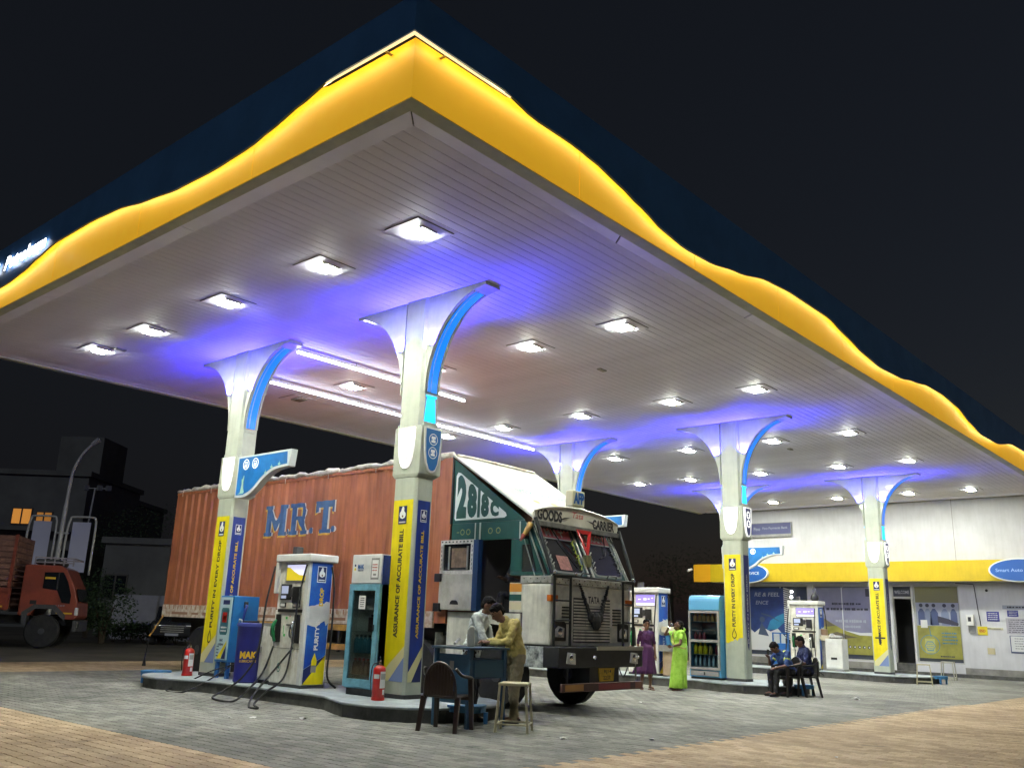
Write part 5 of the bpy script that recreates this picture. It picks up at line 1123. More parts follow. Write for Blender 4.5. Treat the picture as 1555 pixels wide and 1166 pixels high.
def d3(p, h, v):
    c = (-.003,0,0); rect2d(p, c, '-x', -h, h, -v, -v*.10, 1)
    rect2d(p, c, '-x', -h, h, v*.55, v, 2)
    c = (-.005,0,0); F = [mat('figure_blue', (.05,.07,.16), .6), mat('figure_shirt', (.16,.19,.28), .6)]
    for k, (x, s) in enumerate(((-.75,1),(-.45,.95),(-.15,1.1),(.35,1.05),(.75,.9))):
        poly2d(p, c, '-x', [(h*(x-.17*s),-v*.08),(h*(x-.16*s),v*.28),(h*(x-.05),v*.38),(h*(x+.05),v*.38),(h*(x+.17*s),v*.26),(h*(x+.18*s),-v*.08)], 3+k % 2); disc2d(p, (-.006,0,0), '-x', h*x, v*.47, .07, 5)
    poly2d(p, (-.007,0,0), '-x', [(h*.0,v*.18),(h*.5,v*.1),(h*.95,-v*.02),(h*.9,-v*.09),(-h*.0,-v*.0)], 5)
    ring2d(p, c, '-x', -h*.45, -v*.62, h*.46, h*.435, 6, 20); rect2d(p, c, '-x', -h*.68, -h*.22, -v*.86, -v*.46, 7); ring2d(p, (-.007,0,0), '-x', -h*.45, -v*.66, h*.25, h*.22, 6, 6)
    scrib(p, (-.008,0,0), '-x', -h*.62, -h*.28, -v*.82, -v*.52, 5, rs, 6, .35); scrib(p, c, '-x', h*.12, h*.85, -v*.62, -v*.25, 4, rs, 6, .45); scrib(p, c, '-x', -.02, h*.7, -v*.97, -v*.9, 1, rs, 5, .6); rect2d(p, (-.008,0,0), '-x', -h*.82, -h*.5, -v*.16, v*.06, 8)
    poly2d(p, c, '-x', [(-h*.45,-v*.1),(-h*.43,-v*.1),(-h*.36,-v*.42),(-h*.39,-v*.42)], 6)
poster('window_poster', 'group photo and olive tanker poster on the window right of the door', 'poster', -.60, .94, .62, 3.26, [PGR, OLIVE, mat('poster_khaki', (.16,.15,.05), .5), mat('fb', (.05,.07,.16), .6), mat('fs', (.16,.19,.28), .6), INK, PCY, mat('poster_pale_olive', (.40,.39,.12), .6), PWH], d3)
def d1(p, h, v):
    c = (-.003,0,0); poly2d(p, c, '-x', [(-h,-v),(h,-v),(h,-v*.55),(h*.6,-v*.30),(h*.2,-v*.40),(-h*.3,-v*.25),(-h*.7,-v*.45),(-h,-v*.3)], 1)
    c = (-.005,0,0); poly2d(p, c, '-x', [(h*.0,-v*.35),(h*.55,-v*.32),(h*.98,-v*.1),(h*.98,v*.2),(h*.6,v*.1),(h*.2,-v*.05)], 2); poly2d(p, c, '-x', [(-h*.5,-v*.5),(-h*.3,-v*.1),(-h*.1,-v*.3),(h*.1,-v*.55)], 3); disc2d(p, c, '-x', -h*.25, -v*.02, .12, 3)
    poly2d(p, c, '-x', [(-h*.3,v*.2),(h*.2,v*.12),(h*.7,-v*.05),(h*.72,-v*.08),(h*.2,v*.07),(-h*.3,v*.15)], 3)
p1 = poster('window_poster', 'dark blue poster with pale words on the window beside the middle column', 'poster', 6.30, 7.92, .62, 3.20, [PBLUE, PWH, PCY, mat('poster_shadow', (.05,.07,.12), .6)], d1)
text('RE & FEEL', (-.008, -.05, 1.02), '-x', 1.15, .17, PGR, p1, .02, .2); text('ENCE', (-.008, .18, .68), '-x', .60, .16, PGR, p1, .02, .2)
# twisted white garland in the first window
hx = M()
for k in range(24):
    z = 1.05+.088*k; hx.add([(0,-.17,z),(0,.17,z+.10),(0,.17,z+.15),(0,-.17,z+.05),(-.02,-.17,z),(-.02,.17,z+.10),(-.02,.17,z+.15),(-.02,-.17,z+.05)], [(0,1,2,3),(7,6,5,4),(0,4,5,1),(1,5,6,2),(2,6,7,3),(3,7,4,0)])
tag(hx.build('twisted_garland', mat('garland_white', (.55,.55,.55), .5), None, loc=(BX+.045, 6.13, 0)), 'twisted white streamer hanging in the window behind the farthest dispenser', 'streamer')
for i, (y, z) in enumerate(((5.93, 3.05), (5.95, 2.83))):  # glowing ellipsoids stand in for lamps mirrored in the glass
    tag(M().ell((0,0,0),(.02,.06,.06)).build('pane_reflection', mat('reflection_lit', (1,1,1), .5, emit=(9, (1,.97,.9))), None, smooth=True, loc=(BX+.03, y, z)), ('upper' if i == 0 else 'lower')+' glowing spot for a lamp reflected in the window beside the twisted white streamer', 'bulb', 'lamp reflections in the window')
# door opening
fo = WB(M().box((BX+.05,1.06,.40),(BX+.12,1.10,3.31)).box((BX+.05,1.76,.40),(BX+.12,1.80,3.31)).box((BX+.05,1.10,2.80),(BX+.12,1.76,2.88)).box((BX+.05,1.10,3.26),(BX+.12,1.76,3.31)).build('door_frame', FRM, B))
M().box((BX+.07,1.10,2.88),(BX+.076,1.76,3.26)).build('transom_pane', SHOP, fo); o = text('WELCOME', (BX+.066,1.43,3.05), '-x', .56, .13, PGR, fo, .02)
WB(M().box((BX+.3,.6,.1),(BX+3,2.3,.12)).build('lobby_floor', DGREY, B)); WB(M().box((BX+2.6,.2,.1),(BX+2.7,2.6,3.4)).build('lobby_wall', mat('lobby_grey', (.10,.10,.10), .8), B)); WB(M().box((BX,1.06,.12),(BX+.3,1.8,.40)).build('door_sill', KERB, B))
# wall things
def wthing(name, lab, cat_, y0, y1, z0, z1, th, m, pr=None, mats=None, grp=None, x=BX):
    o = thing(name, lab, cat_, (x-th, (y0+y1)/2, (z0+z1)/2), 0, grp); h, v = (y1-y0)/2, (z1-z0)/2
    M().box((0,-h,-v),(th-.001,h,v)).build('board', m, o, .003)
    if pr: p = M(); pr(p, h, v); p.build('print', mats, o, fix=False)
    return o
def oval(y, z, a, b, lab, txt, tw, tx):
    o = thing('oval_sign', lab, 'sign', (26.699, y, z), 0, 'blue oval signs on the yellow band')
    mm = M(); n = 32; pts = [(-a*math.cos(2*math.pi*i/n), b*math.sin(2*math.pi*i/n)) for i in range(n)]
    M().prism(pts, 'x', -.14, 0).build('rim', mat('oval_rim', (.66,.68,.68), .45), o, .01)
    f = M(); poly2d(f, (-.143,0,0), '-x', [(a*.94*math.cos(2*math.pi*i/n), b*.9*math.sin(2*math.pi*i/n)) for i in range(n)]); f.build('face', mat('oval_blue', (.015,.10,.38), .4), o, fix=False); text(txt, (-.147,tx,0), '-x', tw, .12, mat('oval_text', (.30,.45,.75), .5) if tw > 1.3 else TXTW, o, .01)
oval(7.55, 3.78, .95, .41, 'blue oval sign half hidden by the middle column', 'PUC SERVICE', 1.1, 0); oval(-2.95, 3.80, 1.02, .42, 'blue oval sign at the right end of the yellow band', 'Smart Auto Services', 1.55, 0)
bk = wthing('bank_board', 'long navy bank signboard high on the white wall', 'signboard', 5.75, 8.2, 5.36, 5.98, .10, MGREY, lambda p, h, v: (rect2d(p, (-.004,0,0), '-x', -h+.03, h-.03, -v+.12, v-.03, 0), disc2d(p, (-.006,0,0), '-x', -.78, .05, .13, 1, 6), disc2d(p, (-.008,0,0), '-x', -.78, .05, .06, 0, 6)), [mat('bank_navy', (.05,.055,.16), .5), mat('bank_orange', (.35,.12,.08), .5)])
text('Fino', (-.008,.36,.05), '-x', .30, .15, PGR, bk, .02); text('Fino Payments Bank', (-.008,-.48,.06), '-x', 1.15, .13, PGR, bk, .01)
wthing('meter_box', 'white meter box with a small black window on the white wall', 'meter box', -1.13, -.88, 1.86, 2.24, .16, WHITE, lambda p, h, v: rect2d(p, (-.003,0,0), '-x', -h*.5, h*.35, -v*.3, v*.55, 0), [BLACK])
wthing('wall_box', 'grey lower junction box right under the white meter box', 'junction box', -1.15, -.90, 1.60, 1.85, .06, MGREY)
yn = wthing('yellow_notice', 'small yellow notice with red letters beside the meter box', 'notice', -1.53, -1.20, 1.52, 1.83, .015, mat('notice_yellow', (.72,.58,.02), .6)); text('ESD', (-.003,0,0), '-x', .2, .1, REDP, yn, .03)
wthing('blue_notice', 'blue notice with white lines left of the big wall boards', 'notice', -1.97, -1.55, 2.02, 2.37, .012, mat('notice_blue', (.03,.035,.22), .5), lambda p, h, v: scrib(p, (-.003,0,0), '-x', -h*.85, h*.85, -v*.8, v*.8, 4, rs, 0, .45), [PWH])
wthing('label_strip', 'thin cream label strip under the blue notice', 'label', -2.06, -1.50, 1.72, 1.80, .01, mat('strip_cream', (.45,.43,.30), .6), lambda p, h, v: scrib(p, (-.003,0,0), '-x', -h*.9, h*.9, -v*.6, v*.6, 1, rs, 0, .6), [INK])
wthing('header_board', 'grey header board at the top of the wall notices', 'board', -3.4, -2.10, 2.46, 2.60, .02, PGR, lambda p, h, v: scrib(p, (-.003,0,0), '-x', -h*.8, h*.9, -v*.6, v*.6, 1, rs, 0, .7), [INK])
wthing('price_board', 'small blue and white price board under the grey header', 'board', -3.2, -2.24, 2.20, 2.42, .012, PWH, lambda p, h, v: (rect2d(p, (-.003,0,0), '-x', -h, -h*.25, -v, v, 0), scrib(p, (-.005,0,0), '-x', -h*.9, -h*.3, -v*.8, v*.8, 3, rs, 1, .4)), [mat('notice_blue2', (.03,.035,.22), .5), PWH])
wthing('info_chart', 'lilac grey information chart with rows of small print', 'chart', -3.4, -2.17, 1.60, 2.15, .012, mat('chart_lilac', (.36,.35,.40), .6), lambda p, h, v: scrib(p, (-.003,0,0), '-x', -h*.92, h*.92, -v*.9, v*.9, 7, rs, 0, .35), [INK])
wthing('white_chart', 'white bordered chart below the lilac chart on the wall', 'chart', -3.4, -2.24, .93, 1.54, .015, mat('chart_navy', (.05,.07,.16), .5), lambda p, h, v: (rect2d(p, (-.003,0,0), '-x', -h*.95, h*.95, -v*.82, v*.94, 0), scrib(p, (-.005,0,0), '-x', -h*.8, h*.8, -v*.6, v*.8, 5, rs, 1, .25)), [PWH, INK])
wthing('socket_plate', 'beige square vent plate low on the white wall', 'plate', -1.72, -1.47, .86, 1.08, .02, mat('plate_beige', (.50,.44,.26), .6))
ca = M().tube([(BX-.015,-1.33,1.85),(BX-.015,-1.28,2.4),(BX-.015,-1.22,3.25),(BX-.015,-1.2,3.34),(BX-.015,-1.0,3.36),(BX-.015,-.58,3.38)], .014, 6); tag(ca.build('wall_cable', BLACK, None, smooth=True), 'black cable running down the wall to the yellow notice', 'cable')
for i, (y, z, x) in enumerate(((2.05,3.50,26.62),(10.3,3.98,26.6))):
    c_ = thing('wall_camera', ('small white camera on the yellow band by the farthest column' if i == 0 else 'small white lamp bracket at the left end of the yellow band'), 'camera' if i == 0 else 'bracket', (x, y, z))
    M().cyl((0,0,0),(-.22,.05,-.06),.06,.06,10).build('body', WHITE, c_); M().box((0,-.03,-.03),(.08,.03,.03)).build('mount', MGREY, c_)
tag(M().ell((0,0,0),(.03,.05,.05)).build('wall_speaker', BLACK, None, smooth=True, loc=(BX-.02,-1.63,3.12)), 'round black fitting on the wall below the oval sign', 'fitting')
d_ = thing('vent_bottle', 'black bulb shaped vent on top of the farthest dispenser', 'vent', (20.62, 2.12, ZB+2.23)); M().lathe([(.10,0),(.14,.08),(.12,.18),(.06,.25),(.06,.42)], n=12).build('bulb', BLACK, d_, smooth=True)
# ------------------------------------------------------------------ far left: parked lorry, lamp, hedge, houses
RT = thing('parked_lorry', 'red open bodied lorry parked in the dark at the left edge', 'lorry', (4.72, 22.0, 0), math.radians(-33))
LRED = mat('lorry_red', (.30,.062,.034), .32, noise=(2,.7), coat=.4); LWOOD = mat('lorry_body', (.27,.13,.09), .6, noise=(4,.6))
cabp = [(.02,.95),(.10,1.05),(.06,1.5),(-.10,2.05),(-.42,2.62),(-.62,2.72),(-1.72,2.72),(-1.72,1.05),(-1.35,1.05),(-1.22,1.28),(-.95,1.42),(-.65,1.38),(-.42,1.2),(-.30,.95)]
M().prism(cabp, 'y', -1.1, 1.1).build('cab', LRED, RT, .03)
M().prism([(-1.08,1.95),(-.62,1.9),(-.42,1.50),(-.17,1.48),(-.16,1.75),(-.32,2.2),(-.50,2.5),(-1.08,2.48)], 'y', -1.115, -1.098).build('side_window', GLASS, RT)
M().box((-.66,-1.12,1.93),(-.61,-1.1,2.5)).build('window_bar', BLACK, RT)
for y0 in (-1.12,): M().box((-1.04,y0-.005,2.26),(-.72,y0,2.33)).build('window_sticker', TXTY, RT)
M().prism([(-.05,1.95),(.085,1.55),(.10,1.55),(-.03,1.98)], 'y', -.9, .9).build('windscreen', GLASS, RT)
M().box((-.55,-1.108,1.13),(-.05,-1.102,1.18)).build('marker_strip', TXTY, RT); M().box((-1.4,-1.11,1.42),(-1.2,-1.10,1.55)).build('door_handle', BLACK, RT)
M().box((.0,-1.1,.55),(.14,1.1,.93)).build('bumper', DGREY, RT, .03); M().box((.06,-1.06,.68),(.16,-.8,.9)).build('headlight', CHROME, RT, .02); M().box((.02,-1.12,1.1),(.12,-.98,1.35)).build('corner_lamp', WHITE, RT, .01)
mm = M(); mm.box((-1.5,-.9,2.95),(-.25,-.86,3.0)); mm.box((-1.5,-.9,2.80),(-.25,-.86,2.84))
for k in range(5): mm.box((-1.5+.3*k,-.9,2.72),(-1.46+.3*k,-.86,2.95))
mm.box((-1.5,.86,2.95),(-.25,.9,3.0)); mm.box((-.28,-.86,2.95),(-.25,.86,3.0)); mm.build('roof_rack', mat('rack_grey', (.30,.27,.30), .5), RT); M().box((-1.5,-.86,2.74),(-.7,.8,2.93)).build('rack_load', DGREY, RT, .08)
for k in range(9): M().box((-7.2,-1.14,1.98+.19*k),(-2.06,-1.10,2.12+.19*k)).build('body_plank', LWOOD, RT)
for k in range(9): M().box((-2.06,-1.1,1.98+.19*k),(-2.02,1.1,2.12+.19*k)).build('body_plank', LWOOD, RT)
M().box((-7.2,-1.15,1.22),(-2.02,-1.09,1.92)).build('drop_side', LRED, RT, .01); M().box((-7.2,-1.1,1.15),(-2.02,1.1,1.25)).build('bed', DGREY, RT); M().box((-7.2,1.1,1.22),(-2.02,1.15,3.65)).build('far_side', LWOOD, RT)
for x in (-2.10,-3.0,-4.4,-5.8,-7.1): M().box((x-.05,-1.17,1.2),(x+.05,-1.14,3.68)).build('stake', LRED, RT)
for x in (-3.4,-2.5): M().box((x-.3,-1.165,1.28),(x+.3,-1.155,1.34)).build('marker_strip', TXTY, RT)
text('TATA', (-2.6,-1.16,1.72), '-y', .36, .07, PGR, RT, .01); text('1109', (-.45,-1.112,1.40), '-y', .28, .05, PGR, RT, .01)
M().box((-7,-.5,.75),(-.3,.5,1.05)).build('chassis', BLACK, RT); M().box((-3.6,-1.05,.55),(-2.5,-.6,1.1)).build('fuel_tank', DGREY, RT, .05)
for x in (-.92,-6.0):
    for y in (-1.05,.78):
        mm = M().lathe([(.3,0),(.5,0),(.55,.05),(.55,.22),(.5,.27),(.3,.27)], n=24); mm.xf(Matrix.Translation((x,y+.27,.55)) @ Matrix.Rotation(math.pi/2,4,'X')); t_ = mm.build('tyre', RUBBER, RT, smooth=True, auto=.5)
        M().cyl((x,y+.02,.55),(x,y+.2,.55),.31,n=18).build('rim', DGREY, t_); M().cyl((x,y-.02,.55),(x,y+.1,.55),.1,n=12).build('hub', DGREY, t_)
M().prism([(-1.55,.75),(-1.6,1.15),(-1.25,1.42),(-.6,1.42),(-.25,1.1),(-.25,.9),(-.42,1.05),(-.65,1.28),(-1.2,1.28),(-1.42,1.1),(-1.42,.75)], 'y', -1.12, -.7).build('wheel_arch', DGREY, RT)
# lamp pole with two banner frames
POLE = mat('pole_grey', (.62,.62,.58), .5, .2, noise=(3,.8))
def W2(px, py, dist): 
    d = fw*1354.29+rt*(px-777.5)-up*(py-583); fh = Vector((fw.x, fw.y, 0)).normalized(); return co.matrix_world.translation+d*(dist/d.dot(fh))
base = W2(78, 900, 36); top = W2(120, 690, 36)
lp = thing('street_lamp', 'grey lamp pole with curved arm and two blank banner frames', 'street lamp', (base.x, base.y, 0))
rd = Vector((rt.x, rt.y, 0)).normalized()
P = lambda s, z: (rd.x*s, rd.y*s, z)
M().tube(bez([P(0,0),P(.0,3),P(.02,5.2),P(.05,6.3),P(.14,6.9),P(.40,7.45),P(.75,7.85)],5), [.10]*6+[.09]*5+[.07]*5+[.06]*15, 10).build('pole', POLE, lp, smooth=True)
M().tube([P(.68,7.80),P(.95,8.02)], [.09,.12], 8).build('lamp_head', mat('lamp_head', (.40,.40,.42), .5), lp)
for s0 in (-1.35, .22):
    M().tube(bez([P(s0,2.6),P(s0,4.2),P(s0+.08,4.75),P(s0+.2,4.85),P(s0+.95,4.85),P(s0+1.08,4.75),P(s0+1.12,4.4),P(s0+1.12,2.6)],4), .045, 6).build('banner_frame', POLE, lp, smooth=True)
    a, b = Vector(P(s0+.2,2.7)), Vector(P(s0+.92,2.7)); n_ = Vector((rd.y,-rd.x,0))*.02
    M().add([a,b,b+Vector((0,0,1.95)),a+Vector((0,0,1.95)),a+n_,b+n_,b+Vector((0,0,1.95))+n_,a+Vector((0,0,1.95))+n_], [(0,3,2,1),(4,5,6,7),(0,1,5,4),(1,2,6,5),(2,3,7,6),(3,0,4,7)]).build('banner_sheet', mat('banner_lilac', (.52,.53,.66), .7), lp)
M().tube([P(-.25,4.2),P(.3,4.2)], .04, 6).build('cross_bar', POLE, lp)
# flood light mast farther off
b = W2(118, 860, 60); fm = thing('floodlight_mast', 'thin distant mast with three unlit floodlights', 'floodlight mast', (b.x, b.y, 0)); M().tube([(0,0,0),P(.35,9.2)], [.09,.05], 6).build('mast', POLE, fm)
for s in (-.55,.35,.95): M().box((rd.x*(s+.3)-.14, rd.y*(s+.3)-.14, 9.0),(rd.x*(s+.3)+.14, rd.y*(s+.3)+.14, 9.35)).build('floodlight', mat('flood_face', (.20,.20,.21), .4), fm)
M().tube([P(-.3,9.15),P(1.3,9.15)], .03, 6).build('cross_arm', POLE, fm)
# dark blocks of flats with two lit windows
DKB = mat('far_wall', (.15,.15,.14), .8, noise=(.4,.7)); LITW = mat('lit_window', (1,.5,.1), .5, emit=(.30, (1,.38,.06))); LITD = mat('lit_window_dim', (1,.5,.1), .5, emit=(.14, (1,.36,.06)))
def far_house(px0, px1, topz, dist, lab, depth, wins, extra=None):
    a, b_ = W2(px0, 900, dist), W2(px1, 900, dist); c0 = (a+b_)/2; L = (b_-a).length; ang = math.atan2(b_.y-a.y, b_.x-a.x)
    h = thing('far_building', lab, 'building', (c0.x, c0.y, 0), ang, 'dark far buildings')
    M().box((-L/2,0,0),(L/2,depth,topz)).build('walls', DKB, h); M().box((-L/2-.2,-.2,topz),(L/2+.2,depth+.2,topz+.35)).build('parapet', DKB, h)
    for x, z, w_, hh, m_ in wins:
        f_ = M().box((x-w_/2-.08,-.06,z-.08),(x+w_/2+.08,-.001,z+hh+.08)).build('window', mat('far_frame', (.08,.07,.06), .7), h); M().box((x-w_/2,-.08,z),(x+w_/2,-.061,z+hh)).build('pane', m_, f_)
        M().box((x-.05,-.1,z),(x+.05,-.081,z+hh)).build('mullion', MC['far_frame'], f_)
    if extra: extra(h, L)
    return h
far_house(-60, 108, 10.2, 62, 'dark block of flats with two orange lit windows at the far left', 9, [(-.50,6.82,1.25,1.0,LITW),(1.05,6.62,1.0,1.0,LITD),(-3,6.9,1.2,1.0,GLASS),(0,3.6,1.5,1.5,GLASS),(3.2,3.6,1.5,1.5,GLASS)], lambda h, L: (M().box((.8,1,10.5),(3.9,5,13.2)).build('stair_tower', DKB, h), M().box((-L/2,-1,6.3),(L/2,-.0,6.5)).build('balcony_slab', DKB, h)))
far_house(100, 172, 9.5, 70, 'dark lower building behind the lamp pole without lit windows', 8, [(-1,6,1.2,1.3,GLASS),(1.2,6,1.2,1.3,GLASS),(-1,3,1.2,1.3,GLASS),(1.2,3,1.2,1.3,GLASS)])
far_house(150, 250, 5.0, 52, 'low dark shed roofed building left of the container', 8, [(2.9,2.3,1.1,.45,mat('dim_window', (.5,.5,.5), .5, emit=(.10, (.8,.75,.6)))),(-1,2,1.2,1.2,GLASS)])
a, b_ = W2(170, 930, 44), W2(300, 930, 44); bw = M(); dv = (b_-a); nn = Vector((-dv.y, dv.x, 0)).normalized()*.2
bw.add([(p.x,p.y,z) for z in (0,2.05) for p in (a,b_,b_+nn,a+nn)], [(0,3,2,1),(4,5,6,7),(0,1,5,4),(1,2,6,5),(2,3,7,6),(3,0,4,7)])
tag(bw.build('boundary_wall', mat('boundary_white', (.30,.30,.33), .8, noise=(.6,.7)), None), 'pale boundary wall at the far left behind the bush', 'wall')
# foliage: many small leaf faces
LEAF = mat('leaf_dark', (.020,.045,.016), .7, noise=(3,.5)); LEAF2 = mat('leaf_mid', (.035,.065,.022), .7)
def leaves(c, r, n, size, seed):
    rn = random.Random(seed); mm = M()
    cl = [(rn.uniform(-1,1), rn.uniform(-1,1), rn.uniform(-1,1)) for _ in range(14)]
    for _ in range(n):
        q = rn.choice(cl); p = [q[i]*.72+rn.gauss(0,.22) for i in range(3)]
        if sum(t*t for t in p) > 1.25: continue
        P_ = Vector((c[0]+p[0]*r[0], c[1]+p[1]*r[1], c[2]+p[2]*r[2])); d = Vector((rn.gauss(0,1),rn.gauss(0,1),rn.gauss(0,1))).normalized(); e = d.orthogonal().normalized()*size*.45; d = d*size
        mm.sheet([P_-d*.5, P_+e*.6, P_+d*.5, P_-e*.6], rn.randint(0,1))
    return mm
def shrub(name, lab, px, dist, r, h, n, seed, grp=None, cat_='bush', trunk=.3):
    p = W2(px, 930, dist); t = thing(name, lab, cat_, (p.x, p.y, 0), 0, grp)
    leaves((0,0,h), r, n, .16, seed).build('crown', [LEAF, LEAF2], t, fix=False)
    for k in range(3): M().tube([(.05*k,0,0),(.2*(k-1),.1*(k-1),h*.5),(.5*(k-1),.2*(k-1),h)], [.07*trunk*3,.05*trunk*3,.02], 6).build('stem', mat('bark', (.06,.045,.03), .9), t)
shrub('round_bush', 'round dark bush in front of the parked lorry nose', 158, 38, (1.3,1.2,1.05), 1.5, 1500, 1)
shrub('round_bush', 'tall dark shrub behind the parked lorry at the left', 132, 44, (1.4,1.4,1.6), 2.0, 1400, 2)
for k in range(5): shrub('low_hedge', '%s low hedge clump from the left along the dark boundary wall' % ordn[k], 175+24*k, 40, (.75,.6,.42), .5, 500, 20+k, 'hedge clumps along the boundary wall', 'hedge', .1)
shrub('dark_tree', 'dark tree behind the low shed left of the container', 215, 62, (4,4,2.4), 6, 2400, 3, None, 'tree', 1)
shrub('dark_tree', 'dark tree on the black skyline between the lorry and middle column', 1020, 70, (5,5,2.6), 5, 2600, 4, None, 'tree', 1)
# dark car behind the container
p = W2(268, 968, 40); car = thing('parked_car', 'dark car parked in the shadow behind the container end', 'car', (p.x, p.y, 0), math.radians(-125))
CARM = mat('car_dark', (.02,.022,.026), .25, coat=.6)
M().prism([(2.0,.35),(2.05,.75),(1.9,.95),(.9,1.05),(.3,1.55),(-1.2,1.6),(-1.9,1.05),(-2.05,.9),(-2.0,.35)], 'y', -.85, .85).build('body', CARM, car, .06)
M().prism([(.86,1.06),(.32,1.50),(.30,1.50),(.80,1.05)], 'y', -.72, .72).xf(Matrix.Translation((.03,0,.02))).build('windscreen', GLASS, car)
for s in (-1,1):
    M().prism([(.7,1.05),(.25,1.48),(-1.1,1.5),(-1.6,1.05)], 'y', min(.853*s,.86*s), max(.853*s,.86*s)).build('side_window', GLASS, car); M().ell((1.98,.6*s,.78),(.08,.2,.08),0,10,6).build('headlight', CHROME, car, smooth=True)
    for x in (1.3,-1.3): M().cyl((x,.70*s,.33),(x,.9*s,.33),.33,n=20).build('wheel', RUBBER, car)
for k in range(4): M().box((2.03,-.45,.52+.08*k),(2.075,.45,.555+.08*k)).build('grille_bar', STEEL, car)
M().box((2.05,-.26,.38),(2.08,.26,.48)).build('number_plate', PGR, car)
WB(M().box((BX+1.2,2.6,.1),(BX+1.25,8.2,3.4)).build('dark_partition', mat('inside_dark', (.03,.03,.035), .8), B)); WB(M().box((BX+1.2,-.9,.1),(BX+1.25,.9,3.4)).build('dark_partition', MC['inside_dark'], B))
# ------------------------------------------------------------------ furniture
def plastic_chair(x, y, rz, lab, m, grp=None):
    # local: front is +y, seat at .43
    t = thing('plastic_chair', lab, 'chair', (x, y, 0), rz, grp)
    mm = M(); mm.prism([(-.23,-.20),(-.21,.23),(-.15,.26),(.15,.26),(.21,.23),(.23,-.20)], 'z', .405, .43); mm.build('seat', m, t, .012)
    M().box((-.22,.20,.36),(.22,.235,.405)).build('apron', m, t, .008)
    for sx in (-1, 1):
        for sy, top in ((1, .64), (-1, .42)):
            x0, y0 = .255*sx, (.25 if sy > 0 else -.28); x1, y1 = .235*sx, (.20 if sy > 0 else -.19)
            L = M(); w = .028
            L.add([(x0-w,y0-w*.6,0),(x0+w,y0-w*.6,0),(x0+w,y0+w*.6,0),(x0-w,y0+w*.6,0),(x1-w*1.2,y1-w,top),(x1+w*1.2,y1-w,top),(x1+w*1.2,y1+w,top),(x1-w*1.2,y1+w,top)], [(0,3,2,1),(4,5,6,7),(0,1,5,4),(1,2,6,5),(2,3,7,6),(3,0,4,7)]); L.build('leg', m, t, .006)
        M().tube(bez([(.235*sx,.22,.635),(.26*sx,.05,.655),(.255*sx,-.14,.68),(.215*sx,-.24,.76)],5), .022, 8).build('arm', m, t, smooth=True)
    # back: arched rim with slats
    rim = [(.215*math.cos(a)*1.0, -.22-.05*math.sin(a), .43+(.40)*math.sin(a)**.75) for a in [math.pi*i/16 for i in range(17)]]
    M().tube([(.205,-.20,.40)]+rim+[(-.205,-.20,.40)], .019, 8).build('back_rim', m, t, smooth=True)
    for k in range(-4, 5):
        xx = .044*k; h = .40*max(.05, (1-(xx/.215)**2))**.4
        M().box((xx-.0205,-.262,.45),(xx+.0205,-.250,.43+h-.01)).build('back_slat', m, t)
    M().box((-.2,-.245,.43),(.2,-.225,.50)).build('back_panel', m, t, .006)
    return t
BROWNP = mat('chair_brown', (.030,.017,.014), .32, coat=.2); BLKP = mat('chair_black', (.014,.013,.013), .35)
plastic_chair(-1.08, -2.06, math.atan2(.35,.94)-math.pi/2, 'dark brown plastic armchair standing alone by the blue desk', BROWNP)
def stool(x, y, rz, h, lab, grp, m, s=.19):
    t = thing('stool', lab, 'stool', (x, y, 0), rz, grp)
    M().box((-s,-s,h-.035),(s,s,h)).build('seat', m, t, .008)
    for a in (-1,1):
        for b in (-1,1): M().tube([(a*(s-.02),b*(s-.02),h-.035),(a*(s+.02),b*(s+.02),0)], .017, 6).build('leg', m, t)
    for k in range(4):
        p = [(-1,-1),(1,-1),(1,1),(-1,1)]; a, b = p[k], p[(k+1) % 4]; q = s+.012
        M().tube([(a[0]*q,a[1]*q,.10),(b[0]*q,b[1]*q,.10)], .013, 6).build('rung', m, t)
STB = mat('stool_beige', (.46,.42,.27), .5, noise=(6,.7)); STG = mat('stool_faded', (.40,.39,.30), .6)
stool(-.40, -2.62, .55, .60, 'beige steel stool in front of the man in yellow', 'beige steel stools', STB)
stool(19.3, -1.65, .3, .60, 'beige stool at the farthest island end', 'beige steel stools', STB)
stool(24.0, -1.0, .1, .60, 'pale stool under the olive poster by the white wall', 'beige steel stools', STG)
# desk with drawer, terminal standing on it
DSK = mat('desk_blue', (.022,.085,.16), .45, noise=(4,.7)); DSKT = mat('desk_top', (.05,.09,.12), .45, noise=(5,.7))
dk = thing('pay_desk', 'tall blue steel desk with a drawer where the two men stand', 'desk', (-.42, -1.82, 0))
M().box((-.40,-.36,.985),(.40,.36,1.015)).build('desk_top', DSKT, dk, .004)
for a in (-.34,.34):
    for b in (-.31,.31): M().box((a-.025,b-.025,0),(a+.025,b+.025,.985)).build('leg', DSK, dk)
M().box((-.338,-.28,.30),(-.328,.28,.92)).build('side_panel', DSK, dk); M().box((-.31,-.33,.62),(.31,.28,.86)).build('drawer_box', DSK, dk, .004)
M().box((-.28,-.345,.64),(.28,-.331,.84)).build('drawer', mat('drawer_blue', (.03,.10,.17), .45), dk, .004)
pn = M(); rect2d(pn, (-.340,.03,.78), '-x', -.03, .05, -.06, .05); pn.build('lock_plate', MGREY, dk, fix=False)
tm = thing('card_terminal', 'upright grey terminal standing edge on upon the blue desk', 'terminal', (-.40,-1.80,1.015), .72)
M().prism([(-.05,0),(.05,0),(.04,.24),(.02,.27),(-.02,.27),(-.04,.24)], 'x', -.16, .16).build('case', mat('case_grey', (.36,.36,.32), .5), tm, .015); M().box((-.14,.045,.05),(.14,.052,.22)).build('screen', GLASS, tm)
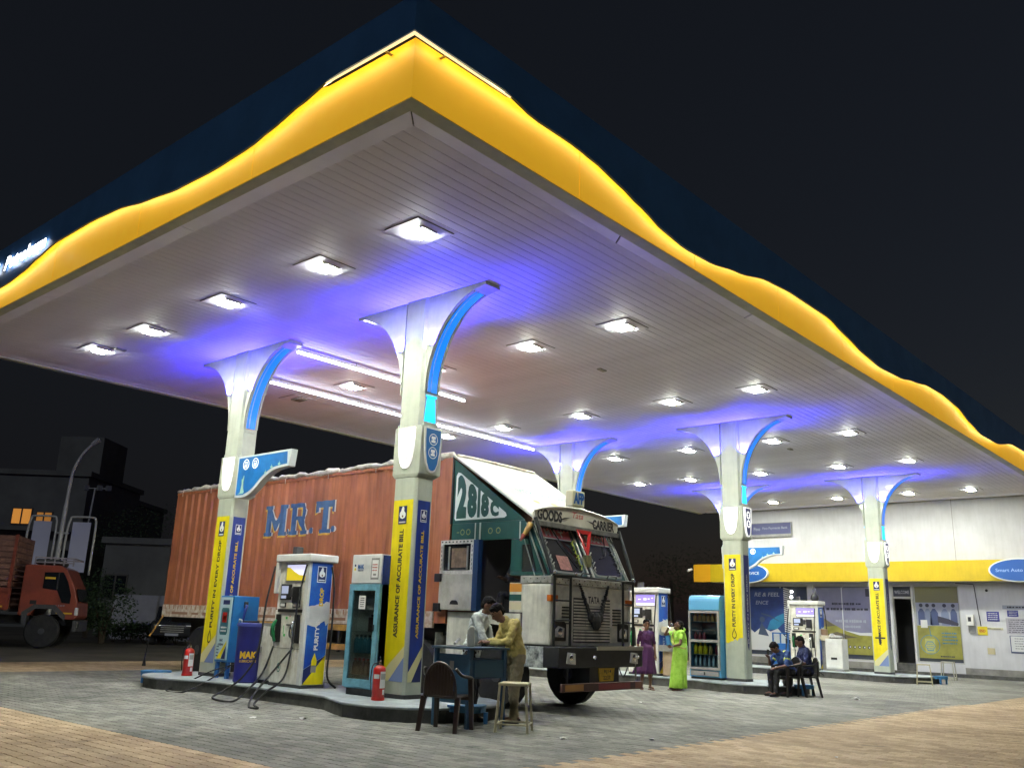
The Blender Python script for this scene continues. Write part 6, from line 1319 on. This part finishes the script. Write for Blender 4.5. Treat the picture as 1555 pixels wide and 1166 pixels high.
tag(M().tube([(-.62,-1.70,1.05),(-.45,-1.62,1.11)], .02, 6).box((-.70,-1.80,1.016),(-.5,-1.62,1.03)).build('notebook', MGREY, None), 'small open notebook on the left of the blue desk top', 'notebook')
# ------------------------------------------------------------------ people
SKN = {'a': mat('skin_deep', (.12,.058,.035), .5), 'b': mat('skin_mid', (.20,.10,.062), .5)}
def cloth(name, col, r=.8): return mat(name, col, r, noise=(5,.8), bump=(9,.55,.02))
def blob(mm, vox, name, m, parent, it=4, disp=None):
    o = mm.build(name, m, parent, smooth=True)
    r = o.modifiers.new('remesh', 'REMESH'); r.mode = 'VOXEL'; r.voxel_size = vox; r.use_smooth_shade = True
    s = o.modifiers.new('smooth', 'SMOOTH'); s.factor = .5; s.iterations = it
    if disp:
        tx_ = bpy.data.textures.get('folds%g' % disp[0]) or bpy.data.textures.new('folds%g' % disp[0], 'CLOUDS'); tx_.noise_scale = disp[0]; tx_.noise_depth = 2
        d = o.modifiers.new('folds', 'DISPLACE'); d.texture = tx_; d.strength = disp[1]; d.mid_level = .5; d.texture_coords = 'LOCAL'
    return o
V = Vector
def limb(mm, a, b, ra, rb, bulge=0):
    a, b = V(a), V(b); n = 5
    pts = [a.lerp(b, i/n) for i in range(n+1)]; rr = [ra+(rb-ra)*i/n+bulge*math.sin(math.pi*min(1, i/n*1.5)) for i in range(n+1)]
    mm.tube(pts, rr, 10); mm.ell(a, (ra,ra,ra), 0, 10, 6); mm.ell(b, (rb,rb,rb), 0, 10, 6)
def hand(mm, w, d, side, curl=.5):
    w, d, side = V(w), V(d).normalized(), V(side).normalized(); side = (side-d*side.dot(d)).normalized(); nrm = d.cross(side)
    for k in range(5): mm.ell(w+d*(.02+.016*k), (.026+.003*k,.026+.003*k,.024), 0, 8, 6)
    for k, L in enumerate((.068,.076,.070,.055)):
        b = w+d*.088+side*(.030-.020*k); c = b+d*L*.5-nrm*L*.1*curl; e = c+d*L*.5*(1-curl*.6)-nrm*L*.45*curl
        mm.tube([b-d*.02, b, c, e], [.0105,.0105,.0095,.008], 6)
    b = w+d*.03+side*.03; mm.tube([b, b+d*.03+side*.028, b+d*.062+side*.022-nrm*.01], [.013,.011,.009], 6)
def face(mm, c, f, up_, s=1.0):
    c, f, up_ = V(c), V(f).normalized(), V(up_).normalized(); r = f.cross(up_).normalized(); up_ = r.cross(f)
    R = Matrix((r, f, up_)).transposed().to_4x4(); R.translation = c
    q = M(); q.ell((0,-.005,.02), (.073*s,.092*s,.100*s), 0, 16, 12); q.ell((0,.018,-.055), (.055*s,.068*s,.062*s), 0, 12, 8); q.ell((0,.055,-.088), (.026*s,.026*s,.022*s), 0, 8, 6)
    q.tube([(0,.088*s,.02),(0,.104*s,-.018),(0,.092*s,-.028)], [.009,.015,.012], 7); q.ell((0,.08*s,-.055), (.026,.014,.009), 0, 8, 5)
    for sx in (-1,1): q.ell((sx*.074*s,-.008,.0), (.012,.024,.034), 0, 8, 6); q.ell((sx*.03,.076*s,.034), (.026,.014,.010), 0, 8, 5)
    q.xf(R); mm.v, mm.f, mm.mi = mm.v+q.v, mm.f+[[i+len(mm.v) for i in f_] for f_ in q.f], mm.mi+q.mi
    return R
def eyes_hair(R, t, s, style, hm=HAIR):
    e = M()
    for sx in (-1,1): e.ell((sx*.030,.079*s,.016), (.013,.010,.008), 0, 8, 6)
    e.xf(R); e.build('eye', mat('eye_dark', (.03,.025,.022), .2), t, smooth=True)
    b = M()
    for sx in (-1,1): b.tube([(sx*.046,.074*s,.040),(sx*.028,.088*s,.046),(sx*.012,.088*s,.040)], .005, 5)
    b.tube([(-.022,.089*s,-.055),(0,.094*s,-.054),(.022,.089*s,-.055)], .0045, 5, 1); b.xf(R); b.build('brow_and_lips', [HAIR, mat('lip', (.10,.035,.03), .5)], t)
    h = M(); h.ell((0,-.022,.050), (.082*s,.096*s,.086*s), 0, 16, 10); h.ell((0,-.058,.0), (.074*s,.058*s,.075*s), 0, 12, 8); h.ell((0,.03,.098), (.06,.05,.024), 0, 10, 6)
    if style == 'bun': h.ell((0,-.10,-.01), (.045,.045,.05), 0, 10, 8); h.tube([(0,-.09,-.03),(.0,-.105,-.12),(.01,-.10,-.26)], [.045,.03,.012], 8)
    if style == 'tied': h.ell((0,-.085,.0), (.03,.03,.03), 0, 8, 6)
    h.xf(R); blob(h, .009, 'hair', hm, t, 1, (.018, .022))
def torso(mm, pel, wai, che, shl, shr, k=1.0, ex=0, sr=.056):
    mm.ell(pel, (.155*k+ex,.118*k+ex,.12+ex), 0, 14, 8); mm.ell(wai, (.142*k+ex,.108*k+ex,.13+ex), 0, 14, 8); mm.ell(che, (.165*k+ex,.122*k+ex,.16+ex), 0, 14, 8)
    a, b = V(pel), V(che); 
    for i in range(1, 6): p = a.lerp(b, i/6); mm.ell(p, (.148*k+ex,.11*k+ex,.09), 0, 14, 6)
    for s_ in (shl, shr): limb(mm, V(che)+(V(s_)-V(che))*.25, s_, .085*k+ex, sr*k+ex)
def man(lab, loc, facing, J, shirt, pants, shoes, skin, sleeve=1.0, shirt_h=None, bare=True, hats=None, k=1.0, hairstyle='short', extra=None):
    t = thing('person', lab, 'person', loc, math.atan2(facing[1], facing[0])-math.pi/2)
    b = M(); R = face(b, J['head'], J['look'], J.get('up', (0,0,1)))
    limb(b, V(J['neck'])-V((0,0,.02)), V(J['head'])+V((0,-.01,-.05)), .058, .052)
    torso(b, J['pel'], J['wai'], J['che'], J['sh'][0], J['sh'][1], k*.93)
    for i in (0, 1):
        limb(b, J['sh'][i], J['el'][i], .047*k, .037*k, .004); limb(b, J['el'][i], J['wr'][i], .037*k, .025, .005)
        hand(b, J['wr'][i], V(J['hd'][i]), J['hs'][i], J.get('curl', .5))
        limb(b, J['hip'][i], J['kn'][i], .083*k, .052*k); limb(b, J['kn'][i], J['an'][i], .050*k, .034, .012)
        f = V(J['ft'][i]); a = V(J['an'][i]); limb(b, a-V((0,0,.02)), a+f*.16-V((0,0,.045)), .036, .026); b.ell(a-f*.04-V((0,0,.035)), (.034,.034,.034), 0, 8, 6)
    blob(b, .0085, 'body', skin, t, 3); eyes_hair(R, t, 1.0, hairstyle)
    s = M(); torso(s, V(J['pel'])+V((0,0,.02)), J['wai'], J['che'], J['sh'][0], J['sh'][1], k, .016)
    for i in (0, 1):
        sh, el, wr = V(J['sh'][i]), V(J['el'][i]), V(J['wr'][i]); q = min(1, sleeve*2)
        limb(s, sh, sh.lerp(el, q), .066*k, .056*k)
        if sleeve > .5: limb(s, el, el.lerp(wr, (sleeve-.5)*2*.92), .054*k, .042*k)
    limb(s, V(J['neck'])-V((0,0,.06)), V(J['neck'])-V((0,0,.005)), .075, .062)
    if shirt_h: s.ell(V(J['pel'])-V((0,0,shirt_h*.5)), (.165*k,.13*k,shirt_h), 0, 14, 8)
    so = blob(s, .011, 'shirt', shirt, t, 2, (.07, .045))
    cl_ = M(); cn = V(J['neck']); cl_.tube([cn+V((.058*math.cos(a_*.6283), .056*math.sin(a_*.6283)-.005, -.012+.012*math.sin(a_*.6283+3.1))) for a_ in range(11)], .016, 6); cl_.build('collar', shirt, so, smooth=True)
    p = M(); p.ell(V(J['pel'])-V((0,0,.02)), (.162*k,.127*k,.11), 0, 14, 8)
    for i in (0, 1):
        limb(p, J['hip'][i], J['kn'][i], .096*k, .066*k); limb(p, J['kn'][i], V(J['an'][i])+V((0,0,.0)), .066*k, .056*k)
    blob(p, .011, 'trousers', pants, t, 2, (.06, .035))
    for i in (0, 1):
        f = V(J['ft'][i]); a = V(J['an'][i]); z = M(); c = a-V((0,0,.06)); limb(z, c-f*.05, c+f*.10, .038, .043); limb(z, c+f*.10, c+f*.17, .043, .03); z.v = [(x, y, max(zz, a.z-.095)) for x, y, zz in z.v]; z.build('shoe', shoes, t, smooth=True)
    if extra: extra(t, R)
    return t
F2 = (0,1,0)
SHOE = mat('shoe_dark', (.02,.018,.016), .5); SAND = mat('sandal', (.14,.05,.04), .6)
# man in yellow, bowed over the desk
LEFT = (-.92, .40)
J = dict(head=(0,.30,1.475), look=(0,.72,-.62), up=(0,.5,.7), neck=(0,.17,1.385), pel=(0,-.02,.93), wai=(0,.02,1.06), che=(0,.07,1.24), sh=((-.185,.10,1.34),(.185,.10,1.34)),
  el=((-.21,.20,1.10),(.22,.17,1.09)), wr=((-.09,.42,1.075),(.10,.41,1.08)), hd=((.3,1,0),(-.3,1,0)), hs=((1,.2,.3),(-1,.2,.3)), hip=((-.09,-.02,.88),(.09,-.02,.88)), kn=((-.10,.03,.48),(.11,-.02,.48)), an=((-.13,.06,.09),(.12,-.08,.09)), ft=((-.2,.98,0),(.15,.98,0)), curl=.7)
def slip(t, R): M().box((-.06,.50,1.06),(.07,.62,1.066)).build('paper_slip', TXTW, t)
man('man in yellow shirt and khaki trousers bowed over the blue desk', (.27,-2.03,0), LEFT, J, cloth('shirt_yellow', (.58,.48,.16)), cloth('trouser_khaki', (.36,.30,.18)), SHOE, SKN['b'], 1.0)
# man in white behind him, leaning in
J = dict(head=(0,.17,1.575), look=(.12,.85,-.40), up=(0,.4,.9), neck=(0,.09,1.47), pel=(0,-.06,.96), wai=(0,-.02,1.11), che=(0,.03,1.31), sh=((-.18,.05,1.41),(.18,.05,1.41)),
  el=((-.22,.15,1.10),(.22,.18,1.10)), wr=((-.12,.36,1.06),(.10,.38,1.06)), hd=((.2,1,-.1),(-.2,1,-.1)), hs=((1,.2,.3),(-1,.2,.3)), hip=((-.09,-.06,.88),(.09,-.06,.88)), kn=((-.10,-.02,.48),(.11,.0,.48)), an=((-.12,-.05,.09),(.13,.03,.09)), ft=((-.2,.98,0),(.2,.98,0)))
man('man in pale loose shirt and dark trousers behind the man in yellow', (.10,-1.42,0), (.42,-.90), J, cloth('shirt_pale', (.60,.65,.65)), cloth('trouser_dark', (.022,.022,.026)), SHOE, SKN['a'], .6, .16)
# seated pair on black chairs
SEAT = dict(pel=(0,-.08,.52), hip=((-.09,-.06,.52),(.09,-.06,.52)))
plastic_chair(10.02, -1.62, math.atan2(.4,-.9)-math.pi/2, 'black plastic armchair under the man in the striped vest', BLKP, 'black chairs of the seated pair')
plastic_chair(10.47, -1.82, math.atan2(.75,-.66)-math.pi/2, 'black plastic armchair under the man with back to the camera', BLKP, 'black chairs of the seated pair')
J = dict(SEAT, head=(0,.32,1.02), look=(.1,.62,-.75), up=(0,.7,.6), neck=(0,.20,.96), wai=(0,-.02,.66), che=(0,.09,.82), sh=((-.18,.12,.91),(.18,.12,.91)), el=((-.26,.22,.66),(.26,.24,.66)), wr=((-.12,.40,.60),(.14,.36,.80)),
  hd=((.2,1,-.3),(-.2,.7,.5)), hs=((1,.2,.3),(-1,.2,.3)), kn=((-.12,.38,.52),(.14,.36,.50)), an=((-.12,.42,.09),(.16,.30,.09)), ft=((-.1,1,0),(.1,1,0)))
def vest(t, R):
    q = M(); q.ell((0,.06,.80), (.155,.12,.05), 0, 14, 6); blob(q, .012, 'chest_band', mat('hi_vis', (.55,.62,.08), .6), t, 2)
    for s_ in (-1,1): z = M(); z.tube([(.10*s_,.16,.93),(.13*s_,.12,.95),(.14*s_,.03,.88)], .04, 7); blob(z, .012, 'shoulder_band', MC['hi_vis'], t, 2); y = M(); y.tube([V((.185*s_,.135,.85)).lerp(V((.26*s_,.22,.66)),.25), V((.185*s_,.135,.85)).lerp(V((.26*s_,.22,.66)),.45)], .068, 10); y.build('sleeve_band', MC['hi_vis'], t, smooth=True)
    M().box((.08,.40,.86),(.15,.41,.98)).build('phone', BLACK, t)
man('seated man in blue shirt with yellow bands hunched over a phone', (10.02,-1.60,.0), (-.9,.4), J, cloth('shirt_blue', (.03,.07,.22)), cloth('trouser_black', (.014,.014,.016)), SHOE, SKN['a'], .45, extra=vest)
J = dict(SEAT, head=(0,.06,1.16), look=(0,.95,-.35), neck=(0,.0,1.06), wai=(0,-.07,.70), che=(0,-.05,.88), sh=((-.19,-.02,.98),(.19,-.02,.98)), el=((-.30,.05,.72),(.30,.05,.72)), wr=((-.22,.28,.66),(.22,.28,.66)),
  hd=((.2,1,-.1),(-.2,1,-.1)), hs=((1,.2,.3),(-1,.2,.3)), kn=((-.14,.38,.51),(.14,.38,.51)), an=((-.14,.40,.09),(.14,.38,.09)), ft=((-.1,1,0),(.1,1,0)))
man('seated man in navy shirt seen from behind in black chair', (10.47,-1.80,0), (-.66,.75), J, cloth('shirt_navy', (.018,.026,.09)), MC['trouser_black'], SHOE, SKN['a'], .45)
# lofted skirt
def skirt(secs, amp, n, ph=0, N=72):
    mm = M(); vs = []
    for (cx, cy, z, rx, ry, a_) in secs:
        for i in range(N):
            a = 2*math.pi*i/N; k_ = 1+amp*a_*math.sin(n*a+ph+z*2)+amp*.5*a_*math.sin(2.3*n*a+z*5); vs.append((cx+rx*k_*math.cos(a), cy+ry*k_*math.sin(a), z))
    K = len(secs); mm.add(vs, [(i*N+j, i*N+(j+1) % N, (i+1)*N+(j+1) % N, (i+1)*N+j) for i in range(K-1) for j in range(N)]+[list(range(N))[::-1], list(range((K-1)*N, K*N))]); return mm
def woman(lab, loc, facing, J, k, skin, hairstyle, dress):
    t = thing('person', lab, 'person', loc, math.atan2(facing[1], facing[0])-math.pi/2)
    b = M(); R = face(b, J['head'], J['look'], J.get('up', (0,0,1)), J.get('hs_', .96)); limb(b, V(J['neck'])-V((0,0,.03)), V(J['head'])+V((0,-.01,-.05)), .048, .044)
    torso(b, J['pel'], J['wai'], J['che'], J['sh'][0], J['sh'][1], k*.9, 0, .040)
    for i in (0, 1):
        limb(b, J['sh'][i], J['el'][i], .040*k, .032*k); limb(b, J['el'][i], J['wr'][i], .032*k, .022); hand(b, J['wr'][i], V(J['hd'][i]), J['hs'][i], .45)
        limb(b, J['hip'][i], J['kn'][i], .075*k, .046*k); limb(b, J['kn'][i], J['an'][i], .045*k, .031, .01)
        f = V(J['ft'][i]); a = V(J['an'][i]); limb(b, a-V((0,0,.02)), a+f*.14-V((0,0,.045)), .033, .024); b.ell(a-f*.035-V((0,0,.035)), (.03,.03,.03), 0, 8, 6)
    blob(b, .008, 'body', skin, t, 3); eyes_hair(R, t, .96, hairstyle)
    for i in (0, 1):
        f = V(J['ft'][i]); a = V(J['an'][i]); c = a-V((0,0,.077)); z = M(); limb(z, c-f*.06, c+f*.16, .035, .038); z.v = [(x, y, min(max(q, a.z-.095), a.z-.072)) for x, y, q in z.v]; z.tube([c+f*.08+V((-.04,0,.01)), c+f*.09+V((0,0,.045)), c+f*.08+V((.04,0,.01))], .011, 6); z.build('sandal', SAND, t)
    dress(t, J, k); return t
def purple(t, J, k):
    PU = cloth('dress_purple', (.062,.010,.066), .75)
    s = M(); torso(s, J['pel'], J['wai'], J['che'], J['sh'][0], J['sh'][1], k*.93, .012, .036)
    for i in (0, 1): limb(s, J['sh'][i], V(J['sh'][i]).lerp(V(J['el'][i]), .95), .046*k, .042*k)
    blob(s, .010, 'bodice', PU, t, 2, (.06, .03))
    skirt([(0,0,.99,.130,.105,.1),(0,0,.90,.155,.125,.3),(.0,0,.75,.18,.15,.7),(.02,0,.55,.215,.17,1),(.04,0,.42,.25,.18,1.2),(.05,0,.36,.27,.19,1.3),(.05,0,.35,.26,.18,1.3)], .07, 9).build('skirt', PU, t, smooth=True)
J = dict(head=(0,.02,1.42), look=(.15,1,-.05), neck=(0,0,1.32), pel=(0,0,.86), wai=(0,0,.98), che=(0,.01,1.14), sh=((-.145,0,1.25),(.145,0,1.25)), el=((-.20,-.02,1.0),(.19,-.04,1.0)), wr=((-.20,.03,.78),(.16,.02,.80)),
  hd=((0,.15,-1),(0,.15,-1)), hs=((.6,.6,0),(-.6,.6,0)), hip=((-.075,0,.80),(.075,0,.80)), kn=((-.08,.01,.44),(.09,.0,.44)), an=((-.09,0,.09),(.11,-.02,.09)), ft=((-.15,1,0),(.3,1,0)), hs_=.94)
woman('girl in a purple knee length dress standing before the dispenser', (8.45,1.05,0), (-.62,-.78), J, .90, SKN['b'], 'tied', purple)
def sari(t, J, k):
    LI = mat('sari_lime', (.42,.70,.10), .6, noise=(7,.6,(.25,.52,.03)), bump=(9,.55,.02)); LI2 = mat('sari_border', (.46,.46,.10), .6, noise=(9,.6))
    s = M(); torso(s, J['pel'], J['wai'], J['che'], J['sh'][0], J['sh'][1], k, .016)
    for i in (0, 1): limb(s, J['sh'][i], V(J['sh'][i]).lerp(V(J['el'][i]), .5), .058*k, .052*k)
    blob(s, .010, 'blouse', LI, t, 2, (.06, .03))
    skirt([(0,-.02,1.02,.155,.135,.1),(0,-.02,.90,.185,.165,.3),(0,-.01,.72,.19,.17,.8),(0,.02,.45,.185,.175,1.1),(0,.03,.22,.19,.19,1.3),(0,.04,.07,.20,.20,1.5),(0,.04,.06,.19,.19,1.5)], .06, 8, 1).build('skirt', LI, t, smooth=True)
    d = M()
    for q in range(5): d.tube(bez([(.05,-.14-.008*q,1.30+.01*q),(.10+.012*q,.02,1.33),(.07+.02*q,.13,1.20),(-.05+.02*q,.155,1.03),(-.16,.06,.95-.03*q),(-.15,-.10,.92-.03*q)],5), .027, 6, 0 if q else 1)
    d.build('drape', [LI, LI2], t, smooth=True)
    e = M()
    for q in range(5): e.tube(bez([(.06+.02*q,-.10,1.33),(.05+.03*q,-.165,1.20),(.03+.03*q,-.18,.95),(.02+.03*q,-.17,.70)],5), .024, 6, 1 if q == 4 else 0)
    e.build('pallu', [LI, LI2], t, smooth=True)
    M().lathe([(.022,0),(.032,.08),(.030,.08),(.02,.004)], n=12).xf(Matrix.Translation((.02,.215,1.475)) @ Matrix.Rotation(2.1,4,'X')).build('cup', CHROME, t)
    w_ = M()
    for i in (0,1):
        a = V(J['wr'][i]); dd = (V(J['el'][i])-a).normalized(); w_.cyl(a+dd*.02, a+dd*.035, .031, n=12); w_.cyl(a+dd*.045, a+dd*.058, .032, n=12)
    w_.build('bangle', CHROME, t)
J = dict(head=(0,.02,1.42), look=(0,.88,.42), up=(0,-.35,.9), neck=(0,-.01,1.32), pel=(0,-.02,.88), wai=(0,-.01,1.0), che=(0,.0,1.16), sh=((-.165,0,1.27),(.165,.02,1.27)), el=((-.25,.06,1.02),(.20,.27,1.22)), wr=((-.10,.20,.96),(.06,.21,1.40)),
  hd=((1,.3,-.1),(-.3,-.1,1)), hs=((0,.6,.6),(0,-1,.2)), hip=((-.08,-.02,.82),(.08,-.02,.82)), kn=((-.08,.02,.45),(.09,.03,.45)), an=((-.09,.02,.09),(.10,.05,.09)), ft=((-.1,1,0),(.2,1,0)))
woman('woman in lime green sari drinking from a steel cup', (8.98,.50,0), (-.76,.65), J, .98, SKN['a'], 'bun', sari)
# driver just visible in the dark doorway
J = dict(SEAT, head=(0,.06,1.22), look=(.0,1,-.1), neck=(0,.02,1.12), wai=(0,-.06,.70), che=(0,-.03,.92), sh=((-.18,0,1.02),(.18,0,1.02)), el=((-.24,.12,.76),(.24,.12,.76)), wr=((-.14,.36,.80),(.16,.34,.78)),
  hd=((.2,1,.2),(-.2,1,.2)), hs=((1,.2,.3),(-1,.2,.3)), kn=((-.14,.36,.50),(.14,.36,.50)), an=((-.14,.40,.09),(.14,.40,.09)), ft=((-.1,1,0),(.1,1,0)))
man('man in dark clothes sitting in the shadowy lorry doorway', (2.25,-.42,1.30), (-1,.0), J, cloth('shirt_shadow', (.05,.045,.07)), MC['trouser_dark'], SHOE, SKN['a'], .5)
# ------------------------------------------------------------------ litter
PAPER = mat('litter_paper', (.62,.61,.58), .8)
for i, (x, y, s, lab) in enumerate(((-1.89,-.16,.07,'crumpled white wrapper on the pavers before the oil cabinet'),(-2.36,.29,.05,'small white scraps on the pavers left of the wrapper'),(-2.6,.5,.035,'tiny paper scrap farther left on the grey pavers'),(-.48,-3.49,.06,'white paper scrap in front of the lorry front wheel'),
   (10.71,-2.85,.11,'pale flattened litter right of the seated pair'),(1.08,-4.64,.05,'paper scrap at the edge of the tan pavers'),(.45,-4.16,.045,'white scrap on the grey pavers near the tan edge'),(.94,-6.3,.03,'lone pale scrap on the tan pavers'),(5.2,-.9,.04,'small scrap beside the lorry shadow'))):
    rn = random.Random(40+i); mm = M()
    pts = [(math.cos(a)*s*rn.uniform(.6,1.3), math.sin(a)*s*rn.uniform(.5,1), .004+rn.random()*s*.35) for a in [k*.785 for k in range(8)]]
    mm.add(pts+[(0,0,s*.5),(0,0,.002)], [(k,(k+1) % 8,8) for k in range(8)]+[((k+1) % 8,k,9) for k in range(8)])
    tag(mm.build('paper_litter', PAPER, None, loc=(x,y,0)), lab, 'litter', 'litter on the forecourt')
